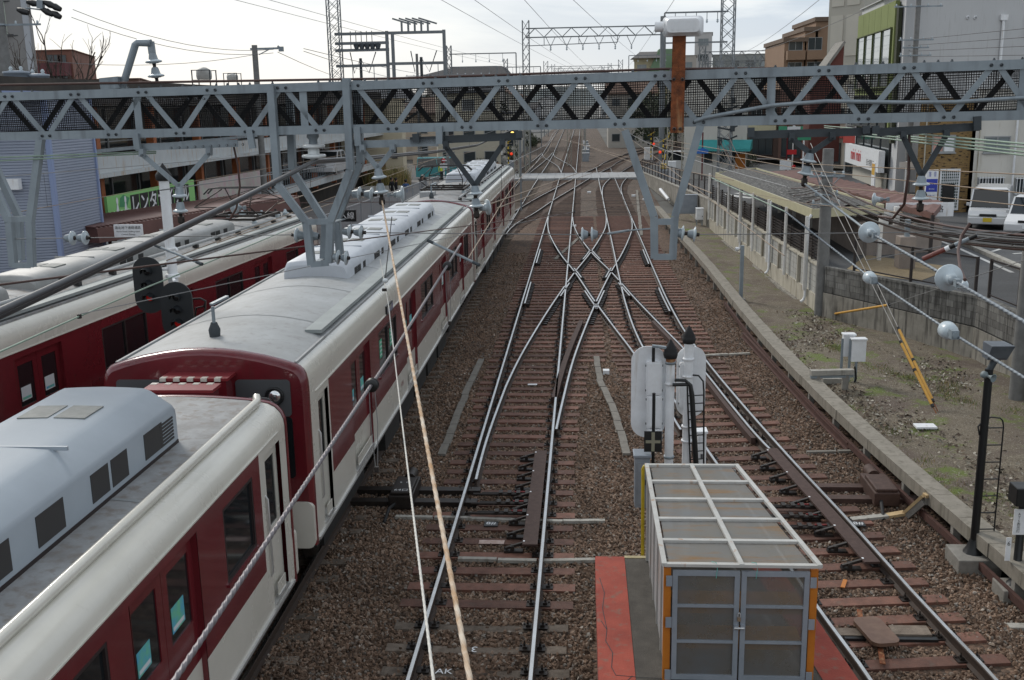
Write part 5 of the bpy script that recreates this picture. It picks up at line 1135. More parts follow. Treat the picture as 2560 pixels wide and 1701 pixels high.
# ================================================================ CABLE TROUGH AND RIGHT BANK
t = thing('cable_trough', 'long concrete cable trough curving along the right side of the tracks', 'cable trough', (trough_c(14), 14, 0)); b = MB(); y = 8.0
TR = mat('trough_concrete', (.265, .24, .20), .9, c2=(.20, .182, .15), sc=4, bump=.25, bsc=60, streak=(.15, .135, .105))
while y < 66:
    a, c = V(trough_c(y), y, 0), V(trough_c(y+.97), y+.97, 0); g_ = rnd.uniform(-.008, .008)
    b.bar(a+V(g_, 0, .46), c+V(g_, 0, .46), .37, .22, TR); y += .98
b.build('trough_block', t)
y = 8.2
while y < 60: b = MB(); b.bx(trough_c(y)-.17, trough_c(y)-.05, y-.06, y+.06, 0, .36, CONC); b.build('support', t); y += 1.96
b = MB(); b.sweep([(-.03, .10), (-.03, .22), (.03, .22), (.03, .10)], [V(trough_c(y)-.22, y, 0) for y in np.linspace(9, 36, 28)], mat('old_rail_rust', (.085, .036, .026), .85, c2=(.05, .022, .018), sc=8), True); b.build('edge_rail', t)
def lying_rail(label, pts): b = MB(); b.sweep(RPROF, [Vector(p) for p in pts], RAILS, True); return lab(b.build('old_rail'), label, 'old rail')
P = [GZ(x, y, .1)-V(0, 0, .1) for x, y in ((1712, 772), (1770, 835), (1830, 900), (1890, 965), (1955, 1030))]; P = [V(p.x, p.y, .03) for p in P]
b = MB(); b.sweep([(-.06, 0), (-.06, .02), (-.012, .03), (-.012, .12), (-.034, .13), (-.034, .16), (.034, .16), (.034, .13), (.012, .12), (.012, .03), (.06, .02), (.06, 0)], P, mat('old_rail_rust', (.085, .036, .026), .85, c2=(.05, .022, .018), sc=8), True); lab(b.build('old_rail'), 'old rusty rail lying in the ballast along the cable trough', 'old rail')
t = thing('cable_ramp', 'cream capped duct bending down from the trough to the right track', 'cable duct', GZ(2150, 1140, .5)); Q = [GZ(1960, 1198, .04), GZ(2045, 1189, .06), GZ(2085, 1182, .08), GZ(2130, 1142, .50), GZ(2168, 1138, .52)]
b = MB(); CRM = mat('cream_duct', (.52, .38, .20), .75, c2=(.42, .30, .16), sc=6)
for i, (a, c) in enumerate(zip(Q, Q[1:])): b.bar(a, c, .13, .05, CONCL if i == 0 else CRM); 
b.build('duct_cover', t); b = MB()
for a, c in zip(Q[1:], Q[2:]): b.bar(a-V(0, 0, .09), c-V(0, 0, .09), .10, .13, CONC)
b.build('duct_body', t)
# lineside posts
def signalhead(p, w, h, d, m_): pass
bs = GZ(2243, 1275, .22); t = thing('lineside_signal', 'black ladder post with a hooded grey lamp and a horn speaker', 'lineside signal', (bs.x, bs.y, 0)); tp = GY(2288, 850, bs.y)
b = MB(); b.bx(bs.x-.32, bs.x+.32, bs.y-.32, bs.y+.3, -.05, .24, CONC); b.build('base_block', t, .015)
b = MB(); b.tube([V(bs.x, bs.y, .24), V(bs.x, bs.y, .32), V(bs.x, bs.y, .45)], [.16, .11, .07], BLACK, 10); b.tube([V(bs.x, bs.y, .4), V(bs.x, bs.y, tp.z)], [.062, .058], BLACK, 12); b.build('post', t)
b = MB(); a, c = V(bs.x+.30, bs.y+.05, .55), V(bs.x+.30, bs.y+.05, GY(2300, 985, bs.y).z); top_ = c+V(-.06, 0, .13)
b.tube([a, c, c+V(-.02, 0, .09), top_, V(bs.x+.1, bs.y+.03, top_.z+.02), V(bs.x-.02, bs.y+.0, top_.z-.02), V(bs.x-.09, bs.y, top_.z-.12), V(bs.x-.06, bs.y, top_.z-.25)], .012, BLACK, 6)
k = 0
while .6+k*.27 < c.z: b.tube([V(bs.x, bs.y+.03, .6+k*.27), V(bs.x+.30, bs.y+.05, .6+k*.27)], .010, BLACK, 6); k += 1
b.build('ladder', t)
hd = GY(2297, 808, bs.y); b = MB(); b.hexa([(hd.x-.16, bs.y-.10, hd.z-.12), (hd.x+.12, bs.y-.10, hd.z-.12), (hd.x+.12, bs.y+.12, hd.z-.12), (hd.x-.16, bs.y+.12, hd.z-.12), (hd.x-.16, bs.y-.24, hd.z+.12), (hd.x+.17, bs.y-.24, hd.z+.12), (hd.x+.14, bs.y+.12, hd.z+.12), (hd.x-.16, bs.y+.12, hd.z+.12)], mat('signal_grey', (.12, .14, .165), .5, var=.3, sc=5)); o = b.build('lamp_hood', t, .008)
b = MB(); b.bx(hd.x-.11, hd.x+.09, bs.y-.115, bs.y-.10, hd.z-.10, hd.z+.05, mat('lens_dark_red', (.04, .008, .008), .15)); b.build('lens', o)
b = MB(); b.tube([V(bs.x, bs.y, tp.z-.02), V(hd.x, bs.y, hd.z-.12)], .05, STEELD, 8); b.build('lamp_bracket', t)
sp_ = GY(2280, 868, bs.y-.1); b = MB(); b.lathe([(.001, -.13), (.05, -.12), (.055, -.06), (.02, -.03), (.022, .0), (.04, .05), (.065, .075), (.06, .078), (.02, .02)], sp_, (.5, -.85, -.1), mat('horn_grey', (.17, .21, .22), .5), 16); b.build('horn_speaker', t)
bs = GZ(2335, 1345, .2); t = thing('status_sign_post', 'short black post with white status lamp sign and a number plate', 'sign post', (bs.x, bs.y, 0))
b = MB(); b.bx(bs.x-.22, bs.x+.3, bs.y-.25, bs.y+.2, -.02, .2, CONC); b.build('base_block', t, .015)
tz = GY(2350, 1150, bs.y).z; b = MB(); b.tube([V(bs.x+.03, bs.y, .2), V(bs.x+.03, bs.y, .28), V(bs.x+.03, bs.y, tz)], [.13, .06, .055], BLACK, 10); b.build('post', t)
hd = GY(2352, 1135, bs.y); b = MB(); b.bx(hd.x-.13, hd.x+.16, bs.y-.2, bs.y+.1, hd.z-.14, hd.z+.13, BLACK); b.build('lamp_hood', t, .015)
a, c = GY(2333, 1232, bs.y-.08), GY(2382, 1174, bs.y-.08); b = MB(); b.bx(a.x, c.x, bs.y-.085, bs.y-.07, a.z, c.z, WHITE); o = b.build('sign_plate', t)
w_ = c.x-a.x; hh = c.z-a.z; INK = mat('sign_ink', (.01, .01, .012), .6)
text_mesh('A\nT\nS\n表\n示\n灯', hh/7.2, INK, 'sign_text', o, (a.x+w_*.27, bs.y-.086, (a.z+c.z)/2-hh*.02), (1, 0, 0), (0, 0, 1), vert=True); text_mesh('1\n号\n線\n出\n発', hh/6.2, INK, 'sign_text', o, (a.x+w_*.72, bs.y-.086, (a.z+c.z)/2-hh*.02), (1, 0, 0), (0, 0, 1), vert=True)
a, c = GY(2314, 1291, bs.y-.05), GY(2331, 1238, bs.y-.05); b = MB(); b.bx(a.x, c.x, bs.y-.07, bs.y-.06, a.z, c.z, WHITE); o = b.build('number_plate', t); text_mesh('6', (c.x-a.x)*1.3, INK, 'sign_text', o, ((a.x+c.x)/2, bs.y-.071, c.z-.09), (1, 0, 0), (0, 0, 1))
bs = GZ(1707, 692, .28); t = thing('lineside_post', 'thin grey square post with a small lamp standing on the bank beside the trough', 'post', (bs.x, bs.y, 0)); hz = GY(1707, 566, bs.y).z
b = MB(); b.bx(bs.x-.06, bs.x+.06, bs.y-.06, bs.y+.06, .2, hz, STEEL); b.build('post', t); b = MB(); b.bx(bs.x-.15, bs.x+.15, bs.y-.15, bs.y+.15, .1, .34, CONC); b.build('base_block', t)
b = MB(); b.lathe([(.03, 0), (.045, .05), (.07, .12), (.06, .16)], V(bs.x-.08, bs.y, hz-.1), (-1, -.2, -.1), WHITE, 12); b.build('lamp', t)
# twin white cabinets on a frame, cable trays
bs = GZ(1960, 885, .28); t = thing('relay_cabinet', 'pair of small white cabinets mounted together on grey legs on the bank', 'cabinet', (bs.x, bs.y, 0)); sc_ = bs.y*1.02/2600*K
for x0, x1, y0, y1, dy in ((1943, 1972, 770, 822, .25), (1962, 1998, 781, 834, 0)):
    a, c = GY(x0, y1, bs.y+dy), GY(x1, y0, bs.y+dy); b = MB(); b.bx(a.x, c.x, bs.y+dy, bs.y+dy+.2, a.z, c.z-.04, WHITE); b.bx(a.x-.02, c.x+.02, bs.y+dy-.02, bs.y+dy+.22, c.z-.04, c.z, WHITE); b.build('cabinet_box', t, .006)
for x, dy, y1 in ((1942, .3, 885), (1960, .1, 875), (1976, .05, 897)):
    a = GY(x, 780, bs.y+dy); b = MB(); b.bx(a.x-.03, a.x+.03, bs.y+dy-.03, bs.y+dy+.0, .15, a.z, STEEL); b.build('leg', t)
b = MB(); a = GY(1970, 845, bs.y); b.tube([a, a+V(.05, 0, -.3), a+V(-.05, 0, -.55), a+V(-.2, 0, -.6)], .022, BLACK, 6); b.build('cable', t)
p0, p1 = GZ(1868, 856, .75), GZ(1965, 852, .75); t = thing('cable_rack', 'low concrete-capped cable rack on posts from the trough to the white cabinets', 'cable rack', p0)
b = MB(); b.bar(V(p0.x, p0.y, .72), V(p1.x, p0.y+.1, .72), .16, .12, CONCL); b.build('duct', t); b = MB(); b.bar(V(p0.x, p0.y-.02, .62), V(p1.x, p0.y+.08, .62), .08, .06, STEEL); b.build('rail', t)
for f in (.15, .82): q = V(p0.x, p0.y, 0).lerp(V(p1.x, p0.y+.1, 0), f); b = MB(); b.bx(q.x-.07, q.x+.07, q.y-.06, q.y+.06, .1, .64, CONC); b.build('post', t)
q0 = GZ(1905, 878, .35); b = MB(); b.box((q0.x+.15, q0.y, .36), (.5, .16, .14), CONCL); lab(b.build('concrete_block', None, .01), 'short concrete block on the ground below the cable rack', 'concrete block')
# yellow sleeved guy wires
gr = GZ(2168, 962, .25)
def guy(label, lo, a, c, hi):
    t = thing('guy_wire', label, 'guy wire', lo, 'guy wires with yellow sleeves'); d_ = (hi-lo)
    b = MB(); b.tube([lo, lo.lerp(hi, .06)], .012, RUST, 6); b.tube([lo.lerp(hi, .05), hi], .010, mat('guy_strand', (.42, .40, .37), .5, .3), 5); b.build('cable', t)
    b = MB(); b.tube([lo.lerp(hi, a), lo.lerp(hi, c)], .033, YEL, 10); b.build('yellow_sleeve', t)
    for f in (a, (a*.45+c*.55), c):
        b = MB(); b.tube([lo.lerp(hi, f-.004), lo.lerp(hi, f+.004)], .036, BLACK, 10); b.build('sleeve_clip', t)
ph = GY(1905, 360, 32.2); ph2 = GY(1870, 395, 32.4)
def onray(lo, x, y):   # point above lo on the line of sight through x,y, nearest to the guy's vertical plane
    return GX(x, y, lo.x)
guy('upper one of the two yellow sleeved guy wires anchored in the bank', gr+V(.02, .1, 0), .045, .27, GY(1868, 330, 30.0))
guy('lower one of the two yellow sleeved guy wires anchored in the bank', gr+V(-.05, 0, 0), .035, .235, GY(1850, 335, 29.0))
# ================================================================ RIGHT SIDE: WALL, SHELTER, STREET
BLKS = [mat('wall_block_%d' % i, c, .92, var=.35, sc=3, bump=.25, bsc=50, streak=(.05, .048, .044), wear=(.48, .66)) for i, c in enumerate(((.205, .20, .185), (.155, .15, .14), (.24, .235, .22)))]
GRIME = mat('grimy_concrete', (.33, .31, .27), .9, c2=(.21, .195, .165), sc=2.2, bump=.2, bsc=40, streak=(.085, .078, .068), wear=(.48, .68))
DBROWN = mat('dark_brown_metal', (.032, .024, .022), .5, var=.3, sc=5)
CREAMP = mat('cream_fascia', (.50, .47, .31), .5, c2=(.44, .41, .27), sc=3)
CREAMW = mat('cream_render', (.50, .47, .39), .85, c2=(.40, .37, .30), sc=2, bump=.1, bsc=30, streak=(.20, .17, .125), wear=(.5, .7))
PANELG = mat('pale_block_panel', (.44, .44, .415), .9, c2=(.36, .36, .335), sc=2.5, bump=.15, bsc=30)
def fmesh(name, c, a): return mat(name, c, .6, alpha=a)
CHAIN = fmesh('chain_mesh', (.055, .055, .055), .38)
t = thing('retaining_wall', 'grimy block retaining wall holding up the street above the bank', 'retaining wall', (9, 30, .1))
for (x0, y0), (x1, y1) in zip(WP, WP[1:]):
    a, c = V(x0, y0, 0), V(x1, y1, 0); d = (c-a).normalized(); Ln = (c-a).length; nrm = V(d.y, -d.x, 0)
    if nrm.x > 0 and False: nrm = -nrm
    b = MB(); b.bar(a+V(0, 0, .5), c+V(0, 0, .5), .26, 1.1, GRIME); b.bar(a+V(0, 0, 1.055), c+V(0, 0, 1.055), .20, .03, BLACK); b.build('concrete_base', t)
    b = MB(); k = 0
    for r in range(4):
        s = -.2*(r % 2)
        while s < Ln:
            p, q = max(0, s)+.006, min(Ln, s+.40)-.006
            if q-p > .05: b.bar(a+d*p+V(0, 0, 1.17+r*.19), a+d*q+V(0, 0, 1.17+r*.19), .19+rnd.uniform(-.006, .006), .182, rnd.choice(BLKS), (0, 0, 1))
            s += .40
    b.bar(a+V(0, 0, 1.43), c+V(0, 0, 1.43), .15, .72, CONC); b.bar(a+V(0, 0, 1.855), c+V(0, 0, 1.855), .22, .07, BLKS[0]); b.build('block_course', t)
def fence_run(label, pts, zs, h, step, m_=DBROWN, panel=CHAIN, grp=None):
    t = thing('fence', label, 'fence', (*pts[0], zs[0]), grp); P = [V(x, y, z) for (x, y), z in zip(pts, zs)]
    for a, c in zip(P, P[1:]):
        n_ = max(1, int((c-a).length/step)); 
        for i in range(n_+1):
            q = a.lerp(c, i/n_); b = MB(); b.bx(q.x-.035, q.x+.035, q.y-.035, q.y+.035, q.z, q.z+h+.03, m_); b.build('post', t)
        b = MB(); b.bar(a+V(0, 0, h), c+V(0, 0, h), .05, .045, m_); b.bar(a+V(0, 0, .08), c+V(0, 0, .08), .04, .035, m_); b.build('rail', t)
        b = MB(); d = (c-a); b.add([a+V(0, 0, .1), c+V(0, 0, .1), c+V(0, 0, h-.02), a+V(0, 0, h-.02)], [(0, 1, 2, 3)], panel); b.build('mesh_panel', t)
fence_run('dark brown mesh fence on the block wall, beside the street', [(8.3, 32.2), (10.45, 28.1)], [1.89, 1.89], .98, 1.55); fence_run('dark brown mesh fence on the wall running to the right edge', [(10.62, 27.6), (10.85, 24.4), (11.15, 8)], [1.89, 1.89, 1.89], 1.0, 1.25)
# wall under the shelter
CWX = lambda y: 7.72-(y-33.3)*.030
t = thing('shelter_wall', 'cream based wall with pale block panels under the shelter', 'wall', (7.6, 34, .1))
b = MB(); b.bar((CWX(33.4), 33.4, .42), (CWX(57.5), 57.5, .42), .22, .75, CREAMW); b.bar((CWX(33.4)-.05, 33.4, .08), (CWX(57.5)-.05, 57.5, .08), .4, .3, GRIME); b.build('base', t)
b = MB(); y = 33.4; k = 0
while y < 57: 
    a, c = y+.16, min(y+3.0, 57.4)
    b.bar((CWX(a), a, 1.27), (CWX(c), c, 1.27), .12, .95, PANELG)
    z = .82
    b.bar((CWX(y)-.03, y+.04, 1.27), (CWX(y)-.03, y+.13, 1.27), .22, .98, CREAMW); y += 3.16
b.build('block_panel', t); b = MB()
for k in range(8):
    y0 = 33.56+k*3.16
    for r in range(1, 5): b.bar((CWX(y0)-.062, y0, .8+r*.19), (CWX(y0+2.8)-.062, y0+2.8, .8+r*.19), .004, .010, GRIME)
    for q in range(1, 7): b.bar((CWX(y0+q*.4)-.0622, y0+q*.4, .81), (CWX(y0+q*.4)-.0622, y0+q*.4, 1.74), .010, .004, GRIME, (1, 0, 0))
b.build('block_joint', t)
b = MB(); b.bar((CWX(33.4), 33.4, 1.78), (CWX(57.5), 57.5, 1.78), .24, .06, CREAMW); b.build('coping', t)
for y in (35.2, 41.2, 47.6):
    b = MB(); x = CWX(y)-.17; b.tube([(x+.1, y, 3.3), (x, y, 3.15), (x, y, .55), (x-.06, y-.03, .42), (x-.15, y-.05, .36)], .05, WHITE, 8); b.build('downpipe', t)
# louvre fence under the roof
t = thing('louvre_fence', 'dark brown louvre screen standing on the shelter wall', 'screen fence', (CWX(36), 36, 1.81))
b = MB()
for k in range(7): b.bar((CWX(33.6)+.03, 33.6, 1.88+k*.105), (CWX(57.3)+.03, 57.3, 1.88+k*.105), .05, .045, DBROWN)
b.build('louvre_slat', t)
for k in range(16): y = 33.7+k*1.57; b = MB(); b.bx(CWX(y)-.01, CWX(y)+.07, y-.03, y+.03, 1.81, 2.6, DBROWN); b.build('post', t)
# shelter roof on white posts
ROOFA = mat('shelter_roof_felt', (.075, .072, .068), .95, c2=(.035, .033, .031), sc=7, bump=.4, bsc=30, streak=(.30, .295, .28), wear=(.53, .68))
rz_ = 3.45
c0, c1, c2_, c3_ = [GZ(x, y, rz_) for x, y in ((1873, 484), (1650, 399), (1742, 388), (2036, 473))]
t = thing('passage_shelter', 'shelter with cream fascia and a mottled dark roof over the underpass entrance', 'shelter', (c0.x, c0.y, 1.8))
nn = [c0, c1, c2_, c3_]
b = MB(); b.add([p+V(0, 0, -.04) for p in nn]+[(c0+c3_)/2*1+V(0, 0, .10), (c1+c2_)/2+V(0, 0, .10)], [(0, 4, 5, 1), (4, 3, 2, 5)], ROOFA); b.build('roof', t)
b = MB()
for a, c in zip(nn, nn[1:]+nn[:1]): b.bar(a+V(0, 0, -.12), c+V(0, 0, -.12), .06, .30, CREAMP)
b.build('fascia', t); b = MB(); b.add([p+V(0, 0, -.25) for p in nn], [(0, 1, 2, 3)], CREAMW); b.build('soffit', t)
POSTW = mat('rusty_white_post', (.78, .77, .74), .5, c2=(.66, .64, .60), sc=4, streak=(.40, .27, .17), wear=(.66, .8))
for k in range(8):
    y = 35.2+k*3.1
    b = MB(); x = CWX(y)-.12; b.tube([(x-.09, y, .78), (x-.09, y, 3.25)], .062, POSTW, 8); b.build('post', t)
    b = MB(); x = CWX(y)+2.2; b.bx(x-.06, x+.06, y-.06, y+.06, 1.75, 3.25, POSTW); b.build('post', t)
for dx, y in ((2.9, 37.0), (3.6, 38.0)): b = MB(); x = CWX(y)+dx; b.bx(x-.09, x+.09, y-.09, y+.09, 1.75, 3.25, POSTW); b.build('post', t)
# pillars and low walls of the underpass entrance
TILEB = mat('beige_tile', (.30, .25, .215), .7, var=.2, sc=3)
t = thing('underpass_entrance', 'beige parapet walls of the underpass stairs below the shelter', 'stair entrance', (11, 40, ST))
for (x0, y0), (x1, y1), h in (((9.6, 36.5), (9.9, 52), 1.15), ((12.4, 37.5), (12.6, 52), 1.1), ((9.7, 36.4), (12.5, 37.3), 1.0)): b = MB(); b.bar((x0, y0, ST+h/2), (x1, y1, ST+h/2), .25, h, TILEB); b.build('parapet', t)
pp = GZ(2085, 618, ST); b = MB(); b.bx(pp.x-.25, pp.x+.25, pp.y-.2, pp.y+.3, ST, GY(2085, 545, pp.y).z, TILEB); b.build('pillar_base', t); b = MB(); b.bx(pp.x-.07, pp.x+.07, pp.y-.07, pp.y+.07, ST+.5, 3.3, STEEL); b.build('steel_post', t)
b = MB(); b.add([(8.2, 33.0, ST+.012), (9.9, 31, ST+.012), (11.8, 33.5, ST+.012), (9.8, 36.4, ST+.012)], [(0, 1, 2, 3)], mat('yellow_tile', (.33, .25, .14), .8, var=.25, sc=6)); struct(b.build('entrance_pavement'))
pq = [GZ(x, y, 3.25) for x, y in ((1768, 396), (2150, 492), (2172, 466), (1840, 392))]
t = thing('brown_canopy', 'brown corrugated canopy roof behind the shelter, along the street', 'canopy', (pq[1].x, pq[1].y, ST)); b = MB(); n_ = 44
BRC = mat('brown_corrugated', (.165, .075, .058), .6, c2=(.12, .055, .043), sc=2, streak=(.10, .06, .05))
vs = []
for i in range(n_+1):
    for p, q in ((pq[0], pq[1]), (pq[3], pq[2])): vs.append(p.lerp(q, i/n_)+V(0, 0, .05*(i % 2)))
b.add(vs, [(2*i, 2*i+1, 2*i+3, 2*i+2) for i in range(n_)], BRC); b.build('roof', t)
b = MB(); b.bar(pq[0]+V(0, 0, -.08), pq[1]+V(0, 0, -.08), .06, .2, BRC); b.bar(pq[1]+V(0, 0, -.08), pq[2]+V(0, 0, -.08), .06, .2, BRC); b.build('fascia', t)
for i in range(6):
    q = pq[0].lerp(pq[1], i/5); 
    if q.y < 60: b = MB(); b.bx(q.x-.05, q.x+.05, q.y-.05, q.y+.05, ST, q.z-.05, DBROWN); b.build('post', t)
g1, g2 = GZ(2045, 470, 3.75), GZ(2185, 480, 3.75); b = MB(); sgy = 38.5; a, c = GY(2042, 484, sgy), GY(2188, 468, sgy+.5); b.bx(a.x, c.x, sgy, sgy+.05, a.z-.25, a.z+.25, WHITE); o = lab(b.build('passage_sign'), 'white sign hanging at the end of the shelter, lettered in black', 'sign'); text_mesh('地下連絡通路', .28, mat('sign_ink', (.01, .01, .012), .6), 'sign_text', o, ((a.x+c.x)/2, sgy-.001, a.z), (1, 0, 0), (0, 0, 1))
# wall and fence continuing down to the crossing
t = thing('street_wall', 'stained concrete wall beside the track, beyond the shelter towards the crossing', 'wall', (6.8, 70, 0)); b = MB(); b.hexa([(6.85, 57.5, 0), (7.1, 57.5, 0), (5.55, 97, 0), (5.3, 97, 0), (6.85, 57.5, 1.75), (7.1, 57.5, 1.75), (5.55, 97, .75), (5.3, 97, .75)], GRIME); b.build('concrete_base', t)
b = MB(); b.bar((6.98, 57.5, 1.8), (5.42, 97, .8), .3, .07, CONCL); b.build('coping', t)
fence_run('brown mesh fence on the concrete wall leading to the level crossing', [(7.0, 58), (5.45, 96.5)], [1.83, .84], 1.1, 2.1)
# concrete poles
def pole(label, x, y, z0, z1, r0, r1, arms=(), m_=POLEC, extra=None, grp=None):
    t = thing('utility_pole', label, 'utility pole', (x, y, z0), grp); b = MB(); b.tube([(x, y, z0), (x, y, z1)], [r0, r1], m_, 16); b.build('pole', t)
    for z, l_, rz in arms:
        b = MB(); d = V(math.cos(rz), math.sin(rz), 0); b.bar(V(x, y-.02, z)-d*l_*.5, V(x, y-.02, z)+d*l_*.5, .07, .07, STEEL); b.lathe([(r1+.01, -.04), (r1+.03, -.04), (r1+.03, .04), (r1+.01, .04)], (x, y, z), (0, 0, 1), STEEL, 12); o = b.build('crossarm', t)
        for s_ in (-.45, -.15, .2, .46):
            q = V(x, y, z+.03)+d*l_*s_; b = MB(); b.lathe([(.02, 0), (.05, .03), (.03, .06), (.045, .09), (.01, .12)], q, (0, 0, 1), PORC, 8); b.build('insulator', o)
    return t
pb = GZ(1888, 728, .2); tz = GY(1918, 342, pb.y).z; t = pole('stout concrete pole at the corner of the shelter, with small crossarms', pb.x, pb.y-.15, .0, tz, .20, .17, [(GY(1900, 405, pb.y).z, 1.1, .1), (GY(1900, 448, pb.y).z, .7, .0), (GY(1900, 470, pb.y).z, .9, .15)])
b = MB()
for yy in (420, 432): z = GY(1900, yy, pb.y).z; b.lathe([(.17, -.05), (.185, -.05), (.185, .05), (.17, .05)], (pb.x, pb.y, z), (0, 0, 1), STEEL, 14)
b.tube([V(pb.x-.5, pb.y-.1, GY(0, 432, pb.y).z+.5), V(pb.x-.1, pb.y-.2, GY(0, 470, pb.y).z), V(pb.x+.5, pb.y-.1, GY(0, 440, pb.y).z+.2)], .02, STEEL, 6); b.build('clamp_band', t)
pb3 = GZ(2342, 922, .2); pole('concrete pole on the bank at the right photo edge', pb3.x, pb3.y, .1, 3.9, .17, .16)
p4 = GZ(2088, 447, ST); pole('tall utility pole with crossarms in front of the grey wall', p4.x, p4.y, ST, 15, .17, .12, [(GY(2110, 92, p4.y).z, 1.9, .1), (GY(2110, 110, p4.y).z, 1.4, .0), (GY(2110, 128, p4.y).z, 1.7, .0), (GY(2110, 15, p4.y).z, 2.6, .05)])
# relay cabinets by the track
for x0, x1, y0, y1, lb, yy in ((1562, 1608, 449, 493, 'grey relay cabinet with faint stencil on a stand, left of the shelter wall', 0), (1605, 1622, 480, 507, 'small white box on a grey stand beside the relay cabinet', 0)):
    q = GZ((x0+x1)/2, y1+16, .25); a, c = GY(x0, y1, q.y), GY(x1, y0, q.y); eqbox('relay_cabinet', lb, 'cabinet', a.x, c.x, q.y, q.y+.5, a.z-.25, c.z, FRAME if x0 < 1600 else WHITE, legs=.25)
for x0, x1, y0, y1, lb in ((1515, 1545, 392, 437, 'large grey cabinet with panelled doors beside the level crossing'), (1540, 1558, 372, 438, 'tall white cabinet beside the level crossing'), (1543, 1560, 388, 436, 'grey cabinet behind the tall white one at the crossing'), (1485, 1505, 340, 368, 'pale cabinet between the far curving tracks'), (1602, 1618, 352, 376, 'pale cabinet beyond the crossing on the right')):
    q = GZ((x0+x1)/2, y1, .1); a, c = GY(x0, y1, q.y), GY(x1, y0, q.y); eqbox('relay_cabinet', lb, 'cabinet', a.x, c.x, q.y, q.y+.6, .05, c.z, WHITE if 'white' in lb or 'pale' in lb else FRAME)
q0, q1 = GZ(1522, 437, .9), GZ(1541, 460, .45); b = MB(); b.tube([q0, q1], .12, WHITE, 12); b.lathe([(.095, 0), (.12, .0)], q1+V(0, -.002, 0), (q1-q0), BLACK, 12); lab(b.build('drain_pipe'), 'white pipe lying on the bank beside the cabinets', 'pipe')
# ---- buildings: faces with real openings laid on as frames and panes
GLB = mat('window_glass', (.035, .045, .05), .05, spec=.6); GLS = mat('window_glass_pale', (.20, .23, .24), .08, spec=.6)
WFR = mat('window_frame', (.30, .31, .315), .4, .4); WFD = mat('window_frame_dark', (.03, .032, .035), .4)
def face_window(par, o, ex, w, h, u0, z0, n=2, fm=WFR, gm=GLB, bars=0, depth=.06, name='window'):
    o, ex = Vector(o), Vector(ex).normalized(); nz = ex.cross(V(0, 0, 1)); b = MB(); fr = min(.06, w*.06)
    def rc(mb, u, v, w_, h_, d0, d1, m_): a = o+ex*u+V(0, 0, v); mb.prism([(0, 0), (w_, 0), (w_, h_), (0, h_)], (a, ex, (0, 0, 1), nz), d0, d1, m_)
    rc(b, u0, z0, w, fr, .002, depth, fm); rc(b, u0, z0+h-fr, w, fr, .002, depth, fm)
    for k in range(n+1): rc(b, u0+(w-fr)*k/n, z0+fr, fr, h-2*fr, .002, depth*.9, fm)
    rc(b, u0-.05, z0-.05, w+.1, .05, .002, depth*1.6, fm)
    f = b.build(name, par); g = MB()
    for k in range(n):
        rc(g, u0+fr+(w-fr)*k/n, z0+fr, (w-fr)/n-fr, h-2*fr, .004, .02, gm if not isinstance(gm, (list, tuple)) else gm[k % len(gm)])
    g.build('pane', f)
    if bars:
        g = MB()
        for k in range(bars): rc(g, u0+w*(k+.5)/bars-.012, z0-.02, .024, h+.04, depth+.04, depth+.065, WHITE)
        rc(g, u0, z0+.02, w, .03, depth+.03, depth+.07, WHITE); rc(g, u0, z0+h-.05, w, .03, depth+.03, depth+.07, WHITE); g.build('window_bar', f)
    return f
def block(label, cat, foot, z0, z1, m_, name='building', roofm=None, par=.25, grp=None):
    """building from a footprint: walls, flat roof with parapet"""
    c = sum((Vector((x, y, 0)) for x, y in foot), V(0, 0, 0))/len(foot); t = thing(name, label, cat, (c.x, c.y, z0), grp); n_ = len(foot); b = MB()
    b.add([(x, y, z0) for x, y in foot]+[(x, y, z1) for x, y in foot], [(i, (i+1) % n_, (i+1) % n_+n_, i+n_) for i in range(n_)], m_); b.build('wall', t)
    b = MB(); b.add([(x, y, z1-par) for x, y in foot], [tuple(range(n_))], roofm or CONC)
    for i in range(n_): p, q = V(*foot[i], z1+.03), V(*foot[(i+1) % n_], z1+.03); b.bar(p, q, .28, .06, m_)
    b.build('roof', t); return t
def shade(name, c, v=.12, sc=.6, streak=None, bump=0): return mat(name, c, .85, var=v, sc=sc, streak=streak, wear=(.58, .8), bump=bump, bsc=20)
GREYW = shade('pale_grey_render', (.50, .505, .51), .07, .3, (.40, .40, .395)); GREENP = shade('olive_green_panel', (.205, .245, .085), .12, .5); OFFW = shade('off_white_render', (.60, .58, .53), .08, .5, (.42, .38, .31))
# tall grey complex with the olive facade
X_ = lambda fx, Y: (CC+(CF*FPX+CR*(fx-1280)+CD*(200-850))*((Y)/((CF*FPX+CR*(fx-1280)+CD*(200-850)).y))).x
NX, FX_ = X_(2254, 60.5), X_(2146, 74)
t = block('large pale grey building with an olive green panelled facade and ribbon windows', 'building', [(NX, 60.5), (NX+15, 66), (NX+15, 90), (FX_, 74)], ST, 12.75, GREYW)
ef = V(FX_-NX, 74-60.5, 0).normalized(); ef_ = -ef; fo = V(FX_, 74, 0)-V(.06, 0, 0)    # facade frame seen from the street: from far end to near end
Lf = V(FX_-NX, 74-60.5, 0).length
b = MB(); nzf = ef_.cross(V(0, 0, 1)); b.prism([(.6, 5.2), (Lf-1.3, 5.2), (Lf-1.3, 12.3), (.6, 12.3)], (fo, ef_, (0, 0, 1), nzf), .01, .25, GREENP); b.build('green_panel', t)
for k in range(1, 6): b = MB(); u = .6+(Lf-1.9)*k/6; b.prism([(u-.015, 5.3), (u+.015, 5.3), (u+.015, 12.2), (u-.015, 12.2)], (fo, ef_, (0, 0, 1), nzf), .25, .256, shade('green_joint', (.12, .145, .05))); b.build('panel_joint', t)
SKYG = mat('sky_reflecting_glass', (.30, .34, .36), .04, .6)
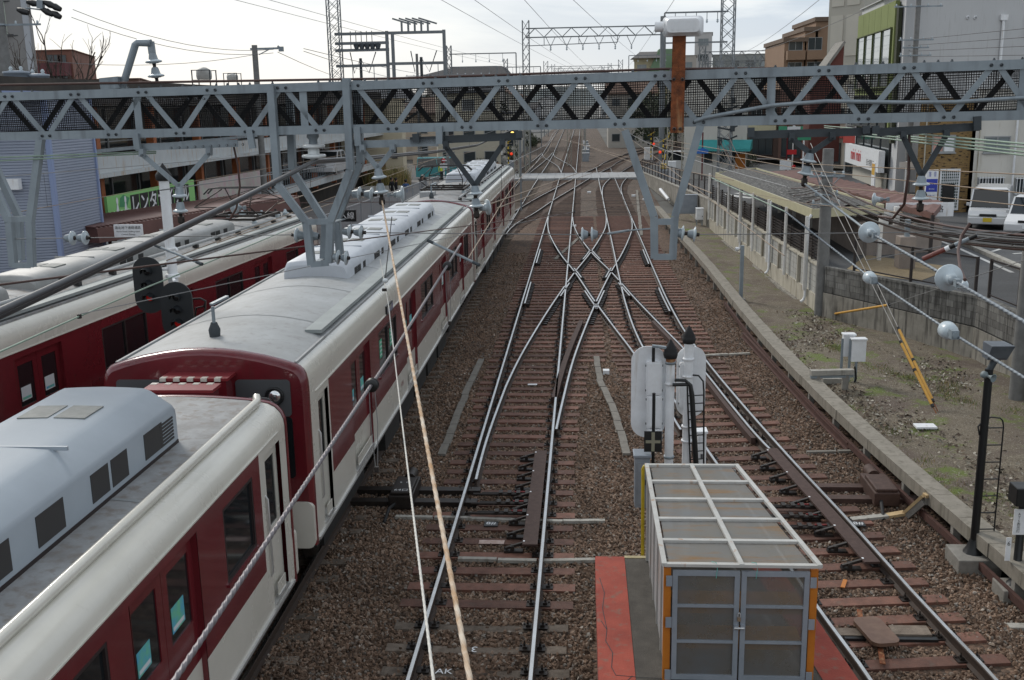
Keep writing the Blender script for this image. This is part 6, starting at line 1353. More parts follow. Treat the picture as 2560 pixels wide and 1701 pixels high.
face_window(t, fo+nzf*.26, ef_, Lf-2.7, 3.3, 1.0, 7.6, 4, shade('olive_frame', (.09, .11, .04)), SKYG, 0, .12); face_window(t, fo+nzf*.26, ef_, Lf-2.7, 1.9, 1.0, 5.3, 4, WFD, GLB, 0, .1)
face_window(t, fo, ef_, Lf-2.5, 2.2, .9, 3.0+.05, 4, WFD, GLB, 0, .08)
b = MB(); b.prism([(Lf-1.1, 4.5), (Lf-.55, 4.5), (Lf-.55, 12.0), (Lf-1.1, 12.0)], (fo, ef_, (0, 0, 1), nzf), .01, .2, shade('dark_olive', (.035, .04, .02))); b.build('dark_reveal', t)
exg = V(15, 5.5, 0).normalized(); og = V(NX, 60.5, 0)
wz = GY(2268, 80, 64.5).z; face_window(t, og-V(0, .03, 0), exg, 3.0, 1.05, 8.0, wz, 4, WFR, [shade('green_curtain', (.10, .20, .11)), GLB, GLS, shade('green_curtain', (.1, .2, .11))], 0, .1)
b = MB(); q = og+exg*6.4-V(0, .1, 0); b.tube([V(q.x, q.y, 11.2), V(q.x, q.y, 2)], .09, WHITE, 8); b.box((q.x, q.y, 11.3), (.4, .25, .3), WHITE); b.build('downpipe', t)
for u in (4.0, 4.5, 9.0, 9.5): b = MB(); q = og+exg*u; b.lathe([(.10, 0), (.10, .06), (.06, .09)], V(q.x, q.y-.01, 11.3-.15*(u > 6)), exg.cross(V(0, 0, 1)), WHITE, 10); b.build('wall_vent', t)
b = MB()
for k in range(40): q = og+exg*(.3+k*.32); b.bar(V(q.x, q.y+.2, 12.7), V(q.x, q.y+.2, 13.8), .03, .03, DBROWN)
b.bar(og+exg*.2+V(0, .2, 13.8), og+exg*13.5+V(0, .2, 13.8), .05, .05, DBROWN); b.bar(og+exg*.2+V(0, .2, 12.85), og+exg*13.5+V(0, .2, 12.85), .05, .05, DBROWN); b.build('roof_railing', t)
# estate agent's shop front at its foot
t = thing('shop_sign', 'white shop sign with tall red letters under the dark ribbon windows', 'shop sign', fo+ef_*8+V(0, 0, 3))
u0, u1 = .4, Lf-1.5
b = MB(); b.prism([(u0, 3.95-1.15), (u1, 3.95-1.15), (u1, 3.98+.05), (u0, 3.98+.05)], (fo+nzf*.28, ef_, (0, 0, 1), nzf), 0, .35, WHITE); o = b.build('sign_board', t)
RL = mat('sign_red', (.55, .02, .025), .5); text_mesh('mini mini', 1.05, RL, 'sign_text', o, fo+nzf*.64+ef_*(u0+4.2)+V(0, 0, 3.45), ef_, (0, 0, 1), xs=.95, bold=.012); text_mesh('西大寺駅前店', .42, INK, 'sign_text', o, fo+nzf*.64+ef_*(u0+9.2)+V(0, 0, 3.2), ef_, (0, 0, 1))
b = MB(); b.prism([(u0+.5, ST), (u1-.3, ST), (u1-.3, 2.75), (u0+.5, 2.75)], (fo+nzf*.05, ef_, (0, 0, 1), nzf), 0, .1, shade('shutter_cream', (.45, .43, .375), .1, 2)); b.build('shutter', t)
t = thing('poster_board', 'small yellow and white poster board by the shop shutter', 'poster', fo+ef_*(Lf-2.4)+nzf*.5+V(0, 0, ST)); b = MB(); q = fo+ef_*(Lf-3.2)+nzf*.6; b.prism([(0, ST+.2), (1.0, ST+.2), (1.0, ST+1.6), (0, ST+1.6)], (q, ef_, (0, 0, 1), nzf), 0, .06, WHITE); b.prism([(.06, ST+.85), (.94, ST+.85), (.94, ST+1.5), (.06, ST+1.5)], (q+nzf*.061, ef_, (0, 0, 1), nzf), 0, .004, mat('poster_yellow', (.60, .42, .04), .6, c2=(.5, .2, .03), sc=7)); b.build('board', t)
t = thing('roof_sign', 'white sign with red lettering on the olive building, cut by the upper photo edge', 'shop sign', fo+ef_*8+V(0, 0, 12.8)); b = MB(); b.prism([(Lf-6.5, 12.9), (Lf-.6, 12.9), (Lf-.6, 14.6), (Lf-6.5, 14.6)], (fo+nzf*.2, ef_, (0, 0, 1), nzf), 0, .3, WHITE); o = b.build('sign_board', t); text_mesh('mini mini', 1.2, RL, 'sign_text', o, fo+nzf*.51+ef_*(Lf-3.6)+V(0, 0, 13.75), ef_, (0, 0, 1))
# brick building and white building facing the camera
def brickmat():
    M = mat('tan_brick', (.24, .155, .062), .85, bump=0); t = M.node_tree; n = t.nodes; l = t.links; g = n.new('ShaderNodeNewGeometry'); mp = n.new('ShaderNodeMapping'); mp.inputs['Rotation'].default_value = (R_(90), 0, 0); l.new(g.outputs['Position'], mp.inputs[0])
    br = n.new('ShaderNodeTexBrick'); br.inputs['Scale'].default_value = 2.4; br.inputs['Color1'].default_value = (.265, .17, .065, 1); br.inputs['Color2'].default_value = (.19, .115, .05, 1); br.inputs['Mortar'].default_value = (.13, .095, .055, 1); br.inputs['Mortar Size'].default_value = .012; br.inputs['Brick Width'].default_value = .55; br.inputs['Row Height'].default_value = .2; br.inputs['Bias'].default_value = -.3
    l.new(mp.outputs[0], br.inputs['Vector']); no = n.new('ShaderNodeTexNoise'); no.inputs['Scale'].default_value = 3.4; mp2 = n.new('ShaderNodeMapping'); mp2.inputs['Scale'].default_value = (1, 1, 3.2); l.new(g.outputs['Position'], mp2.inputs[0]); l.new(mp2.outputs[0], no.inputs[0])
    mr = n.new('ShaderNodeMapRange'); mr.inputs[1].default_value = .58; mr.inputs[2].default_value = .60; l.new(no.outputs[0], mr.inputs[0]); mx = n.new('ShaderNodeMixRGB'); mx.inputs[2].default_value = (.035, .022, .014, 1); l.new(mr.outputs[0], mx.inputs[0]); l.new(br.outputs[0], mx.inputs[1]); l.new(mx.outputs[0], n['Principled BSDF'].inputs['Base Color']); return M
BRK = brickmat()
BX0, BX1, BY_ = GY(2112, 400, 50).x, GY(2233, 400, 50).x, 50.0
t = block('two storey tan brick building with a glass block panel', 'building', [(BX0, BY_), (BX1, BY_), (BX1*1.16+.2, 58), (BX0*1.16+.2, 58)], ST, 6.9, BRK)
o_ = V(BX0, BY_, 0); ex = V(1, 0, 0)
g0 = GY(2165, 480, 49.9); g1_ = GY(2212, 392, 49.9)
GBM = mat('glass_block', (.045, .085, .08), .12, c2=(.02, .04, .04), sc=6)
b = MB(); b.bx(g0.x-.06, g1_.x+.06, 49.93, 49.99, g0.z-.1, g1_.z+.06, WHITE); fr = b.build('window', t, 0); b = MB()
nx_, nz_ = 9, 13
for i in range(nx_):
    for j in range(nz_): w_ = (g1_.x-g0.x)/nx_; h_ = (g1_.z-g0.z)/nz_; b.bx(g0.x+i*w_+.02, g0.x+(i+1)*w_-.02, 49.91, 49.935, g0.z+j*h_+.02, g0.z+(j+1)*h_-.02, GBM)
b.build('pane', fr)
face_window(t, o_, ex, 1.05, .8, GY(2150, 300, 50).x-BX0, GY(2150, 352, 50).z, 2, WFR, [shade('poster_red', (.55, .32, .27)), WHITE], 0, .05)
b = MB(); x = GY(2128, 400, 49.9).x; b.tube([(x, 49.9, 6.8), (x, 49.9, ST+.4)], .035, CREAMW, 6); b.build('downpipe', t)
b = MB(); x = GY(2186, 440, 49.8).x; b.bx(x-.25, x+.25, 49.75, 49.9, ST, ST+1.35, BLACK); b.build('dark_door', t)
WX0 = BX1+.02
t = block('white rendered two storey building with barred ground floor windows', 'building', [(WX0, 49.6), (WX0+9, 49.9), (WX0+11, 58), (WX0*1.17, 58)], ST, 7.3, OFFW)
o_ = V(WX0, 49.6, 0); ex = V(9, .3, 0).normalized()
wu = lambda x: GY(x, 400, 49.6).x-WX0
face_window(t, o_, ex, wu(2323)-wu(2262), GY(0, 316, 49.6).z-GY(0, 352, 49.6).z, wu(2262), GY(2290, 352, 49.6).z, 2, WFR, GLS, 0, .06)
face_window(t, o_, ex, wu(2316)-wu(2254), GY(0, 410, 49.6).z-GY(0, 446, 49.6).z, wu(2254), GY(2290, 446, 49.6).z, 3, WFR, GLB, 9, .06)
face_window(t, o_, ex, 1.3, GY(0, 410, 49.6).z-GY(0, 446, 49.6).z, wu(2341), GY(2340, 448, 49.6).z, 2, WFR, GLB, 9, .06); face_window(t, o_, ex, 2.4, 1.0, wu(2400), GY(2400, 446, 49.6).z, 2, WFR, GLB, 9, .06)
b = MB(); x = GY(2335, 400, 49.5).x; b.tube([(x, 49.5, 7.2), (x, 49.5, ST)], .05, WHITE, 8); x2 = WX0+.15; b.tube([(x2, 49.5, 7.2), (x2, 49.5, ST+.6)], .03, CREAMW, 6); b.build('downpipe', t)
for x, y in ((2212, 470), (2190, 465)): pass
# apartment estate sign on blue legs
p = GZ(2144, 508, ST); sy = p.y; t = thing('street_sign', 'tall blue and white sign on two blue legs beside the brick building', 'sign', (p.x, p.y, ST))
BLU = mat('sign_blue', (.025, .045, .36), .45); a, c = GY(2131, 462, sy), GY(2164, 391, sy)
b = MB(); b.bx(a.x, c.x, sy, sy+.12, a.z, c.z, WHITE); o = b.build('sign_panel', t); h_ = c.z-a.z; w_ = c.x-a.x
b = MB(); b.bx(a.x+.02, c.x-.02, sy-.006, sy, a.z+h_*.28, a.z+h_*.70, BLU); b.build('blue_field', o)
text_mesh('アパマンショップ', w_*.165, WHITE, 'sign_text', o, ((a.x+c.x)/2, sy-.008, a.z+h_*.54), (1, 0, 0), (0, 0, 1), xs=.9); text_mesh('西大寺店', w_*.12, WHITE, 'sign_text', o, ((a.x+c.x)/2, sy-.008, a.z+h_*.37), (1, 0, 0), (0, 0, 1))
text_mesh('管\n理', w_*.22, BLU, 'sign_text', o, (a.x+w_*.3, sy-.002, a.z+h_*.85), (1, 0, 0), (0, 0, 1), vert=True); text_mesh('賃\n貸', w_*.22, BLU, 'sign_text', o, (a.x+w_*.72, sy-.002, a.z+h_*.85), (1, 0, 0), (0, 0, 1), vert=True); text_mesh('お部屋さがし', w_*.13, BLU, 'sign_text', o, ((a.x+c.x)/2, sy-.002, a.z+h_*.16), (1, 0, 0), (0, 0, 1))
for f in (.18, .82): b = MB(); x = a.x+w_*f; b.bx(x-.06, x+.06, sy+.02, sy+.1, ST, a.z, BLU); b.build('leg', t)
# beige tiled tower, brown stepped flats, gable house
TILE = shade('beige_tile_wall', (.50, .475, .41), .08, .5); TILED = shade('beige_band', (.42, .40, .345), .08, .6)
t = block('tall beige tiled building with large recessed panels behind the grey one', 'building', [(X_(2064, 102), 102), (X_(2150, 99), 99), (X_(2150, 99)+10, 115), (X_(2064, 102)*1.25+.3, 125)], .5, 30, TILED)
a = V(X_(2064, 102), 102, 0); c = V(X_(2150, 99), 99, 0); ex = (c-a).normalized()
for i in range(2):
    for j in range(6): b = MB(); u0 = .35+i*1.7; b.prism(rrect(u0, u0+1.35, 2+j*4.4, 5.6+j*4.4, .03, 2), (a, ex, (0, 0, 1), ex.cross(V(0, 0, 1))), .005, .07, TILE); b.build('wall_panel', t)
BRF = shade('brown_flat_tile', (.27, .175, .115), .12, .4); BRD = shade('brown_roof_band', (.16, .115, .085), .15, .5)  # darker brown for the roof slabs
Yb = 135; zt_ = lambda y: GY(1850, y, Yb).z
ap = thing('apartment_block', 'brown tiled apartment block with stepped balconies beyond the beige tower', 'apartment block', (X_(2000, Yb), Yb, 0))
for (f0, f1, ytop) in ((1958, 2012, 96), (2008, 2040, 72), (2034, 2090, 50)):
    b = MB(); b.bx(X_(f0, Yb), X_(f1, Yb), Yb, Yb+14, 0, zt_(ytop), BRF); b.build('wall', ap); b = MB(); b.bx(X_(f0, Yb)-.2, X_(f1, Yb)+.2, Yb-.3, Yb+14.2, zt_(ytop), zt_(ytop)+.5, BRD); b.build('roof', ap)
for j in range(7):
    z = 3+j*2.9
    for f0, f1 in ((1962, 2006), (2010, 2060)):
        if z < zt_(100): b = MB(); b.bx(X_(f0, Yb), X_(f1, Yb), Yb-1.2, Yb-.05, z, z+1.1, BRF); b.build('balcony', ap); face_window(ap, (X_(f0, Yb)+.3, Yb, 0), (1, 0, 0), 1.7, 1.5, 0, z+1.15, 2, WFR, GLB, 0, .08); 
t = thing('gable_house', 'house with a red-brown gable wall and grey roof edge in front of the beige tower', 'house', (21, 92, ST)); gx0, gx1 = X_(2028, 92), X_(2106, 92); GBR = shade('red_brown_render', (.135, .045, .035), .15, .8)
gz = GY(1942, 100, 92).z; b = MB(); b.prism([(gx0, ST), (gx1, ST), (gx1, gz), (gx0, gz-3.9)], ((0, 92, 0), (1, 0, 0), (0, 0, 1), (0, 1, 0)), 0, 2.5, GBR); b.build('wall', t); b = MB(); b.bar((gx0-.2, 91.9, gz-3.85), (gx1, 91.9, gz+.12), .3, .22, CONC); b.bar((gx0-.2, 93.5, gz-3.8), (gx1, 93.5, gz+.14), 3, .12, CONC); b.build('roof', t)
# teal awning shop near the crossing and brown shops beyond
TEAL = mat('teal_awning', (.03, .30, .30), .6, var=.15, sc=3)
def XZ(x, y, Y): return GY(x, y, Y)
Yt = 92; a, c = XZ(1694, 380, Yt), XZ(1853, 380, Yt); x0, x1 = XZ(1576, 350, Yt).x, XZ(1712, 350, Yt).x
t = block('white cornered shop with a teal awning by the level crossing', 'shop', [(x0, Yt), (x1, Yt-2), (x1*1.08, Yt+7), (x0*1.087+.2, Yt+8)], .3, 9.5, OFFW)
b = MB(); zt1, zt2 = XZ(1650, 321, Yt).z, XZ(1650, 343, Yt).z; P = [(0, zt1), (-.25, zt1-.05), (-.85, zt2+.1), (-.9, zt2-.12), (-.85, zt2-.12), (0, zt2+.1)]
dx = V(x1-x0, -2, 0).normalized(); nz_ = V(dx.y, -dx.x, 0)
b.prism([(-q[0], q[1]) for q in P], (V(x0+.9, Yt-.35, 0), nz_, (0, 0, 1), dx), 0, (x1-x0)*.98, TEAL); o = b.build('awning', t); 
for u in (.9, 2.2, 3.3): face_window(t, (x0, Yt, 0), dx, .7, 1.3, u+.9, 1.9, 1, WFD, GLB, 0, .05)
b = MB(); q = V(x1-.7, Yt-1.9, 0); b.bx(x1-.9, x1-.1, Yt-2.06, Yt-1.98, .4, 2.6, shade('orange_door', (.38, .13, .02))); b.build('door', t)
text_mesh('Salon', .55, WHITE, 'sign_text', t, V(x0+2.6, Yt-.75, 0)+nz_*.62+V(0, 0, (zt1+zt2)/2), dx, (0, 0, 1))
DBR = shade('dark_brown_boards', (.075, .045, .035), .2, 2)
for (xa, xb, Y, h, m_, lb) in ((1722, 1792, 118, 8, DBR, 'dark brown timbered shop beyond the street corner, with an orange lamp sign'), (1792, 1856, 112, 9.5, shade('brown_shop', (.12, .065, .05), .2, 1), 'brown shop with lettered boards on the far side of the street'), (1893, 1946, 100, 8.5, shade('cream_shop', (.48, .45, .38), .1, .6), 'cream shop with small windows on the right of the street'), (1944, 1990, 88, 8, shade('grey_shop', (.35, .35, .34), .1, .6), 'grey shop house left of the estate agent, with coloured signboards')):
    p, q = XZ(xa, 380, Y), XZ(xb, 380, Y-3); t = block(lb, 'shop', [(p.x, Y), (q.x, Y-3), (q.x*(Y+6)/(Y-3)+.3, Y+6), (p.x*(Y+8)/Y+.3, Y+8)], .8, h, m_); d = V(q.x-p.x, -3, 0); L_ = d.length; d.normalize()
    for k in range(2): face_window(t, (p.x, Y, 0), d, L_*.36, 1.3, L_*(.08+.48*k), 4.9, 2, WFR, GLB)
    face_window(t, (p.x, Y, 0), d, L_*.7, 1.9, L_*.12, 1.2, 3, WFD, GLB, name='shop_window')
    b = MB(); nz2 = d.cross(V(0, 0, 1)); b.prism([(L_*.05, 3.5), (L_*.95, 3.5), (L_*.95, 4.3), (L_*.05, 4.3)], (V(p.x, Y, 0), d, (0, 0, 1), nz2), .02, .25, rnd.choice([WHITE, CREAMP, shade('board_green', (.05, .28, .16)), shade('board_red', (.4, .05, .04))])); b.build('signboard', t)
def roadsign(label, x, yb, yt, z0, Y, plates, m_=None, h_=None):
    p = GY(x, yb, Y); z1 = GY(x, yt, Y).z; t = thing('street_sign', label, 'sign', (p.x, Y, z0)); b = MB(); b.tube([(p.x, Y, z0), (p.x, Y, z1)], .06, m_ or WHITE, 8); b.build('post', t)
    for (dx, y0, y1, w, mm, shp) in plates:
        za, zb_ = GY(x, y1, Y).z, GY(x, y0, Y).z; b = MB()
        if shp == 'round': b.lathe([(.0, 0), ((zb_-za)/2, 0), ((zb_-za)/2, .02), (0, .02)], (p.x+dx, Y-.07, (za+zb_)/2), (0, -1, 0), mm, 20)
        elif shp == 'pent': b.prism([(-w/2, za), (w/2, za), (w/2, za+(zb_-za)*.6), (0, zb_), (-w/2, za+(zb_-za)*.6)], ((p.x+dx, Y-.07, 0), (1, 0, 0), (0, 0, 1), (0, -1, 0)), 0, .02, mm)
        else: b.bx(p.x+dx-w/2, p.x+dx+w/2, Y-.1, Y-.07, za, zb_, mm)
        b.build('sign_plate', t)
    return t
REDS = mat('sign_red', (.55, .02, .025), .5); BLUS = mat('road_sign_blue', (.02, .14, .48), .5)
roadsign('blue crossing sign on a dark red pole before the teal shop', 1618, 388, 305, .5, 88, [(0, 340, 354, .95, BLUS, 'pent')], shade('dark_red_pole', (.13, .02, .025)))
roadsign('white sign board with black figures and a red mark beside the shelter roof', 1816, 396, 366, 1.2, 72, [(-.2, 369, 391, .75, WHITE, 'sq'), (.35, 380, 389, .4, REDS, 'round')])
roadsign('green signboard on a white pole before the brown shops', 1850, 388, 305, 1.2, 82, [(0, 312, 323, 1.0, shade('board_green', (.05, .28, .16)), 'sq')])
roadsign('tall dark red lamp pole on the street, with a pink and white board', 1812, 386, 288, .9, 92, [(.5, 292, 304, 1.1, WHITE, 'sq'), (.4, 345, 356, .8, REDS, 'sq')], shade('dark_red_pole', (.13, .02, .025)))
roadsign('round white clock-like sign on a pole above the shelter', 1826, 380, 289, .9, 100, [(0, 289, 299, .6, WHITE, 'round')])
roadsign('white and blue hanging sign beside the utility pole', 2086, 440, 372, 1.75, 57, [(0, 373, 386, .8, WHITE, 'sq'), (0, 376, 383, .4, BLUS, 'round')])
# ---- cars
PAINT = mat('white_car_paint', (.58, .59, .60), .18, coat=.6, var=.03, sc=1); TYRE = mat('tyre', (.012, .012, .012), .8); LAMPR = mat('tail_lamp', (.45, .02, .015), .2); LAMPW = mat('head_lamp', (.6, .62, .62), .1, .3)
def carbuild(label, x, y, z, rz, L_=3.4, Wd=1.48, H=1.75, box=True, paint=None, roofh=None, lamp=None, front=True, plate_m=None):
    """small car: lower body, glasshouse with windows, bumpers, lamps, wheels; nose along -Y of the car"""
    p_ = paint or PAINT; t = thing('parked_car', label, 'car', (x, y, z), 'cars on the street', rz); B = lambda b, n, bev=0, p=None: b.build(n, p or t, bev, True)
    hb = H*.54; w = Wd/2
    prof = [(-L_/2, .22), (L_/2, .22), (L_/2, hb), (-L_/2+.75, hb+.02), (-L_/2+.12, hb-.12 if box else hb-.2), (-L_/2, hb-.28)]
    b = MB(); b.prism(prof, ((0, 0, 0), (0, 1, 0), (0, 0, 1), (1, 0, 0)), -w, w, p_); B(b, 'body', .05)
    g0, g1 = (-L_/2+.55, L_/2-.08) if box else (-L_/2+.95, L_/2-.35); ti = .10; f0 = .35 if box else .65; r0 = .10 if box else .5
    b = MB(); b.hexa([(-w+.03, g0, hb-.01), (w-.03, g0, hb-.01), (w-.03, g1, hb-.01), (-w+.03, g1, hb-.01), (-w+ti, g0+f0, H-.05), (w-ti, g0+f0, H-.05), (w-ti, g1-r0, H-.05), (-w+ti, g1-r0, H-.05)], GLASS); B(b, 'windows', .02)
    b = MB(); b.hexa([(-w+ti-.03, g0+f0-.06, H-.06), (w-ti+.03, g0+f0-.06, H-.06), (w-ti+.03, g1-r0+.04, H-.06), (-w+ti-.03, g1-r0+.04, H-.06), (-w+ti+.08, g0+f0+.12, H+.02), (w-ti-.08, g0+f0+.12, H+.02), (w-ti-.08, g1-r0-.08, H+.02), (-w+ti+.08, g1-r0-.08, H+.02)], p_); B(b, 'roof', .03)
    for s in (-1, 1):
        b = MB()
        for fy in (g0+.02, (g0+g1)/2, g1-.04):
            k = (fy-g0)/(g1-g0); yt = g0+f0+(g1-r0-g0-f0)*k; b.bar((s*(w-.02), fy, hb), (s*(w-ti+.015), yt, H-.05), .06, .05, p_)
        B(b, 'pillar'); b = MB(); b.box((s*(w+.08), g0+.3, hb+.08), (.14, .1, .13), p_); B(b, 'mirror', .02)
        b = MB(); b.box((s*(w-.24), -L_/2+.0, hb-.36), (.34, .07, .16), LAMPW); B(b, 'headlight', .02); b = MB(); b.box((s*(w-.1), L_/2, hb-.1), (.14, .05, .36), LAMPR); B(b, 'tail_light', .01)
        for fy in (-L_/2+.62, L_/2-.62): b = MB(); b.lathe([(.0, .0), (.20, .0), (.215, -.02), (.28, -.03), (.29, -.09), (.28, -.15)], (s*w+s*.01, fy, .28), (s, 0, 0), TYRE, 20); o = B(b, 'wheel'); b = MB(); b.lathe([(0, .012), (.12, .008), (.19, .0)], (s*w+s*.012, fy, .28), (s, 0, 0), ALU, 14); B(b, 'rim', 0, o)
    b = MB(); b.box((0, -L_/2-.02, .38), (Wd*.98, .14, .28), p_); B(b, 'bumper', .04); b = MB(); b.box((0, -L_/2-.02, .60), (Wd*.42, .06, .10), BLACK); B(b, 'grille', .01)
    b = MB(); b.box((0, -L_/2-.10, .42), (.33, .02, .165), plate_m or WHITE); B(b, 'number_plate')
    if lamp: b = MB(); b.lathe([(.16, 0), (.16, .06), (.08, .14), (0, .15)], (0, 0, H+.02), (0, 0, 1), lamp, 14); B(b, 'roof_lamp')
    return t
PLY = mat('yellow_plate', (.62, .45, .02), .5)
cv = GZ(2257, 541, ST); carbuild('white boxy van with a yellow number plate parked before the white building', cv.x+1.5, cv.y+3.0, ST, R_(-24), 3.4, 1.48, 1.62, True, plate_m=PLY)
cv = GZ(2325, 551, ST); carbuild('white hatchback partly in front of the boxy van at the right edge', cv.x+1.75, cv.y+2.0, ST, R_(-30), 3.9, 1.66, 1.45, False)
cv = GZ(1650, 398, .6); carbuild('white taxi with a roof lamp waiting beyond the shelter roof', cv.x+.4, cv.y, .75, R_(165), 4.4, 1.7, 1.5, False, lamp=mat('taxi_lamp', (.55, .6, .7), .3))
cv = GZ(1560, 398, .25); carbuild('white van waiting beside the level crossing on the right', cv.x+1.2, cv.y+3, .25, R_(70), 4.4, 1.7, 1.95, True)
# ---- people
def person(label, x, y, z, rz, top, legs, h=1.66, bag=None, hair=(.01, .008, .007), walk=.2, skirt=None):
    t = thing('person', label, 'person', (x, y, z), None, rz); s = h/1.7
    vs = {'pel': (0, 0, .92), 'wa': (0, .0, 1.08), 'ch': (0, .01, 1.30), 'nk': (0, .0, 1.46), 'hd0': (0, -.02, 1.54), 'hd1': (0, -.02, 1.63), 'hd2': (0, 0, 1.70),
          'hl': (-.09, 0, .90), 'kl': (-.10, -walk*.6, .50), 'al': (-.10, -walk*.4, .08), 'tl': (-.10, -walk*.4-.15, .04), 'hr': (.09, 0, .90), 'kr': (.10, walk*.15, .50), 'ar': (.10, walk*1.2, .12), 'tr': (.10, walk*1.2-.12, .04),
          'sl': (-.18, 0, 1.40), 'el': (-.25, walk*.4, 1.14), 'wl': (-.25, walk*.1, .92), 'fl': (-.25, 0, .82), 'sr': (.18, 0, 1.40), 'er': (.25, -walk*.2, 1.14), 'wr': (.25, -walk*.7, .92), 'fr': (.25, -walk*.9, .83)}
    rad = {'pel': .15, 'wa': .125, 'ch': .15, 'nk': .055, 'hd0': .075, 'hd1': .095, 'hd2': .07, 'hl': .10, 'kl': .062, 'al': .042, 'tl': .036, 'hr': .10, 'kr': .062, 'ar': .042, 'tr': .036, 'sl': .065, 'el': .048, 'wl': .034, 'fl': .03, 'sr': .065, 'er': .048, 'wr': .034, 'fr': .03}
    E = [('pel', 'wa'), ('wa', 'ch'), ('ch', 'nk'), ('nk', 'hd0'), ('hd0', 'hd1'), ('hd1', 'hd2'), ('pel', 'hl'), ('hl', 'kl'), ('kl', 'al'), ('al', 'tl'), ('pel', 'hr'), ('hr', 'kr'), ('kr', 'ar'), ('ar', 'tr'), ('ch', 'sl'), ('sl', 'el'), ('el', 'wl'), ('wl', 'fl'), ('ch', 'sr'), ('sr', 'er'), ('er', 'wr'), ('wr', 'fr')]
    ks = list(vs); me = bpy.data.meshes.new('tmp'); me.from_pydata([tuple(c*s for c in vs[k]) for k in ks], [(ks.index(a), ks.index(b_)) for a, b_ in E], []); o = bpy.data.objects.new('tmp', me); COL.objects.link(o)
    md = o.modifiers.new('s', 'SKIN'); sd = me.skin_vertices[0].data
    for i, k in enumerate(ks): sd[i].radius = (rad[k]*s, rad[k]*s*(.72 if k in ('pel', 'wa', 'ch') else 1)); sd[i].use_root = (k == 'pel')
    o.modifiers.new('u', 'SUBSURF').levels = 1; dg = bpy.context.evaluated_depsgraph_get(); m2 = bpy.data.meshes.new_from_object(o.evaluated_get(dg)); bpy.data.objects.remove(o)
    SK = mat('skin', (.42, .24, .165), .6); m2.materials.clear()
    for q in (SK, top, legs): m2.materials.append(q)
    for f in m2.polygons: c = f.center; zz = c.z/s; f.use_smooth = True; f.material_index = 0 if (zz > 1.47 or (zz < .90 and abs(c.x)/s > .20)) else (1 if zz > .90 else 2)
    bd = bpy.data.objects.new('body', m2); COL.objects.link(bd); bd.parent = t
    b = MB(); b.lathe([(.0, .115), (.06, .11), (.10, .06), (.108, .0), (.09, -.06), (.06, -.1)], (0, .02*s, 1.64*s), (0, .25, 1), mat('hair_%d' % int(hair[0]*1000), hair, .6), 14); b.build('hair', t, 0, True)
    b = MB(); b.tube([(-.035*s, -.115*s, 1.625*s), (-.035*s, -.12*s, 1.625*s)], .012, BLACK, 6); b.tube([(.035*s, -.115*s, 1.625*s), (.035*s, -.12*s, 1.625*s)], .012, BLACK, 6); b.build('eyes', t, 0, True)
    if bag: b = MB(); b.box((-.30*s, -.02, .70*s), (.12, .30, .26), bag); b.tube([(-.30*s, -.1, .82*s), (-.28*s, 0, .92*s), (-.30*s, .08, .82*s)], .012, bag, 6); b.build('bag', t, .02, True)
    return t
NAVY = mat('dark_coat', (.012, .012, .016), .85); GREYC = mat('grey_coat', (.10, .10, .105), .85); BLUC = mat('blue_coat', (.04, .09, .22), .8)
pp = GZ(2118, 519, ST); person('person in a dark coat walking along the street with a tan bag', pp.x, pp.y, ST, R_(15), NAVY, NAVY, 1.68, mat('tan_bag', (.35, .21, .10), .7), walk=.26)
# ================================================================ LEFT SIDE: STATION BUILDINGS
CLAD = mat('blue_grey_cladding', (.30, .335, .41), .5, c2=(.265, .30, .375), sc=.6)
CLADT = mat('corner_trim_blue', (.23, .29, .46), .45)
def cladding(par, a, c, z0, z1, pitch=.075):
    a, c = Vector(a), Vector(c); n_ = int((z1-z0)/pitch); d = (c-a).normalized(); nrm = V(d.y, -d.x, 0); vs = []; b = MB()
    for i in range(n_+1):
        z = z0+(z1-z0)*i/n_
        for dz, o in ((0, .0), (pitch*.25, .022), (pitch*.85, .022)):
            vs += [a+nrm*o+V(0, 0, z+dz), c+nrm*o+V(0, 0, z+dz)]
    b.add(vs, [(2*i, 2*i+1, 2*i+3, 2*i+2) for i in range(len(vs)//2-1)], CLAD); return b.build('wall_cladding', par)
t = thing('cladded_tower', 'blue grey ribbed lift tower on the farther platform', 'lift tower', (-14, 28, 0))
cA, cB, cC = V(-14.0, 26.9, 0), V(-14.0, 29.45, 0), V(-17.4, 25.9, 0)
b = MB(); f_ = [(-14.02, 26.92), (-14.02, 29.45), (-17.4, 29.2), (-17.4, 25.95)]; b.add([(x, y, 1.2) for x, y in f_]+[(x, y, 7.5) for x, y in f_], [(0, 1, 5, 4), (1, 2, 6, 5), (2, 3, 7, 6), (3, 0, 4, 7), (4, 5, 6, 7)], CLAD); b.build('wall', t)
cladding(t, cA, cB, 1.2, 7.45); cladding(t, cC, cA, 1.2, 7.45)
b = MB(); b.bar(cA+V(.03, -.03, 1.2), cA+V(.03, -.03, 7.5), .12, .12, CLADT, (1, 0, 0)); b.bar(cB+V(.03, 0, 1.2), cB+V(.03, 0, 7.5), .08, .08, CLADT, (1, 0, 0)); b.build('corner_trim', t)
q = cC.lerp(cA, .72); b = MB(); b.box((q.x+.02, q.y-.14, 5.25), (.55, .18, .28), WHITE); b.build('wall_lamp', t)
b = MB(); b.bx(-17.5, -13.9, 25.8, 29.6, 7.5, 7.6, CLADT); b.build('roof', t)
t = thing('cladded_wing', 'ribbed blue grey station wing at the left photo edge', 'station building', (-21, 28, 0)); b = MB(); b.bx(-24, -18.2, 28.0, 33, 1, 7.6, CLAD); b.build('wall', t); cladding(t, (-24, 27.97, 0), (-18.2, 27.97, 0), 1.2, 7.5); b = MB(); b.bx(-24.1, -18.1, 27.9, 33.1, 7.6, 7.75, CLADT); b.build('roof', t)
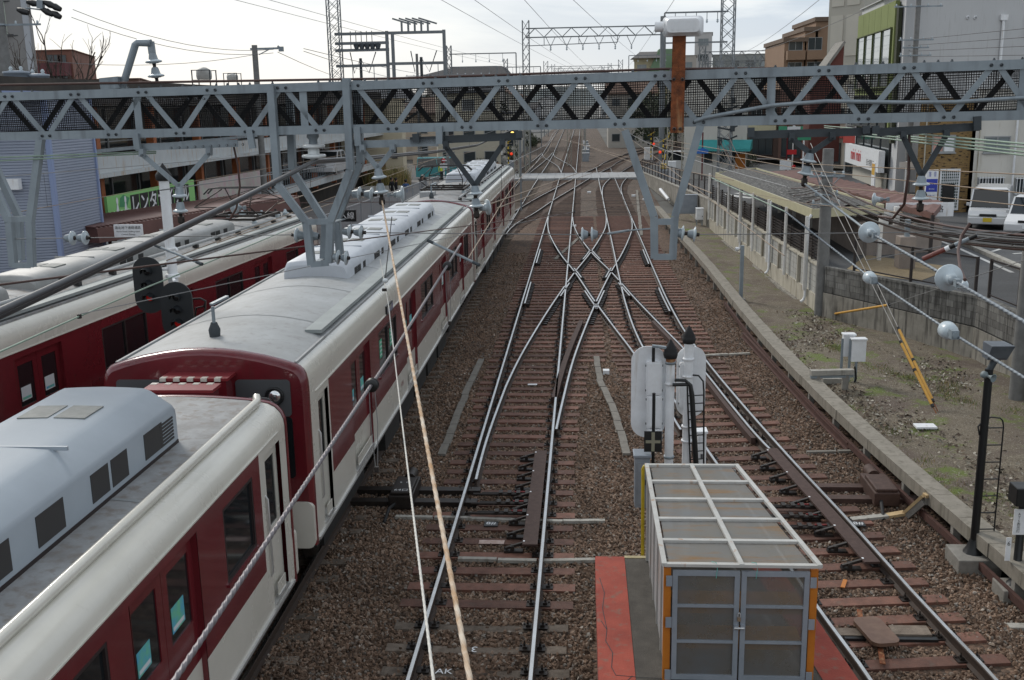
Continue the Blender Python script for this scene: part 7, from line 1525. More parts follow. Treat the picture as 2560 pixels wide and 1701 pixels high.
# station building with orange columns, stained white fascias and dark glazing (faces the tracks)
OCOL = mat('orange_column', (.42, .135, .045), .55, c2=(.34, .10, .035), sc=3); FAS = mat('stained_fascia', (.50, .53, .54), .6, c2=(.43, .46, .47), sc=1.2, streak=(.37, .24, .12), wear=(.56, .74)); DKG = mat('dim_glazing', (.022, .026, .028), .1, spec=.5)
FXs = lambda y: -17.0+(y-31)*.012
t = thing('station_building', 'long two level station building with orange columns and rust-stained white fascias', 'station building', (-19, 50, 0))
Y0, Y1 = 31, 92
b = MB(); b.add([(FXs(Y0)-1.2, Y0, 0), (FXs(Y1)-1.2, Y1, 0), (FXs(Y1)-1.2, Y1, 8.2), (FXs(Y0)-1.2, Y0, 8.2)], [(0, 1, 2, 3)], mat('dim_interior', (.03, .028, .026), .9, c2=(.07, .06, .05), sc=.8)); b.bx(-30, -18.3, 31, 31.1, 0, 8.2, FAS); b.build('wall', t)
for z0, z1, o in ((4.85, 5.55, .02), (7.25, 7.5, .05), (2.35, 2.75, .03)):
    b = MB(); b.bar((FXs(Y0)+o, Y0, (z0+z1)/2), (FXs(Y1)+o, Y1, (z0+z1)/2), .5, z1-z0, FAS); b.build('fascia', t)
b = MB(); b.bar((FXs(Y0)+.32, Y0, 4.88), (FXs(Y1)+.32, Y1, 4.88), .3, .14, FAS); b.bar((FXs(Y0)+.2, Y0, 5.72), (FXs(Y1)+.2, Y1, 5.72), .12, .12, STEEL); b.build('gutter', t)
b = MB(); b.add([(FXs(Y0)+.9, Y0, 7.5), (FXs(Y1)+.9, Y1, 7.5), (-34, Y1, 7.56), (-34, Y0, 7.56)], [(0, 1, 2, 3)], mat('dark_roof_sheet', (.045, .04, .038), .7, var=.2, sc=1)); b.bar((FXs(Y0)+.9, Y0, 7.42), (FXs(Y1)+.9, Y1, 7.42), .08, .22, DBROWN); b.build('roof', t)
for k in range(12):
    y = 36.8+k*4.9
    for dx, w in ((-.5, .30), (.1, .0)):
        if w: b = MB(); b.bx(FXs(y)+dx-w/2, FXs(y)+dx+w/2, y-w/2, y+w/2, 2.0, 7.2, OCOL); b.build('column', t)
for z0, z1 in ((2.75, 4.82), (5.6, 7.2)):
    k = 0; y = Y0+.4
    while y < 75:
        b = MB(); x = FXs(y)-.85; b.bar((x, y, z0), (x, y, z1), .05, .05, WFR, (1, 0, 0)); b.bar((x, y, z1-.03), (x, y+2.4, z1-.03), .05, .05, WFR); b.bar((x, y, z0+.35), (x, y+2.4, z0+.35), .04, .04, WFR); w = b.build('window', t)
        g = MB(); g.bar((x-.02, y+.03, (z0+z1)/2), (x-.02, y+2.37, (z0+z1)/2), .015, z1-z0-.06, DKG); g.build('pane', w); y += 2.4
b = MB(); 
for k in range(70): y = 45+k*.42; x = FXs(y)+.25; b.bar((x, y, 2.8), (x, y, 3.75), .025, .025, STEEL, (1, 0, 0))
b.bar((FXs(45)+.25, 45, 3.75), (FXs(74)+.25, 74, 3.75), .04, .04, STEEL); b.bar((FXs(45)+.25, 45, 2.85), (FXs(74)+.25, 74, 2.85), .04, .04, STEEL); b.build('balustrade', t)
# green cycle hire sign
t = thing('cycle_hire_sign', 'long green sign with white letters on black squares on the station building', 'sign', (FXs(40)+.5, 37, 3.2)); sx_ = lambda y: FXs(y)+.55
y0, y1 = 35.0, 43.0; GR = mat('sign_green', (.25, .56, .185), .5, c2=(.23, .52, .17), sc=1); za, zb_ = 3.15, 4.2
b = MB(); b.bar((sx_(y0), y0, (za+zb_)/2), (sx_(y1), y1, (za+zb_)/2), .10, zb_-za, GR); o = b.build('sign_board', t); ey = V(0, 0, 1); exs = V(sx_(y1)-sx_(y0), y1-y0, 0).normalized(); xo = V(.053, 0, 0)
for i, ch in enumerate('レンタサイクル'):
    yc = y0+2.2+i*.80; b = MB(); b.bar((sx_(yc-.37)+.053, yc-.37, 3.68), (sx_(yc+.37)+.053, yc+.37, 3.68), .006, .80, BLACK); b.build('letter_square', o); text_mesh(ch, .74, WHITE, 'sign_text', o, V(sx_(yc)+.058, yc, 3.68), exs, ey, bold=.012)
def on_sign(pts, r, m_, n=5, nm='cycle_drawing'): b = MB(); b.tube([V(sx_(y0+u)+.062, y0+u, z) for u, z in pts], r, m_, n); return b.build(nm, o)
SGN = mat('sign_pale_line', (.55, .72, .50), .6)
for cx_ in (.5, 1.05, 1.3, 1.6): on_sign([(cx_+.2*math.cos(a), 3.42+.2*math.sin(a)) for a in np.linspace(0, 6.283, 18)], .018, SGN)
for cx_ in (.75, 1.4):
    b = MB(); b.prism([(-.20, 3.32), (.18, 3.32), (.04, 3.85), (-.05, 3.85)], (V(sx_(y0+cx_)+.056, y0+cx_, 0), exs, ey, V(1, 0, 0)), 0, .006, WHITE); b.prism([(.13*math.cos(a)*.6, 3.97+.13*math.sin(a)) for a in np.linspace(0, 6.28, 14)[:-1]], (V(sx_(y0+cx_)+.056, y0+cx_, 0), exs, ey, V(1, 0, 0)), 0, .006, WHITE); b.build('rider_drawing', o)
b = MB(); b.prism([(.9, 3.75), (1.5, 3.7), (1.75, 4.0), (1.3, 4.15), (1.0, 4.05)], (V(sx_(y0)+.055, y0, 0), exs, ey, V(1, 0, 0)), 0, .004, mat('sign_leaf', (.06, .27, .12), .5)); b.build('leaf_drawing', o)
t = thing('flower_banner', 'faded banner with pink and green flowers next to the green cycle sign', 'banner', (sx_(47), 46, 3)); b = MB(); b.bar((sx_(43.6), 43.6, 3.6), (sx_(52), 52, 3.55), .08, .95, mat('flower_print', (.42, .48, .40), .6, c2=(.48, .30, .34), sc=1.6)); b.build('banner_sheet', t)
# brown platform canopy with the underpass sign
PBR = mat('canopy_brown', (.135, .062, .052), .6, c2=(.105, .048, .04), sc=1.5); 
t = thing('platform_canopy', 'brown canopy roof of the farther platform behind the farther train', 'canopy', (-14, 38, 1.2))
k0, k1 = V(-13.55, 28.3, 3.45), V(-10.4, 38.0, 3.45); b = MB(); pr = [(0, 0), (-.06, .40), (-.25, .46), (-2.6, .46), (-2.6, 0)]; b.sweep([(x, z) for x, z in pr], [k0, k1], PBR, True); b.build('roof', t); b = MB()
for i in range(60): p = k0.lerp(k1, i/59); b.bar(p+V(-.05, 0, .44), p+V(-2.4, .8, .475), .05, .025, PBR, (0, 0, 1))
b.build('roof_rib', t)
for i in range(7): p = k0.lerp(k1, (i+.5)/7); b = MB(); b.bx(p.x-1.6, p.x-1.4, p.y+.4, p.y+.6, 1.2, 3.5, PBR); b.build('column', t)
sg = thing('passage_sign', 'white sign about the underground passage, fixed on the brown canopy end', 'sign', (-13, 26.9, 3.9)); a, c = GY(264, 545, 28.1), GY(327, 522, 28.1)
b = MB(); b.bx(a.x, c.x, 28.1, 28.16, a.z-.02, c.z+.06, WHITE); o = b.build('sign_board', sg); w_ = c.x-a.x; zc = (a.z+c.z)/2
text_mesh('南北地下連絡通路', w_*.115, INK, 'sign_text', o, ((a.x+c.x)/2, 28.098, zc+.1), (1, 0, 0), ey); text_mesh('North-South Underground', w_*.075, INK, 'sign_text', o, ((a.x+c.x)/2, 28.098, zc), (1, 0, 0), ey); text_mesh('Contact Passage', w_*.075, INK, 'sign_text', o, ((a.x+c.x)/2, 28.098, zc-.08), (1, 0, 0), ey)
b = MB(); b.tube([(a.x+.3, 28.2, zc), (a.x+.3, 28.7, zc)], .03, STEEL, 6); b.tube([(c.x-.3, 28.2, zc), (c.x-.3, 28.7, zc)], .03, STEEL, 6); b.build('bracket', sg)
t = thing('side_platform', 'farther platform with a fence, beyond the farther train', 'platform', (-14, 40, 0)); b = MB(); b.add([(x, y, z) for z in (0, 1.2) for x, y in ((-12.9, 20), (-10.6, 40), (-9.4, 72), (-16.5, 72), (-16.5, 20))], [(5, 6, 7, 8, 9), (0, 1, 6, 5), (1, 2, 7, 6), (2, 3, 8, 7)], mat('platform_paving', (.17, .155, .15), .85, c2=(.13, .118, .112), sc=1)); b.build('platform_body', t)
GFEN = mat('pale_fence', (.34, .36, .38), .5, .2); GPAN = fmesh('fence_panel', (.30, .32, .345), .55)
fence_run('pale grey fence along the end of the farther platform where people stand', [(-9.6, 72), (-9.0, 92)], [.3, .25], 1.5, 2.0, GFEN, GPAN); fence_run('grey fence along the farther platform beside the train', [(-11.5, 46), (-9.8, 71)], [1.2, 1.2], 1.15, 1.8, GFEN, GPAN)
b = MB(); a = GY(800, 505, 40); b.bx(a.x-.35, a.x+.35, 40, 40.1, a.z-.1, a.z+.35, BLACK); o = lab(b.build('platform_sign'), 'small black sign with white characters on the farther platform', 'sign'); text_mesh('入線', .3, WHITE, 'sign_text', o, (a.x, 39.99, a.z+.12), (1, 0, 0), ey)
for x, y, sz, lb in ((822, 456, .9, 'grey pointed-roof cabinet at the platform end by the drop frame'),):
    q = GZ(x, y+26, .1); eqbox('relay_cabinet', lb, 'cabinet', q.x-.6, q.x+.6, q.y, q.y+.7, .05, 1.5, FRAME, CONC)
# white mast with twin round signals between the trains
sx0 = GY(398, 640, 17.5); t = thing('railway_signal', 'white mast between the trains carrying two black oval signals lit red', 'railway signal', (sx0.x, 17.5, 0))
mt = GY(372, 392, 17.5); b = MB(); b.tube([(sx0.x+.02, 17.5, 0), (sx0.x, 17.5, mt.z-.1)], .085, WHITE, 14); b.lathe([(.13, 0), (.13, .05), (.09, .07)], (sx0.x, 17.5, GY(398, 632, 17.5).z-.05), (0, 0, 1), WHITE, 12); b.build('mast', t)
b = MB(); b.lathe([(.10, -.18), (.13, -.16), (.135, -.08), (.12, -.06), (.05, .05), (.004, .12)], (sx0.x, 17.5, mt.z), (0, 0, 1), RUBBER, 18); b.build('finial', t)
LRED = mat('red_lamp', (.45, .012, .01), .3, emit=.10)
for x, yt, yb, hw_, dy, lb in ((338, 592, 722, 34, 17.25, 1), (404, 650, 782, 37, 17.05, 2)):
    top, bot = GY(x, yt, dy), GY(x+8, yb, dy); cx_ = (top.x+bot.x)/2; w_ = GY(x+hw_, yt, dy).x-GY(x, yt, dy).x; zc = (top.z+bot.z)/2; hh = (top.z-bot.z)/2
    NVB = mat('signal_board_black', (.012, .015, .018), .5); b = MB(); b.prism(rrect(cx_-w_, cx_+w_, zc-hh, zc+hh, w_*.98, 10), ((0, dy, 0), (1, 0, 0), (0, 0, 1), (0, 1, 0)), 0, .03, NVB); hd = b.build('backboard', t)
    for k in range(3):
        z = zc+hh*.48-k*hh*.46; b = MB(); b.lathe([(.075, 0), (.08, .02), (.078, .02), (.06, .004)], (cx_, dy, z), (0, -1, 0), BLACK, 18); b.build('lamp_ring', hd)
        b = MB(); b.lathe([(.06, .002), (.045, .014), (.001, .02)], (cx_, dy, z), (0, -1, 0), LRED if k == 2 else mat('dark_lens', (.015, .016, .018), .1), 16); b.build('lens', hd)
        b = MB(); vs = []; 
        for j in range(13):
            an = math.pi*(-.08+1.16*j/12)
            for d_ in (0, .17 if 2 < j < 10 else .10): vs.append((cx_+.088*math.cos(an), dy-d_, z+.088*math.sin(an)-d_*.12))
        b.add(vs, [(2*j, 2*j+1, 2*j+3, 2*j+2) for j in range(12)], NVB, True); b.build('visor', hd)
    b = MB(); b.tube([(cx_, dy+.03, zc+.25*lb), (sx0.x, 17.5, zc+.25*lb)], .03, WHITE, 6); b.tube([(cx_, dy+.03, zc-.3), (sx0.x, 17.5, zc-.3)], .03, WHITE, 6); b.build('bracket_arm', t)
b = MB(); z = GY(470, 690, 17.3).z; b.tube([GY(430, 690, 17.3), GY(462, 688, 17.3), GY(474, 694, 17.3), GY(470, 706, 17.3), GY(452, 710, 17.3), GY(448, 745, 17.3)], .018, BLACK, 6); b.tube([GY(474, 694, 17.3), GY(470, 760, 17.3)], .018, BLACK, 6); b.build('platform_rail', t)
b = MB(); b.tube([GY(384, 577, 17.4), GY(405, 572, 17.4), GY(408, 578, 17.4)], .03, WHITE, 6); b.build('arm_bracket', t)
# upper left: pole with transformers, towers beyond
X0_ = X_(15, 40); t = pole('thick concrete pole with twin transformers at the upper left', X0_, 40, 0, 15, .26, .22, [(GY(30, 57, 40).z, 3.2, .05)])
TRF = mat('transformer_grey', (.30, .345, .40), .45, c2=(.24, .285, .34), sc=2)
for x, yt, yb, lb in ((43, 170, 205, 0), (92, 176, 205, 1)):
    a = GY(x, 215, 39.4+lb*.4); top = GY(x, yt, 39.4); r_ = .46 if not lb else .40; b = MB(); b.lathe([(r_, 0), (r_, (top.z-a.z)), (r_*1.05, (top.z-a.z)), (r_*1.05, (top.z-a.z)+.08), (r_*.4, (top.z-a.z)+.12)], (a.x, 39.4+lb*.4, a.z), (0, 0, 1), TRF, 24); o = b.build('transformer', t)
    b = MB()
    for k in range(12): an = math.pi+math.pi*k/11; b.box((a.x+r_*1.02*math.cos(an), 39.4+lb*.4+r_*1.02*math.sin(an), a.z+.42*(top.z-a.z)), (.03, .08, (top.z-a.z)*.8), TRF, an)
    b.lathe([(.10, 0), (.10, .03), (0, .03)], (a.x+.02, 39.4+lb*.4-r_*1.08, a.z+(top.z-a.z)*.5), (0, -1, 0), WHITE, 14); b.build('cooling_fin', o)
    for dx in (-.2, .2): b = MB(); b.lathe([(.05, 0), (.08, .04), (.05, .08), (.08, .12), (.03, .2)], (a.x+dx, 39.4+lb*.4, top.z+.08), (0, 0, 1), PORC, 10); b.build('bushing', o)
b = MB(); b.bar((X0_-.3, 39.8, GY(0, 222, 40).z), (X0_+3.2, 39.8, GY(0, 222, 40).z), .5, .12, STEELD); b.build('transformer_deck', t)
b = MB()
for (x0, y0, x1, y1) in ((100, 4, 128, 16), (115, 10, 140, 22), (95, 20, 122, 34), (118, 28, 140, 40), (40, 22, 66, 30), (62, 4, 90, 10)):
    b.tube([GY(x0, y0, 39), GY((x0+x1)/2, (y0+y1)/2, 39), GY(x1, y1, 39)], [.07, .13, .09], BLACK, 8)
b.tube([GY(60, 18, 39), GY(112, 25, 39)], .03, STEEL, 6); b.tube([GY(60, 6, 39), GY(110, 8, 39)], .03, STEEL, 6); b.bar(GY(94, 0, 39), GY(94, 20, 39), .22, .2, STEEL); b.build('line_switch', t)
t = block('grey tower building with a dark framed window at the upper left photo edge', 'building', [(X_(-120, 60), 61), (X_(84, 60), 60), (X_(84, 60)*1.32, 80), (X_(-120, 60)*1.3, 80)], 0, 26, shade('grey_tower', (.235, .23, .225), .12, .4)); 
face_window(t, (X_(-38, 60), 60.3, 0), (1, 0, 0), 2.7, 1.9, 0, GY(40, 80, 60).z, 2, WFD, [GLB, mat('blind_green', (.36, .42, .34), .5)], 0, .1)
b = MB(); b.bx(X_(76, 60), X_(84, 60)+.1, 59.9, 60.05, 8, 26, shade('grey_corner', (.40, .42, .45), .05)); b.build('corner_strip', t)
RBR = shade('red_brown_flats', (.21, .10, .075), .12, .5); Yf = 92
t = block('red brown flats with balconies at the upper left', 'apartment block', [(X_(70, Yf), Yf), (X_(186, Yf), Yf), (X_(198, Yf)*1.1, 105), (X_(70, Yf)*1.15, 105)], 0, GY(130, 116, Yf).z, RBR)
for j, yy in enumerate((146, 183, 215)):
    z = GY(130, yy, Yf).z; x0, x1 = X_(88, Yf), X_(182, Yf); b = MB(); b.bx(x0, x1, Yf-1.2, Yf-.02, z-1.1, z, shade('maroon_balcony', (.13, .045, .05), .1)); b.build('balcony', t)
    face_window(t, (X_(122, Yf), Yf, 0), (1, 0, 0), 1.3, .75, 0, z+.02, 2, shade('dark_reddish_frame', (.12, .07, .06)), GLB, 0, .05); face_window(t, (X_(150, Yf), Yf, 0), (1, 0, 0), .8, .7, 0, z+.02, 2, shade('dark_reddish_frame', (.12, .07, .06)), GLB, 0, .05)
Yk = 78; block('long low pink-brown flat roofed building behind the gantry at left', 'building', [(X_(132, Yk), Yk), (X_(348, Yk), Yk), (X_(348, Yk)*1.15+.4, 92), (X_(132, Yk)*1.2, 92)], 0, GY(200, 184, Yk).z, shade('pink_brown', (.27, .165, .13), .1, .4))
p5 = X_(642, 50); t = pole('slim concrete pole with one crossarm left of the lattice tower', p5, 50, 0, GY(587, 104, 50).z, .17, .13)
b = MB(); z = GY(600, 112, 50).z; b.bar(GY(577, 113, 50), GY(648, 111, 50), .08, .09, STEEL); o = b.build('crossarm', t); b = MB(); b.box(GY(648, 113, 50), (.22, .12, .22), STEEL); b.tube([GY(640, 106, 50), GY(652, 116, 50)], .05, STEEL, 6); b.bar(GY(597, 126, 50), GY(622, 113, 50), .04, .04, STEEL); b.build('insulator', o)
# cream house, grasses, shops at the far left of the crossing
t = block('cream house beside the platform end, behind a bed of tall dry grass', 'house', [(X_(868, 84), 84), (X_(1000, 84), 84), (X_(1000, 84)*1.12, 96), (X_(868, 84)*1.13, 96)], .2, 7.6, shade('cream_house', (.56, .50, .37), .08, .5))
o_ = V(X_(868, 84), 84, 0); face_window(t, o_, (1, 0, 0), .8, 2.2, 2.0, .6, 1, shade('tan_frame', (.30, .21, .12)), shade('tan_door', (.24, .16, .09)), 0, .1); face_window(t, o_, (1, 0, 0), .35, .9, 3.4, 3.0, 1, WFD, GLB); face_window(t, o_, (1, 0, 0), .35, .9, 3.4, 1.2, 1, WFD, GLB); face_window(t, o_, (1, 0, 0), .5, .9, .8, 4.6, 1, WFD, GLB)
def grasses(label, x0, x1, y0, y1, z, h, n, m_, name='tall_grass'):
    b = MB(); r_ = random.Random(5)
    for i in range(n):
        x, y = r_.uniform(x0, x1), r_.uniform(y0, y1); a = r_.uniform(0, 6.28); l_ = h*r_.uniform(.6, 1.15); dx, dy = r_.uniform(-.25, .25)*h, r_.uniform(-.25, .25)*h; w = .018
        p = [V(x, y, z), V(x+dx*.35, y+dy*.35, z+l_*.6), V(x+dx, y+dy, z+l_)]; s_ = V(math.cos(a), math.sin(a), 0)*w
        b.add([p[0]-s_, p[0]+s_, p[1]+s_*.8, p[1]-s_*.8, p[2]], [(0, 1, 2, 3), (3, 2, 4)], m_[i % len(m_)])
    o = b.build(name); o['kind'] = 'stuff'; return o
grasses('', X_(905, 82), X_(1010, 82), 81, 83.5, .3, 2.0, 1500, [mat('dry_grass', (.33, .24, .095), .9), mat('dry_grass_pale', (.42, .33, .16), .9), mat('grass_green', (.13, .15, .035), .9)])
t = thing('planter_wall', 'low white wall below the tall dry grass', 'low wall', (X_(950, 80.8), 80.8, 0)); b = MB(); b.bx(X_(890, 80.8), X_(1015, 80.8), 80.6, 80.9, 0, 1.0, OFFW); b.build('wall', t)
roadsign('no entry sign above a small white plate on a pole, beyond the farther platform', 1024, 425, 362, .25, 84, [(0, 365, 375, .0, REDS, 'round'), (0, 377, 387, .6, WHITE, 'sq')])
q = GY(1024, 370, 83.9); 
b = MB(); b.bx(q.x-.2, q.x+.2, 83.88, 83.9, q.z-.04, q.z+.04, WHITE); lab(b.build('sign_bar'), 'white bar of the no entry sign', 'sign')
t = thing('shop_banner', 'red vertical banner with white script beside the lattice tower', 'banner', GY(762, 395, 80)); a, c = GY(752, 398, 80), GY(768, 356, 80); b = MB(); b.hexa([(a.x, 80, a.z), (a.x+.85, 80, a.z+.05), (a.x+.85, 80.06, a.z+.05), (a.x, 80.06, a.z), (a.x+.2, 80, c.z), (a.x+1.05, 80, c.z+.05), (a.x+1.05, 80.06, c.z+.05), (a.x+.2, 80.06, c.z)], REDS); o = b.build('banner_sheet', t); text_mesh('いらっ\nしゃい', .42, WHITE, 'sign_text', o, (a.x+.52, 79.99, (a.z+c.z)/2), (.1, 0, 1), (-1, 0, .1)); b = MB(); b.tube([(a.x-.08, 80.03, 0), (a.x+.15, 80.03, c.z+.1)], .03, WHITE, 6); b.build('pole', t)
for i, (x0, x1, Y, h, mm, lb) in enumerate(((1100, 1180, 140, 5.5, CREAMW, 'small cream crossing hut with a blue door beyond the farthest train car'), (1040, 1120, 150, 6.5, shade('red_shop', (.30, .06, .045), .2, 1), 'red fronted shop beyond the level crossing on the left'), (1180, 1290, 170, 5, OFFW, 'white low building left of the far tracks'))):
    t = block(lb, 'shop', [(X_(x0, Y), Y), (X_(x1, Y), Y), (X_(x1, Y)*1.05, Y+7), (X_(x0, Y)*1.05, Y+7)], .1, h, mm); face_window(t, (X_(x0, Y), Y, 0), (1, 0, 0), 1.4, 1.3, .6, 2.4, 2, WFR, GLB); b = MB(); b.bx(X_(x0, Y)+2.6, X_(x0, Y)+3.6, Y-.06, Y, .1, 2.3, mat('blue_door', (.05, .07, .15), .5)); b.build('door', t)
cv = V(X_(1085, 98), 100, .22); carbuild('teal van waiting left of the level crossing, seen between the pantograph bars', cv.x, cv.y, .22, R_(100), 4.6, 1.7, 2.0, True, mat('teal_car_paint', (.06, .30, .34), .2, coat=.5))
cv = V(X_(790, 62), 62, 2.75); carbuild('white car on the upper deck beside the lattice tower', -16.6, 68, 2.8, R_(0), 4.2, 1.7, 1.5, False)
for x, yy, top, lg, lb, rz in ((905, 464, NAVY, NAVY, 'person in dark clothes behind the pale fence, left one of the pair', 60), (915, 465, NAVY, GREYC, 'person in a black coat behind the pale fence, right one of the pair', 110), (937, 470, BLUC, BLUC, 'person in blue clothes behind the fence near the insulators', 200), (975, 460, GREYC, NAVY, 'person in a grey coat walking along the fence behind the insulators', 20)):
    p = GZ(x*1.0, yy, .3) if yy > 300 else None; Yp = 84 if p.y > 100 else p.y; q = GY(x, yy, Yp); person(lb, q.x, q.y, .3, R_(rz), top, lg, 1.68, walk=.12)
b = None
for x, lb in ((1096, 'person in a yellow vest standing left of the pantograph'), (1362, 'crossing worker in a yellow vest on the far side of the road crossing')):
    q = V(X_(x if x < 1200 else 1240, 96), 96, .22); person(lb, q.x, q.y, .22, R_(40), mat('yellow_vest', (.55, .65, .05), .7), NAVY, 1.7, walk=.1)
# bare tree at the upper left
def bare_tree(label, x, y, z, h, seed):
    t = thing('bare_tree', label, 'tree', (x, y, z)); r_ = random.Random(seed); b = MB(); br = MB(); BK_ = mat('bare_bark', (.075, .06, .05), .9)
    def grow(p, d, l_, r0, lev):
        pts = [p]; dd = d.copy()
        for i in range(4): dd = (dd+V(r_.uniform(-.25, .25), r_.uniform(-.25, .25), r_.uniform(-.05, .2))).normalized(); pts.append(pts[-1]+dd*l_/4)
        (b if lev == 0 else br).tube(pts, [r0*(1-.12*i) for i in range(5)], BK_, 6 if lev < 2 else 4, cap=False)
        if lev < 4:
            for i in range(3 if lev else 5): q = pts[r_.choice((2, 3, 4))]; nd = (dd+V(r_.uniform(-1, 1), r_.uniform(-1, 1), r_.uniform(-.1, .7))).normalized(); grow(q, nd, l_*.62, r0*.5, lev+1)
    grow(V(x, y, z), V(0, 0, 1), h*.42, h*.018, 0); b.build('trunk', t); br.build('crown', t); return t
bare_tree('bare winter tree in front of the red brown flats', X_(165, 60), 62, 0, 15, 3); bare_tree('smaller bare tree beside the grey tower at upper left', X_(85, 52), 52, 0, 13, 8)
# ================================================================ FAR FRAMES, TOWN, WIRES
LAT = mat('far_grey_steel', (.20, .22, .235), .55, .1, var=.2, sc=1)
def lattice(b, x, y, z0, z1, w, n, m_=LAT, t_=.09):
    for dx in (-w/2, w/2):
        for dy in (-w/2, w/2): b.bar((x+dx, y+dy, z0), (x+dx, y+dy, z1), t_, t_, m_)
    h = (z1-z0)/n
    for i in range(n):
        for dy in (-w/2, w/2):
            b.bar((x-w/2, y+dy, z0+i*h), (x+w/2, y+dy, z0+(i+1)*h), t_*.55, t_*.4, m_); b.bar((x+w/2, y+dy, z0+i*h), (x-w/2, y+dy, z0+(i+1)*h), t_*.55, t_*.4, m_)
        for dx in (-w/2, w/2): b.bar((x+dx, y-w/2, z0+i*h), (x+dx, y+w/2, z0+(i+1)*h), t_*.4, t_*.55, m_)
def hbeam(b, x0, x1, y, z, h, m_=LAT, t_=.09, lat=True, step=1.2):
    b.bar((x0, y, z), (x1, y, z), t_, t_, m_)
    if lat:
        b.bar((x0, y, z+h), (x1, y, z+h), t_, t_, m_); n = max(2, int(abs(x1-x0)/step))
        for i in range(n): a, c = x0+(x1-x0)*i/n, x0+(x1-x0)*(i+1)/n; b.bar((a, y, z+(h if i % 2 else 0)), (c, y, z+(0 if i % 2 else h)), t_*.6, t_*.6, m_)
def drops(par, xs, y, z, l_, nm='insulator'):
    for x in xs: b = MB(); b.bar((x, y, z), (x, y, z-l_*.5), .05, .05, LAT); b.lathe([(.03, 0), (.10, .05), (.05, .12), (.10, .2), (.03, .3)], (x, y, z-l_*.5), (0, 0, -1), PORC, 6); b.build(nm, par)
def zz(y, Y, x=1180): return GY(x, y, Y).z
def gx_(x, Y, y=170): return GY(x, y, Y).x
# substation tower on the left with switch frames
Y = 94; xt = gx_(776, Y); t = thing('lattice_tower', 'tall lattice tower left of the tracks with switch frames reaching to two posts', 'lattice tower', (xt, Y, 0))
b = MB(); lattice(b, xt, Y, 0, 21, 1.0, 22); b.build('tower_frame', t)
x1, x2 = gx_(899, Y), gx_(1026, Y)
for x, top in ((x1-.15, 70), (x1+.35, 72), (x2, 70)): b = MB(); b.bx(x-.13, x+.13, Y-.13, Y+.13, 0, zz(top, Y, 950), LAT); b.build('post', t)
for yy, xa, xb in ((76, xt, x1), (98, xt, x1), (114, xt, x1), (150, xt, x1), (76, x1, x2), (147, x1, x2)):
    b = MB(); z = zz(yy, Y, 900); b.bar((xa, Y, z), (xb, Y, z), .22, .24, LAT); b.build('beam', t)
z1_, z2_ = zz(98, Y, 860), zz(114, Y, 860)
for k in range(5):
    x = xt+1.9+k*(x1-xt-2.4)/5; b = MB(); b.lathe([(.22, 0), (.28, .15), (.18, .45), (.24, z1_-z2_-.1)], (x, Y, z1_-.05), (0, 0, -1), STEELD, 8); b.bar((x-.5, Y, z1_+1.0), (x-.5, Y, z1_-.6), .06, .06, STEELD); b.build('insulator', t)
    x = x1+1.2+k*(x2-x1-2.6)/4; z = zz(76, Y, 960); b = MB(); b.bar((x, Y, z), (x, Y, z+1.0), .16, .16, LAT); b.bar((x-.8, Y, z+1.25), (x+.8, Y, z+.75), .14, .14, LAT); b.build('switch_arm', t)
b = MB(); z = zz(150, Y, 860)
for k in range(2): xa = xt+2.2+k*5.4; b.tube([(xa-.9, Y, z2_-.2), (xa-.6, Y, z2_-2), (xa, Y, z+.6), (xa+.7, Y, z2_-2), (xa+1.4, Y, z2_-.2)], .05, STEELD, 5); b.tube([(xa, Y, z+.6), (xa, Y, z-1), (xa-.3, Y, z-4), (xa-.4-3*k, Y, z-6), (xa-.6-5*k, Y, z-7)], .13, STEELD, 6)
b.build('down_cable', t); b = MB()
for k in range(5): b.bar((xt+1.5+k*1.9, Y-.2, z), (xt+1.5+k*1.9, Y-.2, z-6), .06, .06, LAT)
b.bar((xt+1.5, Y-.2, z-2.4), (x1, Y-.2, z-2.4), .06, .06, LAT); b.build('railing', t)
Y = 88; xr_ = gx_(1676, Y, 120); t = thing('lattice_tower', 'tall lattice tower on the street behind the shelter, cut by the upper photo edge', 'lattice tower', (xr_, Y, .9)); b = MB(); lattice(b, xr_, Y, .8, 21, 1.0, 22); b.build('tower_frame', t)
b = MB(); xa = gx_(1532, Y, 40); z = zz(28, Y, 1600); b.bar((xa, Y, z), (xr_, Y, z), .12, .12, LAT); b.bar((xa, Y, z), (xa, Y, z-2.2), .12, .12, LAT); z2 = zz(98, Y, 1600); b.bar((xa, Y, z2), (xr_, Y, z2), .12, .12, LAT); b.build('beam', t); drops(t, [xa+(xr_-xa)*k/6 for k in (1, 2, 3, 4, 5)], Y, z, 1.1)
b = MB()
for k in range(4): b.tube([(xr_-.7, Y-.6, 6.5-k*.8), (xr_+.2, Y-.7, 6.3-k*.8), (xr_+.9, Y-.6, 6.6-k*.8)], .07, STEELD, 5); b.box((xr_+.5*(-1)**k, Y-.7, 7-k*1.1), (.35, .3, .5), STEELD)
b.build('cable_fitting', t)
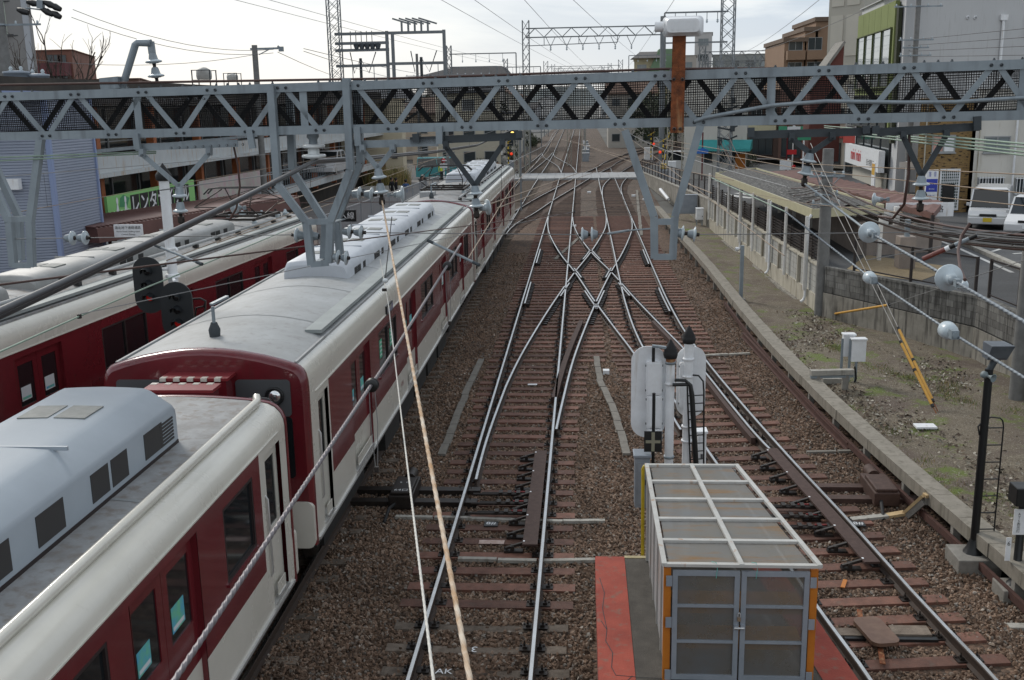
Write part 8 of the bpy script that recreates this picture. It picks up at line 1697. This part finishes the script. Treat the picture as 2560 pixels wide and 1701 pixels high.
# catenary portals over the yard and beyond
def portal(label, Y, xL, xR, ytop, depth, colw=.7, lat=True, hang=0, cols=(1, 1), ybar=None):
    a, c = gx_(xL, Y), gx_(xR, Y); z = zz(ytop, Y, (xL+xR)/2); t = thing('catenary_portal', label, 'catenary portal', (a, Y, 0)); b = MB()
    if cols[0]: lattice(b, a, Y, 0, z+depth*.9, colw, max(6, int(z/1.1)), t_=.10); b.build('column', t); b = MB()
    if cols[1] == 1: lattice(b, c, Y, 0, z+depth*.9, colw, max(6, int(z/1.1)), t_=.10); b.build('column', t); b = MB()
    elif cols[1] == 2: b.tube([(c, Y, 0), (c, Y, z+depth)], .33, LAT, 12); b.build('column', t); b = MB()
    hbeam(b, a, c, Y, z-depth, depth, LAT, .10, lat, 1.0); hbeam(b, a, c, Y+.6, z-depth, depth, LAT, .09, lat, 1.0); b.build('beam', t)
    if hang:
        for k in range(hang): x = a+(c-a)*(k+1.0)/(hang+1.2)*.85+1; b = MB(); b.bar((x-.55, Y, z-depth), (x, Y, z-depth-1.1), .07, .07, LAT); b.bar((x+.55, Y, z-depth), (x, Y, z-depth-1.1), .07, .07, LAT); b.lathe([(.04, 0), (.12, .1), (.05, .2), (.12, .3), (.04, .45)], (x, Y, z-depth-1.1), (0, 0, -1), PORC, 6); b.build('insulator_hanger', t)
    if ybar: b = MB(); z3 = zz(ybar, Y, 1300); e = a+(c-a)*.67; b.bar((a, Y, z3), (e, Y, z3+.2), .09, .09, LAT); [b.bar((a+(e-a)*f, Y, z3+.2*f), (a+(e-a)*f, Y, z-depth), .08, .08, LAT) for f in (.2, .58, 1)]; b.build('lower_bar', t)
    return t
portal('long lattice portal in the sky over the tracks, ending at a round post', 125, 1213, 1527, 62, 1.0, .75, hang=6, cols=(1, 2), ybar=104)
def tframe(label, Y, xc, beams, xe, w=.6):
    a = gx_(xc, Y); t = thing('catenary_mast', label, 'catenary mast', (a, Y, 0)); b = MB(); zt2 = zz(beams[0]-20, Y, xc); lattice(b, a, Y, 0, zt2, w, 14, t_=.10); b.build('column', t)
    for yy, x_e, n_ in zip(beams, xe, (4, 5, 5)):
        e = gx_(x_e, Y); z = zz(yy, Y, xc); b = MB(); b.bar((a, Y, z), (e, Y, z), .13, .13, LAT); b.bar((e, Y, z), (e, Y, 0), .14, .14, LAT); b.build('beam', t); drops(t, [a+(e-a)*(k+1)/(n_+1) for k in range(n_)], Y, z, 1.6)
    return t
tframe('lattice mast with two arm beams carrying small insulators, left of the long portal', 140, 1036, (125, 155), (1190, 1146)); tframe('smaller lattice mast with one beam, behind the two-beam mast', 175, 1166, (155,), (1246,)); tframe('beam frame with insulators right of the round portal post, near the green roof', 190, 1555, (126,), (1449,))
for i, (Y, xL, xR, yt) in enumerate(((230, 1258, 1430, 152), (290, 1275, 1405, 157), (360, 1290, 1390, 162))): portal('far lattice portal on the skyline, %s of three in a row' % ('nearest', 'middle', 'farthest')[i], Y, xL, xR, yt, 1.3, .9)
portal('cluttered lattice gantry on the right before the grey flats', 150, 1618, 1782, 118, 1.3, .8, hang=5); portal('lower lattice gantry on the right beside the cluttered one', 135, 1625, 1745, 145, .9, .7)
for x, yb, Y, lb in ((1190, 425, 100, 'lattice mast left of the far straight tracks, by the dark bar'), (1544, 415, 95, 'lattice mast right of the crossing, beside the rusty post'), (1578, 410, 96, 'lattice mast right of the crossing, in front of the white van'), (1312, 372, 120, 'slim lattice mast between the far tracks'), (1345, 360, 130, 'pale lattice mast between the far curving tracks'), (1215, 390, 112, 'grey mast beside the far left track')):
    xx = gx_(x, Y, 330); t = thing('lattice_mast', lb, 'lattice mast', (xx, Y, 0)); b = MB(); lattice(b, xx, Y, 0, 9.5, .45, 12, mat('pale_mast_steel', (.33, .325, .28), .6, var=.2, sc=1), .07); b.build('mast_frame', t)
pole('leaning utility pole with a crossarm on the skyline left of the portal', gx_(962, 118), 118, 0, zz(124, 118, 957), .2, .14, [(zz(175, 118, 960), 2.6, .1)])
# crossing equipment
STRIPE = mat('crossing_yellow', (.60, .42, .03), .5)
def stripepost(label, x, y, Yp, lamp=True):
    p = gx_(x, Yp, 380); t = thing('crossing_signal', label, 'crossing signal', (p, Yp, .2)); b = MB()
    for k in range(12): b.tube([(p, Yp, .2+k*.26), (p, Yp, .46+k*.26)], .07, STRIPE if k % 2 else BLACK, 8)
    b.build('striped_post', t); b = MB(); b.bx(p-.4, p+.4, Yp-.06, Yp, 2.0, 2.12, BLACK); b.build('lamp_bar', t)
    for s in (-.32, .32): b = MB(); b.lathe([(.0, 0), (.15, 0), (.15, .03), (.0, .05)], (p+s, Yp-.07, 2.06), (0, -1, 0), mat('lit_crossing_red', (.9, .06, .02), .3, emit=.45) if (s < 0) == lamp else mat('dark_lens', (.015, .016, .018), .1), 14); b.build('lamp', t)
    b = MB(); b.bar((p-.45, Yp-.03, 3.0), (p+.45, Yp-.03, 3.5), .03, .12, STRIPE, (0, 1, 0)); b.bar((p-.45, Yp-.06, 3.5), (p+.45, Yp-.06, 3.0), .03, .12, BLACK, (0, 1, 0)); b.build('cross_board', t)
stripepost('striped crossing signal with a lit red lamp, right of the level crossing', 1528, 346, 107); stripepost('striped crossing signal left of the tracks beyond the crossing', 1172, 380, 108, False); stripepost('striped crossing signal farther right beside the curving tracks', 1500, 330, 128, False)
for x, y, lb in ((1607, 405, 'yellow and black gate box with its raised striped arm at the level crossing'),):
    p = gx_(1500+30, 100, 400); t = thing('crossing_gate', lb, 'crossing gate', (p, 100, .2)); b = MB(); b.bx(p-.3, p+.3, 99.7, 100.3, .2, 1.3, STRIPE); b.bx(p-.31, p+.31, 99.69, 100.31, .6, .85, BLACK); b.build('gate_box', t); b = MB()
    for k in range(10): b.tube([(p+.25*k*.3, 100, 1.2+k*.5), (p+.25*(k+1)*.3, 100, 1.7+k*.5)], .05, STRIPE if k % 2 else BLACK, 6)
    b.build('gate_arm', t)
t = thing('railway_signal', 'small signal with one lit yellow lamp under the gantry over the far tracks', 'railway signal', (gx_(1181, 70, 306), 70, 0)); p = GY(1181, 307, 70); b = MB(); b.lathe([(.0, 0), (.42, 0), (.42, .05), (0, .06)], (p.x, 70, p.z), (0, -1, 0), BLACK, 20); b.build('backboard', t); b = MB(); b.lathe([(0, 0), (.12, 0), (.1, .04), (0, .05)], (p.x, 69.93, p.z), (0, -1, 0), mat('lit_yellow', (1, .65, .15), .3, emit=1.4), 12); b.build('lens', t); b = MB(); b.bar((p.x+.5, 70.1, 0), (p.x+.5, 70.1, p.z+.5), .12, .12, LAT); b.bar((p.x, 70.05, p.z), (p.x+.5, 70.05, p.z), .1, .1, LAT); b.build('mast', t)
# water tanks
for x, y0, y1, Y, lb in ((470, 185, 158, 110, 'round water tank on a tall steel stand on the left skyline'), (535, 186, 172, 150, 'smaller water tank on a stand left of the utility pole')):
    p = gx_(x, Y); z0, z1 = zz(y0, Y, x), zz(y1, Y, x); t = thing('water_tank', lb, 'water tank', (p, Y, 0)); b = MB()
    for dx in (-1, 1):
        for dy in (-1, 1): b.bar((p+dx*.95, Y+dy*.95, 0), (p+dx*.95, Y+dy*.95, z0+1), .10, .10, STEELD)
    for zq in (z0, z0+1, z0-2): b.bar((p-1, Y-1, zq), (p+1, Y-1, zq), .08, .08, STEELD); b.bar((p-1, Y+1, zq), (p+1, Y+1, zq), .08, .08, STEELD)
    b.build('stand', t); b = MB(); b.lathe([(.75, 0), (.8, .3), (.78, (z1-z0)*.75), (.3, (z1-z0)), (0, z1-z0+.05)], (p, Y, z0+.1), (0, 0, 1), mat('tank_grey', (.40, .40, .38), .6, var=.1, sc=1), 16); b.build('tank', t)
# named mid-distance buildings
def simple_block(label, f0, f1, Y, ytop, dep, m_, rows=0, cat='building', z=None, roof=None, grp=None):
    x0, x1 = X_(f0, Y), X_(f1, Y); h = z or zz(ytop, Y, (f0+f1)/2/K); t = block(label, cat, [(x0, Y), (x1, Y), (x1*(1+dep/Y), Y+dep), (x0*(1+dep/Y), Y+dep)], 0, h, m_, roofm=roof, grp=grp)
    n_ = max(1, int((x1-x0)/2.6))
    for r in range(rows):
        for k in range(n_): face_window(t, (x0, Y, 0), (1, 0, 0), (x1-x0)/n_*.6, 1.3, (x1-x0)*(k+.2)/n_, h-2.4-r*2.9, 2, WFR, GLB if (k+r) % 3 else GLS)
    return t
t = simple_block('low building with a dark sloping roof on the centre skyline', 1066, 1260, 170, 172, 14, shade('pale_hall', (.42, .41, .39), .1, .3), 1); b = MB(); xx0, xx1 = X_(1058, 170), X_(1268, 170); z = zz(172, 170, 1060); b.hexa([(xx0, 169, z), (xx1, 169, z), (xx1, 186, z), (xx0, 186, z), (xx0+5, 172, z+1.3), (xx1-1, 172, z+1.3), (xx1-1, 184, z+1.3), (xx0+5, 184, z+1.3)], shade('dark_roof', (.06, .058, .06), .2, .3)); b.build('roof_slope', t)
t = simple_block('yellowish apartment house with a green roof hood, right of the long portal', 1585, 1700, 200, 134, 16, shade('yellow_flats', (.46, .41, .27), .1, .3), 3, 'apartment block'); b = MB(); xx0, xx1 = X_(1620, 200), X_(1692, 200); z = zz(134, 200, 1500); b.hexa([(xx0, 198.5, z-2.4), (xx1, 198.5, z-2.4), (xx1, 204, z-2.4), (xx0, 204, z-2.4), (xx0+2, 200, z+1.6), (xx1, 200, z+1.6), (xx1, 204, z+1.6), (xx0+2, 204, z+1.6)], shade('green_roof', (.13, .20, .12), .15, .4)); b.hexa([(X_(1578, 200), 198.7, z), (X_(1660, 200), 198.7, z), (X_(1660, 200), 206, z), (X_(1578, 200), 206, z), (X_(1600, 200), 201, z+1.2), (X_(1650, 200), 201, z+1.2), (X_(1650, 200), 204, z+1.2), (X_(1600, 200), 204, z+1.2)], shade('grey_roof', (.16, .15, .145), .15, .4)); b.build('roof_slope', t)
simple_block('pale narrow tower block behind the rusty post, topped by aerials', 1735, 1778, 210, 75, 12, shade('pale_tower', (.46, .45, .44), .08, .3), 4); simple_block('grey beige flats left of the pale tower block', 1690, 1740, 190, 128, 12, shade('beige_flats', (.40, .37, .33), .1, .3), 3, 'apartment block'); simple_block('long grey flats behind the cluttered gantry', 1780, 1930, 220, 125, 14, shade('grey_flats', (.27, .28, .265), .1, .3), 5, 'apartment block'); simple_block('low white house in front of the brown apartment block', 1985, 2050, 118, 172, 8, OFFW, 1, 'house')
# the town: many small houses
HW_ = [shade('house_wall_%d' % i, c, .1, .3) for i, c in enumerate(((.52, .50, .45), (.42, .40, .36), (.55, .54, .53), (.36, .30, .24), (.46, .43, .35), (.30, .30, .31), (.50, .42, .33)))]
HR = [shade('house_roof_%d' % i, c, .2, .5) for i, c in enumerate(((.085, .08, .08), (.13, .085, .065), (.11, .115, .125), (.19, .12, .09), (.07, .075, .085)))]
protos = []
for i in range(10):
    w, d, h = rnd.uniform(6, 10), rnd.uniform(6, 9), rnd.choice((3.4, 5.6, 5.9, 6.2, 8.5)); t = thing('house', None, 'house', (0, 0, -50)); b = MB(); wm, rm = HW_[i % 7], HR[i % 5]; b.bx(-w/2, w/2, -d/2, d/2, 0, h, wm)
    if i % 4 != 3: b.add([(-w/2, -d/2, h), (w/2, -d/2, h), (w/2, d/2, h), (-w/2, d/2, h), (-w/2, 0, h+1.6), (w/2, 0, h+1.6)], [(0, 3, 4), (1, 5, 2)], wm)
    b.build('wall', t, 0, True); b = MB()
    if i % 4 != 3:
        for s in (-1, 1): b.hexa([(-w/2-.4, s*(d/2+.5), h-.25), (w/2+.4, s*(d/2+.5), h-.25), (w/2+.4, 0, h+1.6), (-w/2-.4, 0, h+1.6), (-w/2-.4, s*(d/2+.5), h-.08), (w/2+.4, s*(d/2+.5), h-.08), (w/2+.4, 0, h+1.8), (-w/2-.4, 0, h+1.8)], rm)
    else: b.bx(-w/2-.2, w/2+.2, -d/2-.2, d/2+.2, h, h+.35, rm); b.bx(-w/4, w/8, -d/4, d/4, h+.35, h+2, wm)
    b.build('roof', t, 0, True)
    for r in range(max(1, int(h/2.8))):
        for k in range(3): b = MB(); x = -w/2+w*(k+.5)/3; b.bx(x-.65, x+.65, -d/2-.06, -d/2-.005, 1+r*2.7, 2.2+r*2.7, WFR); b.bx(x-.58, x+.58, -d/2-.07, -d/2-.06, 1.07+r*2.7, 2.13+r*2.7, GLB); b.build('window', t, 0, True)
    protos.append(t)
curve = lambda y: float(np.interp(y, [60, 120, 160, 190, 230, 270], [3, 8, 16, 26, 40, 56]))
spots = []
def okspot(x, y):
    if -12 < x < 7 and y < 900: return False
    if 90 < y < 270 and -4 < x-curve(y) < 9: return False
    if y < 150 and (x < 0 and y < 112 or 0 < x < 40): return False
    if x < -36 and y < 125: return False
    return all((x-a)**2+((y-c)*.8)**2 > (8.6+y*.012)**2 for a, c in spots)
tries = 0
while len(spots) < 235 and tries < 9000:
    tries += 1; y = 112*math.exp(rnd.uniform(0, 1.75)); x = rnd.uniform(-.62, .50)*y
    if okspot(x, y): spots.append((x, y))
for i, (x, y) in enumerate(spots):
    o = protos[i] if i < 10 else copy_tree(protos[i % 10]); o.location = (x, y, 0); o.rotation_euler = (0, 0, rnd.choice((0, .15, -.2, 1.57, 1.4))); k = rnd.uniform(.9, 1.15)
    o['label'] = 'one of the small houses packed into the town beyond the station and the crossing'; o['group'] = 'small houses of the town'
# trees: dark evergreens by the curve and over the town
LEAF = [mat('evergreen_leaf_%d' % i, c, .85, var=.35, sc=.8) for i, c in enumerate(((.022, .036, .018), (.038, .055, .024), (.055, .065, .03)))]
def tree(x, y, h, r, seed, label=None, grp=None):
    t = thing('evergreen_tree', label, 'tree', (x, y, 0), grp); r_ = random.Random(seed); b = MB(); b.tube([(0, 0, 0), (.1, 0, h*.4), (.05, .1, h*.8)], [h*.03, h*.022, h*.008], mat('bark', (.05, .04, .03), .9), 7)
    cl = [(r_.uniform(-1, 1)*r, r_.uniform(-1, 1)*r, h*r_.uniform(.35, 1)) for _ in range(15)]
    for c in cl[:7]: b.tube([(.05, 0, h*.35), (c[0]*.6, c[1]*.6, c[2]*.8)], [h*.012, h*.004], mat('bark', (.05, .04, .03), .9), 5)
    b.build('trunk', t, 0, True); b = MB()
    for c in cl:
        q = r*r_.uniform(.35, .6)
        for _ in range(85):
            u = V(r_.gauss(0, 1), r_.gauss(0, 1), r_.gauss(0, .8)).normalized()*q*r_.uniform(.45, 1.05); p = V(*c)+u; s_ = r_.uniform(.10, .26)*max(1, r*.35); d1 = V(r_.uniform(-1, 1), r_.uniform(-1, 1), r_.uniform(-1, 1)).normalized()*s_; d2 = d1.orthogonal()
            b.add([p-d1, p+d2*.6, p+d1, p-d2*.6], [(0, 1, 2, 3)], LEAF[r_.randrange(3)])
    b.build('crown', t, 0, True); return t
tp_ = [tree(0, 0, 7, 2.6, i+1) for i in range(3)]; ts = [(gx_(1500+q*28, 150+q*9, 320), 148+q*9) for q in range(9)]
for i in range(34):
    y = 115*math.exp(rnd.uniform(.1, 1.6)); x = rnd.uniform(-.6, .48)*y
    if not (-9 < x < 8) and not (-3 < x-curve(y) < 8 and y < 270): ts.append((x, y))
for i, (x, y) in enumerate(ts):
    o = tp_[i] if i < 3 else copy_tree(tp_[i % 3]); o.location = (x, y, 0); o.rotation_euler = (0, 0, i*1.3); o.scale = (1, 1, rnd.uniform(.75, 1.15)); o['label'] = 'dark evergreen tree standing among the houses and beside the curving tracks'; o['group'] = 'evergreen trees beyond the crossing'
def patch(x0, x1, y0, y1, n):
    for _ in range(n):
        y = rnd.uniform(y0, y1); x = rnd.uniform(x0, x1)+(curve(y) if x0 > 2 else 0)
        if abs(x+1.4) < 2 or abs(x-float(b4(min(y, 190)))) < 2.2 or abs(x-float(xl(min(y, 190)))) < 2.2: continue
        o = copy_tree(tp_[_ % 3]); s_ = rnd.uniform(.12, .3); o.location = (x, y, -.3); o.rotation_euler = (0, 0, _*2.1); o.scale = (s_*1.2, s_*1.2, s_); o.name = 'shrub'; o['category'] = 'shrub'; o['label'] = 'low dark shrub growing beside the far tracks beyond the level crossing'; o['group'] = 'shrubs beside the far tracks'
patch(-14, -8, 109, 230, 40); patch(5, 11, 108, 200, 26); patch(2.6, 5, 170, 300, 22)
for k in range(26):
    y = rnd.uniform(108, 200); x = rnd.choice((rnd.uniform(-11, -7.5), .4+rnd.uniform(-.2, .2), curve(y)+rnd.uniform(4.5, 7), 4+rnd.uniform(0, 3)))
    if abs(x-float(b4(min(y, 190)))) < 2.4 or abs(x-float(xl(min(y, 190)))) < 2.4: continue
    if k % 2: b = MB(); b.tube([(x, y, 0), (x, y, rnd.uniform(1.5, 4.5))], .07, LAT, 6); b.box((x, y-.1, 1.4), (.35, .25, .5), WHITE); lab(b.build('lineside_post'), 'one of the thin posts with a small white box beside the far tracks', 'post', 'posts beside the far tracks')
    else: h = rnd.uniform(.9, 1.7); b = MB(); b.bx(x-.4, x+.4, y-.3, y+.3, 0, h, FRAME); b.bx(x-.44, x+.44, y-.34, y+.34, h, h+.06, WHITE); lab(b.build('trackside_box'), 'one of the grey equipment boxes beside the far tracks', 'equipment box', 'equipment boxes beside the far tracks')
# ---- overhead wires of the tracks
def cat_span(f, y0, y1, zc, zm, lb, n_=6, far=False):
    t = thing('contact_line', lb, 'overhead line', (f(y0), y0, zc)); P = [V(f(y0+(y1-y0)*i/24), y0+(y1-y0)*i/24, zc) for i in range(25)]; b = MB(); b.tube(P, .007 if not far else .012, COPPER, 5); b.build('contact_wire', t)
    Q = [V(p.x, p.y, zm-.55*4*(i/24)*(1-i/24)) for i, p in enumerate(P)]; b = MB(); b.tube(Q, .008 if not far else .012, WIRE, 5); b.build('messenger_wire', t); b = MB()
    for i in range(2, 24, 4): b.tube([P[i], Q[i]], .004, WIRED, 4)
    b.build('dropper', t)
cat_span(lambda y: -1.4+.1*math.sin(y*.2), 12, 94, 5.32, 6.1, 'overhead line above the central straight track, gantry to crossing'); cat_span(lambda y: 2.2+(.12 if y > 30 else .1), 12, 94, 5.32, 6.1, 'overhead line above the right straight track, gantry to crossing'); cat_span(lambda y: -4.95, 12, 94, 5.32, 6.15, 'overhead line above the nearer train'); cat_span(trk1, 12.6, 94, 5.3, 6.1, 'overhead line above the farther train')
cat_span(lambda y: -1.4, 94, 230, 5.4, 6.4, 'overhead line above the far central track beyond the crossing', far=True); cat_span(b4, 94, 190, 5.4, 6.4, 'overhead line following the curve to the right', far=True)
cw = GZ(0, 808, 5.25); cwp = [GZ(x, y, 5.25) for x, y in ((-30, 824), (183, 729), (339, 662), (582, 563), (716, 507))]
wire('contact_wire', cwp, .008, GREENW, 'greenish contact wire in front of the farther train, with a hanging loop', 'wire'); m0 = GY(-30, 660, 7.6); wire('messenger_wire', [m0, m0.lerp(q1, .5)-V(0, 0, .03), q1+V(0, 0, -.04)], .0105, BROWNW, 'brown messenger wire rising from the left edge to the first insulator hanger', 'wire')
wire('messenger_wire', [q1+V(0, 0, -.04), GY(560, 468, 19), GY(760, 405, 32), GY(880, 372, 60)], .010, BROWNW, 'brown messenger wire running on from the first insulator hanger into the distance', 'wire')
p, p2 = m0.lerp(q1, .41), GZ(183, 729, 5.25); t = thing('dropper_loop', 'thin wire loop with a black ring hanging between the brown and the greenish wire', 'wire fitting', p); b = MB(); b.lathe([(.012, -.03), (.04, -.02), (.03, 0), (.04, .02), (.012, .03)], p, (q1-m0), BLACK, 14); b.build('ring', t); b = MB(); b.tube([p+V(-.02, 0, 0), p2+V(-.01, 0, .02)], .003, WIRE, 4); b.tube([p+V(.02, 0, 0), p2+V(.012, 0, .02)], .003, WIRE, 4); b.box(p2, (.03, .03, .04), IRON); b.build('loop', t)
for (x0, y0, x1, y1, lb) in ((360, 566, 466, 609, 'grey steady arm over the farther train roof'), (988, 555, 1105, 611, 'grey steady arm over the side of the middle train car')):
    a, c = GG(x0, y0, -.1), GG(x1, y1, -.4); b = MB(); b.tube([a, c], .016, STEEL, 8); b.tube([a.lerp(c, -.02), a.lerp(c, .1)], .02, STEELD, 8); b.tube([a.lerp(c, .88), a.lerp(c, 1.0)], .022, STEELD, 8); lab(b.build('steady_arm'), lb, 'steady arm')
a, c = GY(2127, 597, 9.5), GY(2252, 542, 9.3); b = MB(); b.tube([a, a.lerp(c, .42)], .022, mat('insulator_red_brown', (.16, .045, .035), .4), 8); b.tube([a.lerp(c, .42), a.lerp(c, .5)], .022, WHITE, 8); b.tube([a.lerp(c, .5), a.lerp(c, .6)], .022, BLACK, 8); b.tube([a.lerp(c, .6), a.lerp(c, .86)], .02, STEEL, 8); b.tube([a.lerp(c, .86), c], .02, BLACK, 8); lab(b.build('insulated_rod'), 'red, white and black insulated rod over the street', 'insulator rod')
wire('jumper_cable', [GY(2236, 514, 9), GY(2215, 545, 9), GY(2208, 580, 8.6), GY(2213, 620, 8), GY(2224, 645, 7.5)], .013, BROWNW, 'brown jumper cable looping down to the largest disc', 'cable'); wire('jumper_cable', [GG(2096, 300, .1), GG(2094, 400, .1), GG(2084, 470, .1), GY(2058, 503, 12.5), GY(2025, 498, 13.3)], .016, BROWNW, 'brown jumper cable hanging from the gantry to the disc by the shelter', 'cable'); wire('jumper_cable', [GG(537, 330, .2), GG(548, 380, .2), GG(553, 430, .2), GG(545, 480, .2), GG(530, 505, .2)], .013, BROWNW, 'brown jumper cable curving under the gantry over the farther train', 'cable')
for k, (y0, y1, y2) in enumerate(((306, 345, 372), (310, 352, 380), (298, 332, 352), (302, 340, 360))): wire('green_wire', [GY(1900, y0-8, 24), GG(2130, y1-22, .5), GY(2420, y2-15, 9)], .010, GREENW, 'one of the four pale green wires passing under the gantry at right', 'wire', 'pale green wires at right')
for y0, y1 in ((364, 349), (372, 353)): wire('green_wire', [GY(-30, y0, 12.4), GG(360, y1, .4)], .010, GREENW, 'one of two pale green wires under the gantry at the left edge', 'wire', 'pale green wires at left')
for k, (p0, p1, p2, Ya, Yb) in enumerate((((1530, 322), (1860, 378), (2420, 405), 40, 12), ((1528, 333), (1860, 392), (2420, 452), 40, 12), ((1545, 345), (1860, 425), (2420, 480), 46, 14), ((1700, 440), (1860, 470), (2080, 490), 50, 14), ((1130, 470), (1330, 400), (1520, 335), 12.6, 90), ((1145, 480), (1290, 425), (1560, 330), 12.6, 90), ((1310, 322), (1460, 375), (1640, 445), 80, 18), ((1290, 320), (1530, 385), (1690, 415), 80, 20), ((640, 470), (850, 400), (1180, 330), 14, 70), ((500, 560), (760, 470), (960, 430), 13, 60))):
    wire('pull_off_wire', [GY(*p0, Ya), GY(*p1, (Ya*Yb)**.5), GY(*p2, Yb)], .008 if min(Ya, Yb) < 30 else .014, COPPER, 'one of the tan wires criss-crossing over the yard between the masts', 'wire', 'tan wires criss-crossing over the yard')
for k in range(7):
    o_ = V(rnd.uniform(-.15, .15), 0, k*.075-.2); a, m_, c = GY(1668, 330, 88)+o_*3, GY(1905, 440, 33)+o_, GY(2440, 560+k*2, 15)+o_*.6; P = sag(a, m_, 1.6, 12)+sag(m_, c, .35, 10)[1:]; wire('street_cable', P, (.028, .018, .022, .015, .02, .014, .024)[k], WIRED if k % 3 else BROWNW, 'one of the dark street cables sagging from the lattice tower past the concrete pole', 'cable', 'dark street cables')
for k, (p0, p1, Y0_, Y1_) in enumerate((((168, 22), (630, 114), 38, 50), ((165, 40), (630, 122), 38, 50), ((-20, 124), (600, 124), 45, 50), ((700, 112), (1100, 180), 50, 160), ((700, 118), (1000, 190), 50, 160), ((1300, -20), (1500, 150), 60, 300), ((1000, -10), (1340, 165), 60, 300), ((1080, -10), (1352, 165), 60, 300), ((1200, -10), (1372, 165), 60, 300), ((600, -6), (1250, 160), 60, 300), ((520, -6), (1240, 163), 60, 300), ((640, 120), (860, 190), 50, 140), ((1900, -10), (1690, 130), 60, 160), ((2020, 10), (1690, 128), 50, 160), ((1560, -10), (1440, 160), 60, 300))):
    a, c = GY(*p0, Y0_), GY(*p1, Y1_); wire('power_line', sag(a, c, .5, 10), .012 if Y1_ < 100 else .016, WIRE, 'one of the thin power lines strung across the sky', 'power line', 'thin power lines in the sky', 5)
for k in range(4): wire('service_wire', [GY(1990+k*3, 118-k*14, 75), GY(2100, 92+k*13, p4.y), GY(2420, 60+k*22, 38)], .012, WIRED, 'one of the wires crossing in front of the grey building from the utility pole', 'wire', 'wires at the tall utility pole')
g0_, h0, h1 = V(pb.x+.25, pb.y-.1, .25), GY(2047, 703, 27.5), GY(2420, 580, 18); t = thing('guy_wire', 'nearly level guy wire with a yellow sleeve starting at the concrete pole foot', 'guy wire', g0_, 'guy wires with yellow sleeves')
b = MB(); b.tube([g0_, h0, h1], .008, WIRE, 5); b.build('cable', t); b = MB(); b.tube([g0_.lerp(h0, .1), h0], .034, YEL, 10); b.build('yellow_sleeve', t); b = MB(); b.tube([h0, h0.lerp(h1, .012)], .042, BLACK, 10); b.build('sleeve_clip', t)
# grass and litter on the bank
r9 = random.Random(21); gm = [mat('moss_grass', (.10, .14, .03), .9), mat('grass_green', (.13, .15, .035), .9), mat('dry_grass', (.33, .24, .095), .9)]; gb = MB()
for _ in range(190):
    y = r9.uniform(13, 32); x = trough_c(y)+r9.uniform(.35, 4.2)
    if (math.sin(x*1.1+1)+math.sin(y*.7+x*.4)) < r9.uniform(-.9, .9): continue
    for _ in range(int(r9.uniform(20, 90))):
        px, py = x+r9.gauss(0, .16), y+r9.gauss(0, .22); h = r9.uniform(.01, .06); a = r9.uniform(0, 6.28); q = V(math.cos(a), math.sin(a), 0)*.007; z = .24; tip = V(px+r9.gauss(0, .04), py+r9.gauss(0, .04), z+h+.05); gb.add([V(px, py, z)-q, V(px, py, z)+q, tip], [(0, 1, 2)], gm[r9.choice((0, 0, 1, 2))])
o = gb.build('bank_grass'); o['kind'] = 'stuff'
def litter():
    b = MB(); r_ = random.Random(9); LM = [mat('leaf_litter_%d' % i, c, .95) for i, c in enumerate(((.105, .075, .055), (.16, .12, .085), (.06, .045, .035), (.40, .37, .31), (.27, .24, .19)))]
    for i in range(15000):
        y = r_.uniform(12, 34); x = trough_c(y)+r_.uniform(.4, 4.6); s_ = r_.uniform(.02, .055)*(1.4 if r_.random() < .1 else 1); z = .27+r_.uniform(0, .06)-.02*(x-6)
        if x > 10.4 and y > 24: continue
        d = V(r_.uniform(-1, 1), r_.uniform(-1, 1), r_.uniform(-.3, .6)).normalized()*s_; u = V(-d.y, d.x, r_.uniform(-.5, .5)*s_)*.6
        dense = math.sin(x*1.3+y*.5)+math.sin(y*.9-x); 
        if dense < r_.uniform(-1.2, .6): continue
        b.add([V(x, y, z)-d, V(x, y, z)+u, V(x, y, z)+d, V(x, y, z+s_*.5)-u], [(0, 1, 2, 3)], LM[r_.randrange(5)])
    o = b.build('leaf_litter'); o['kind'] = 'stuff'
litter()
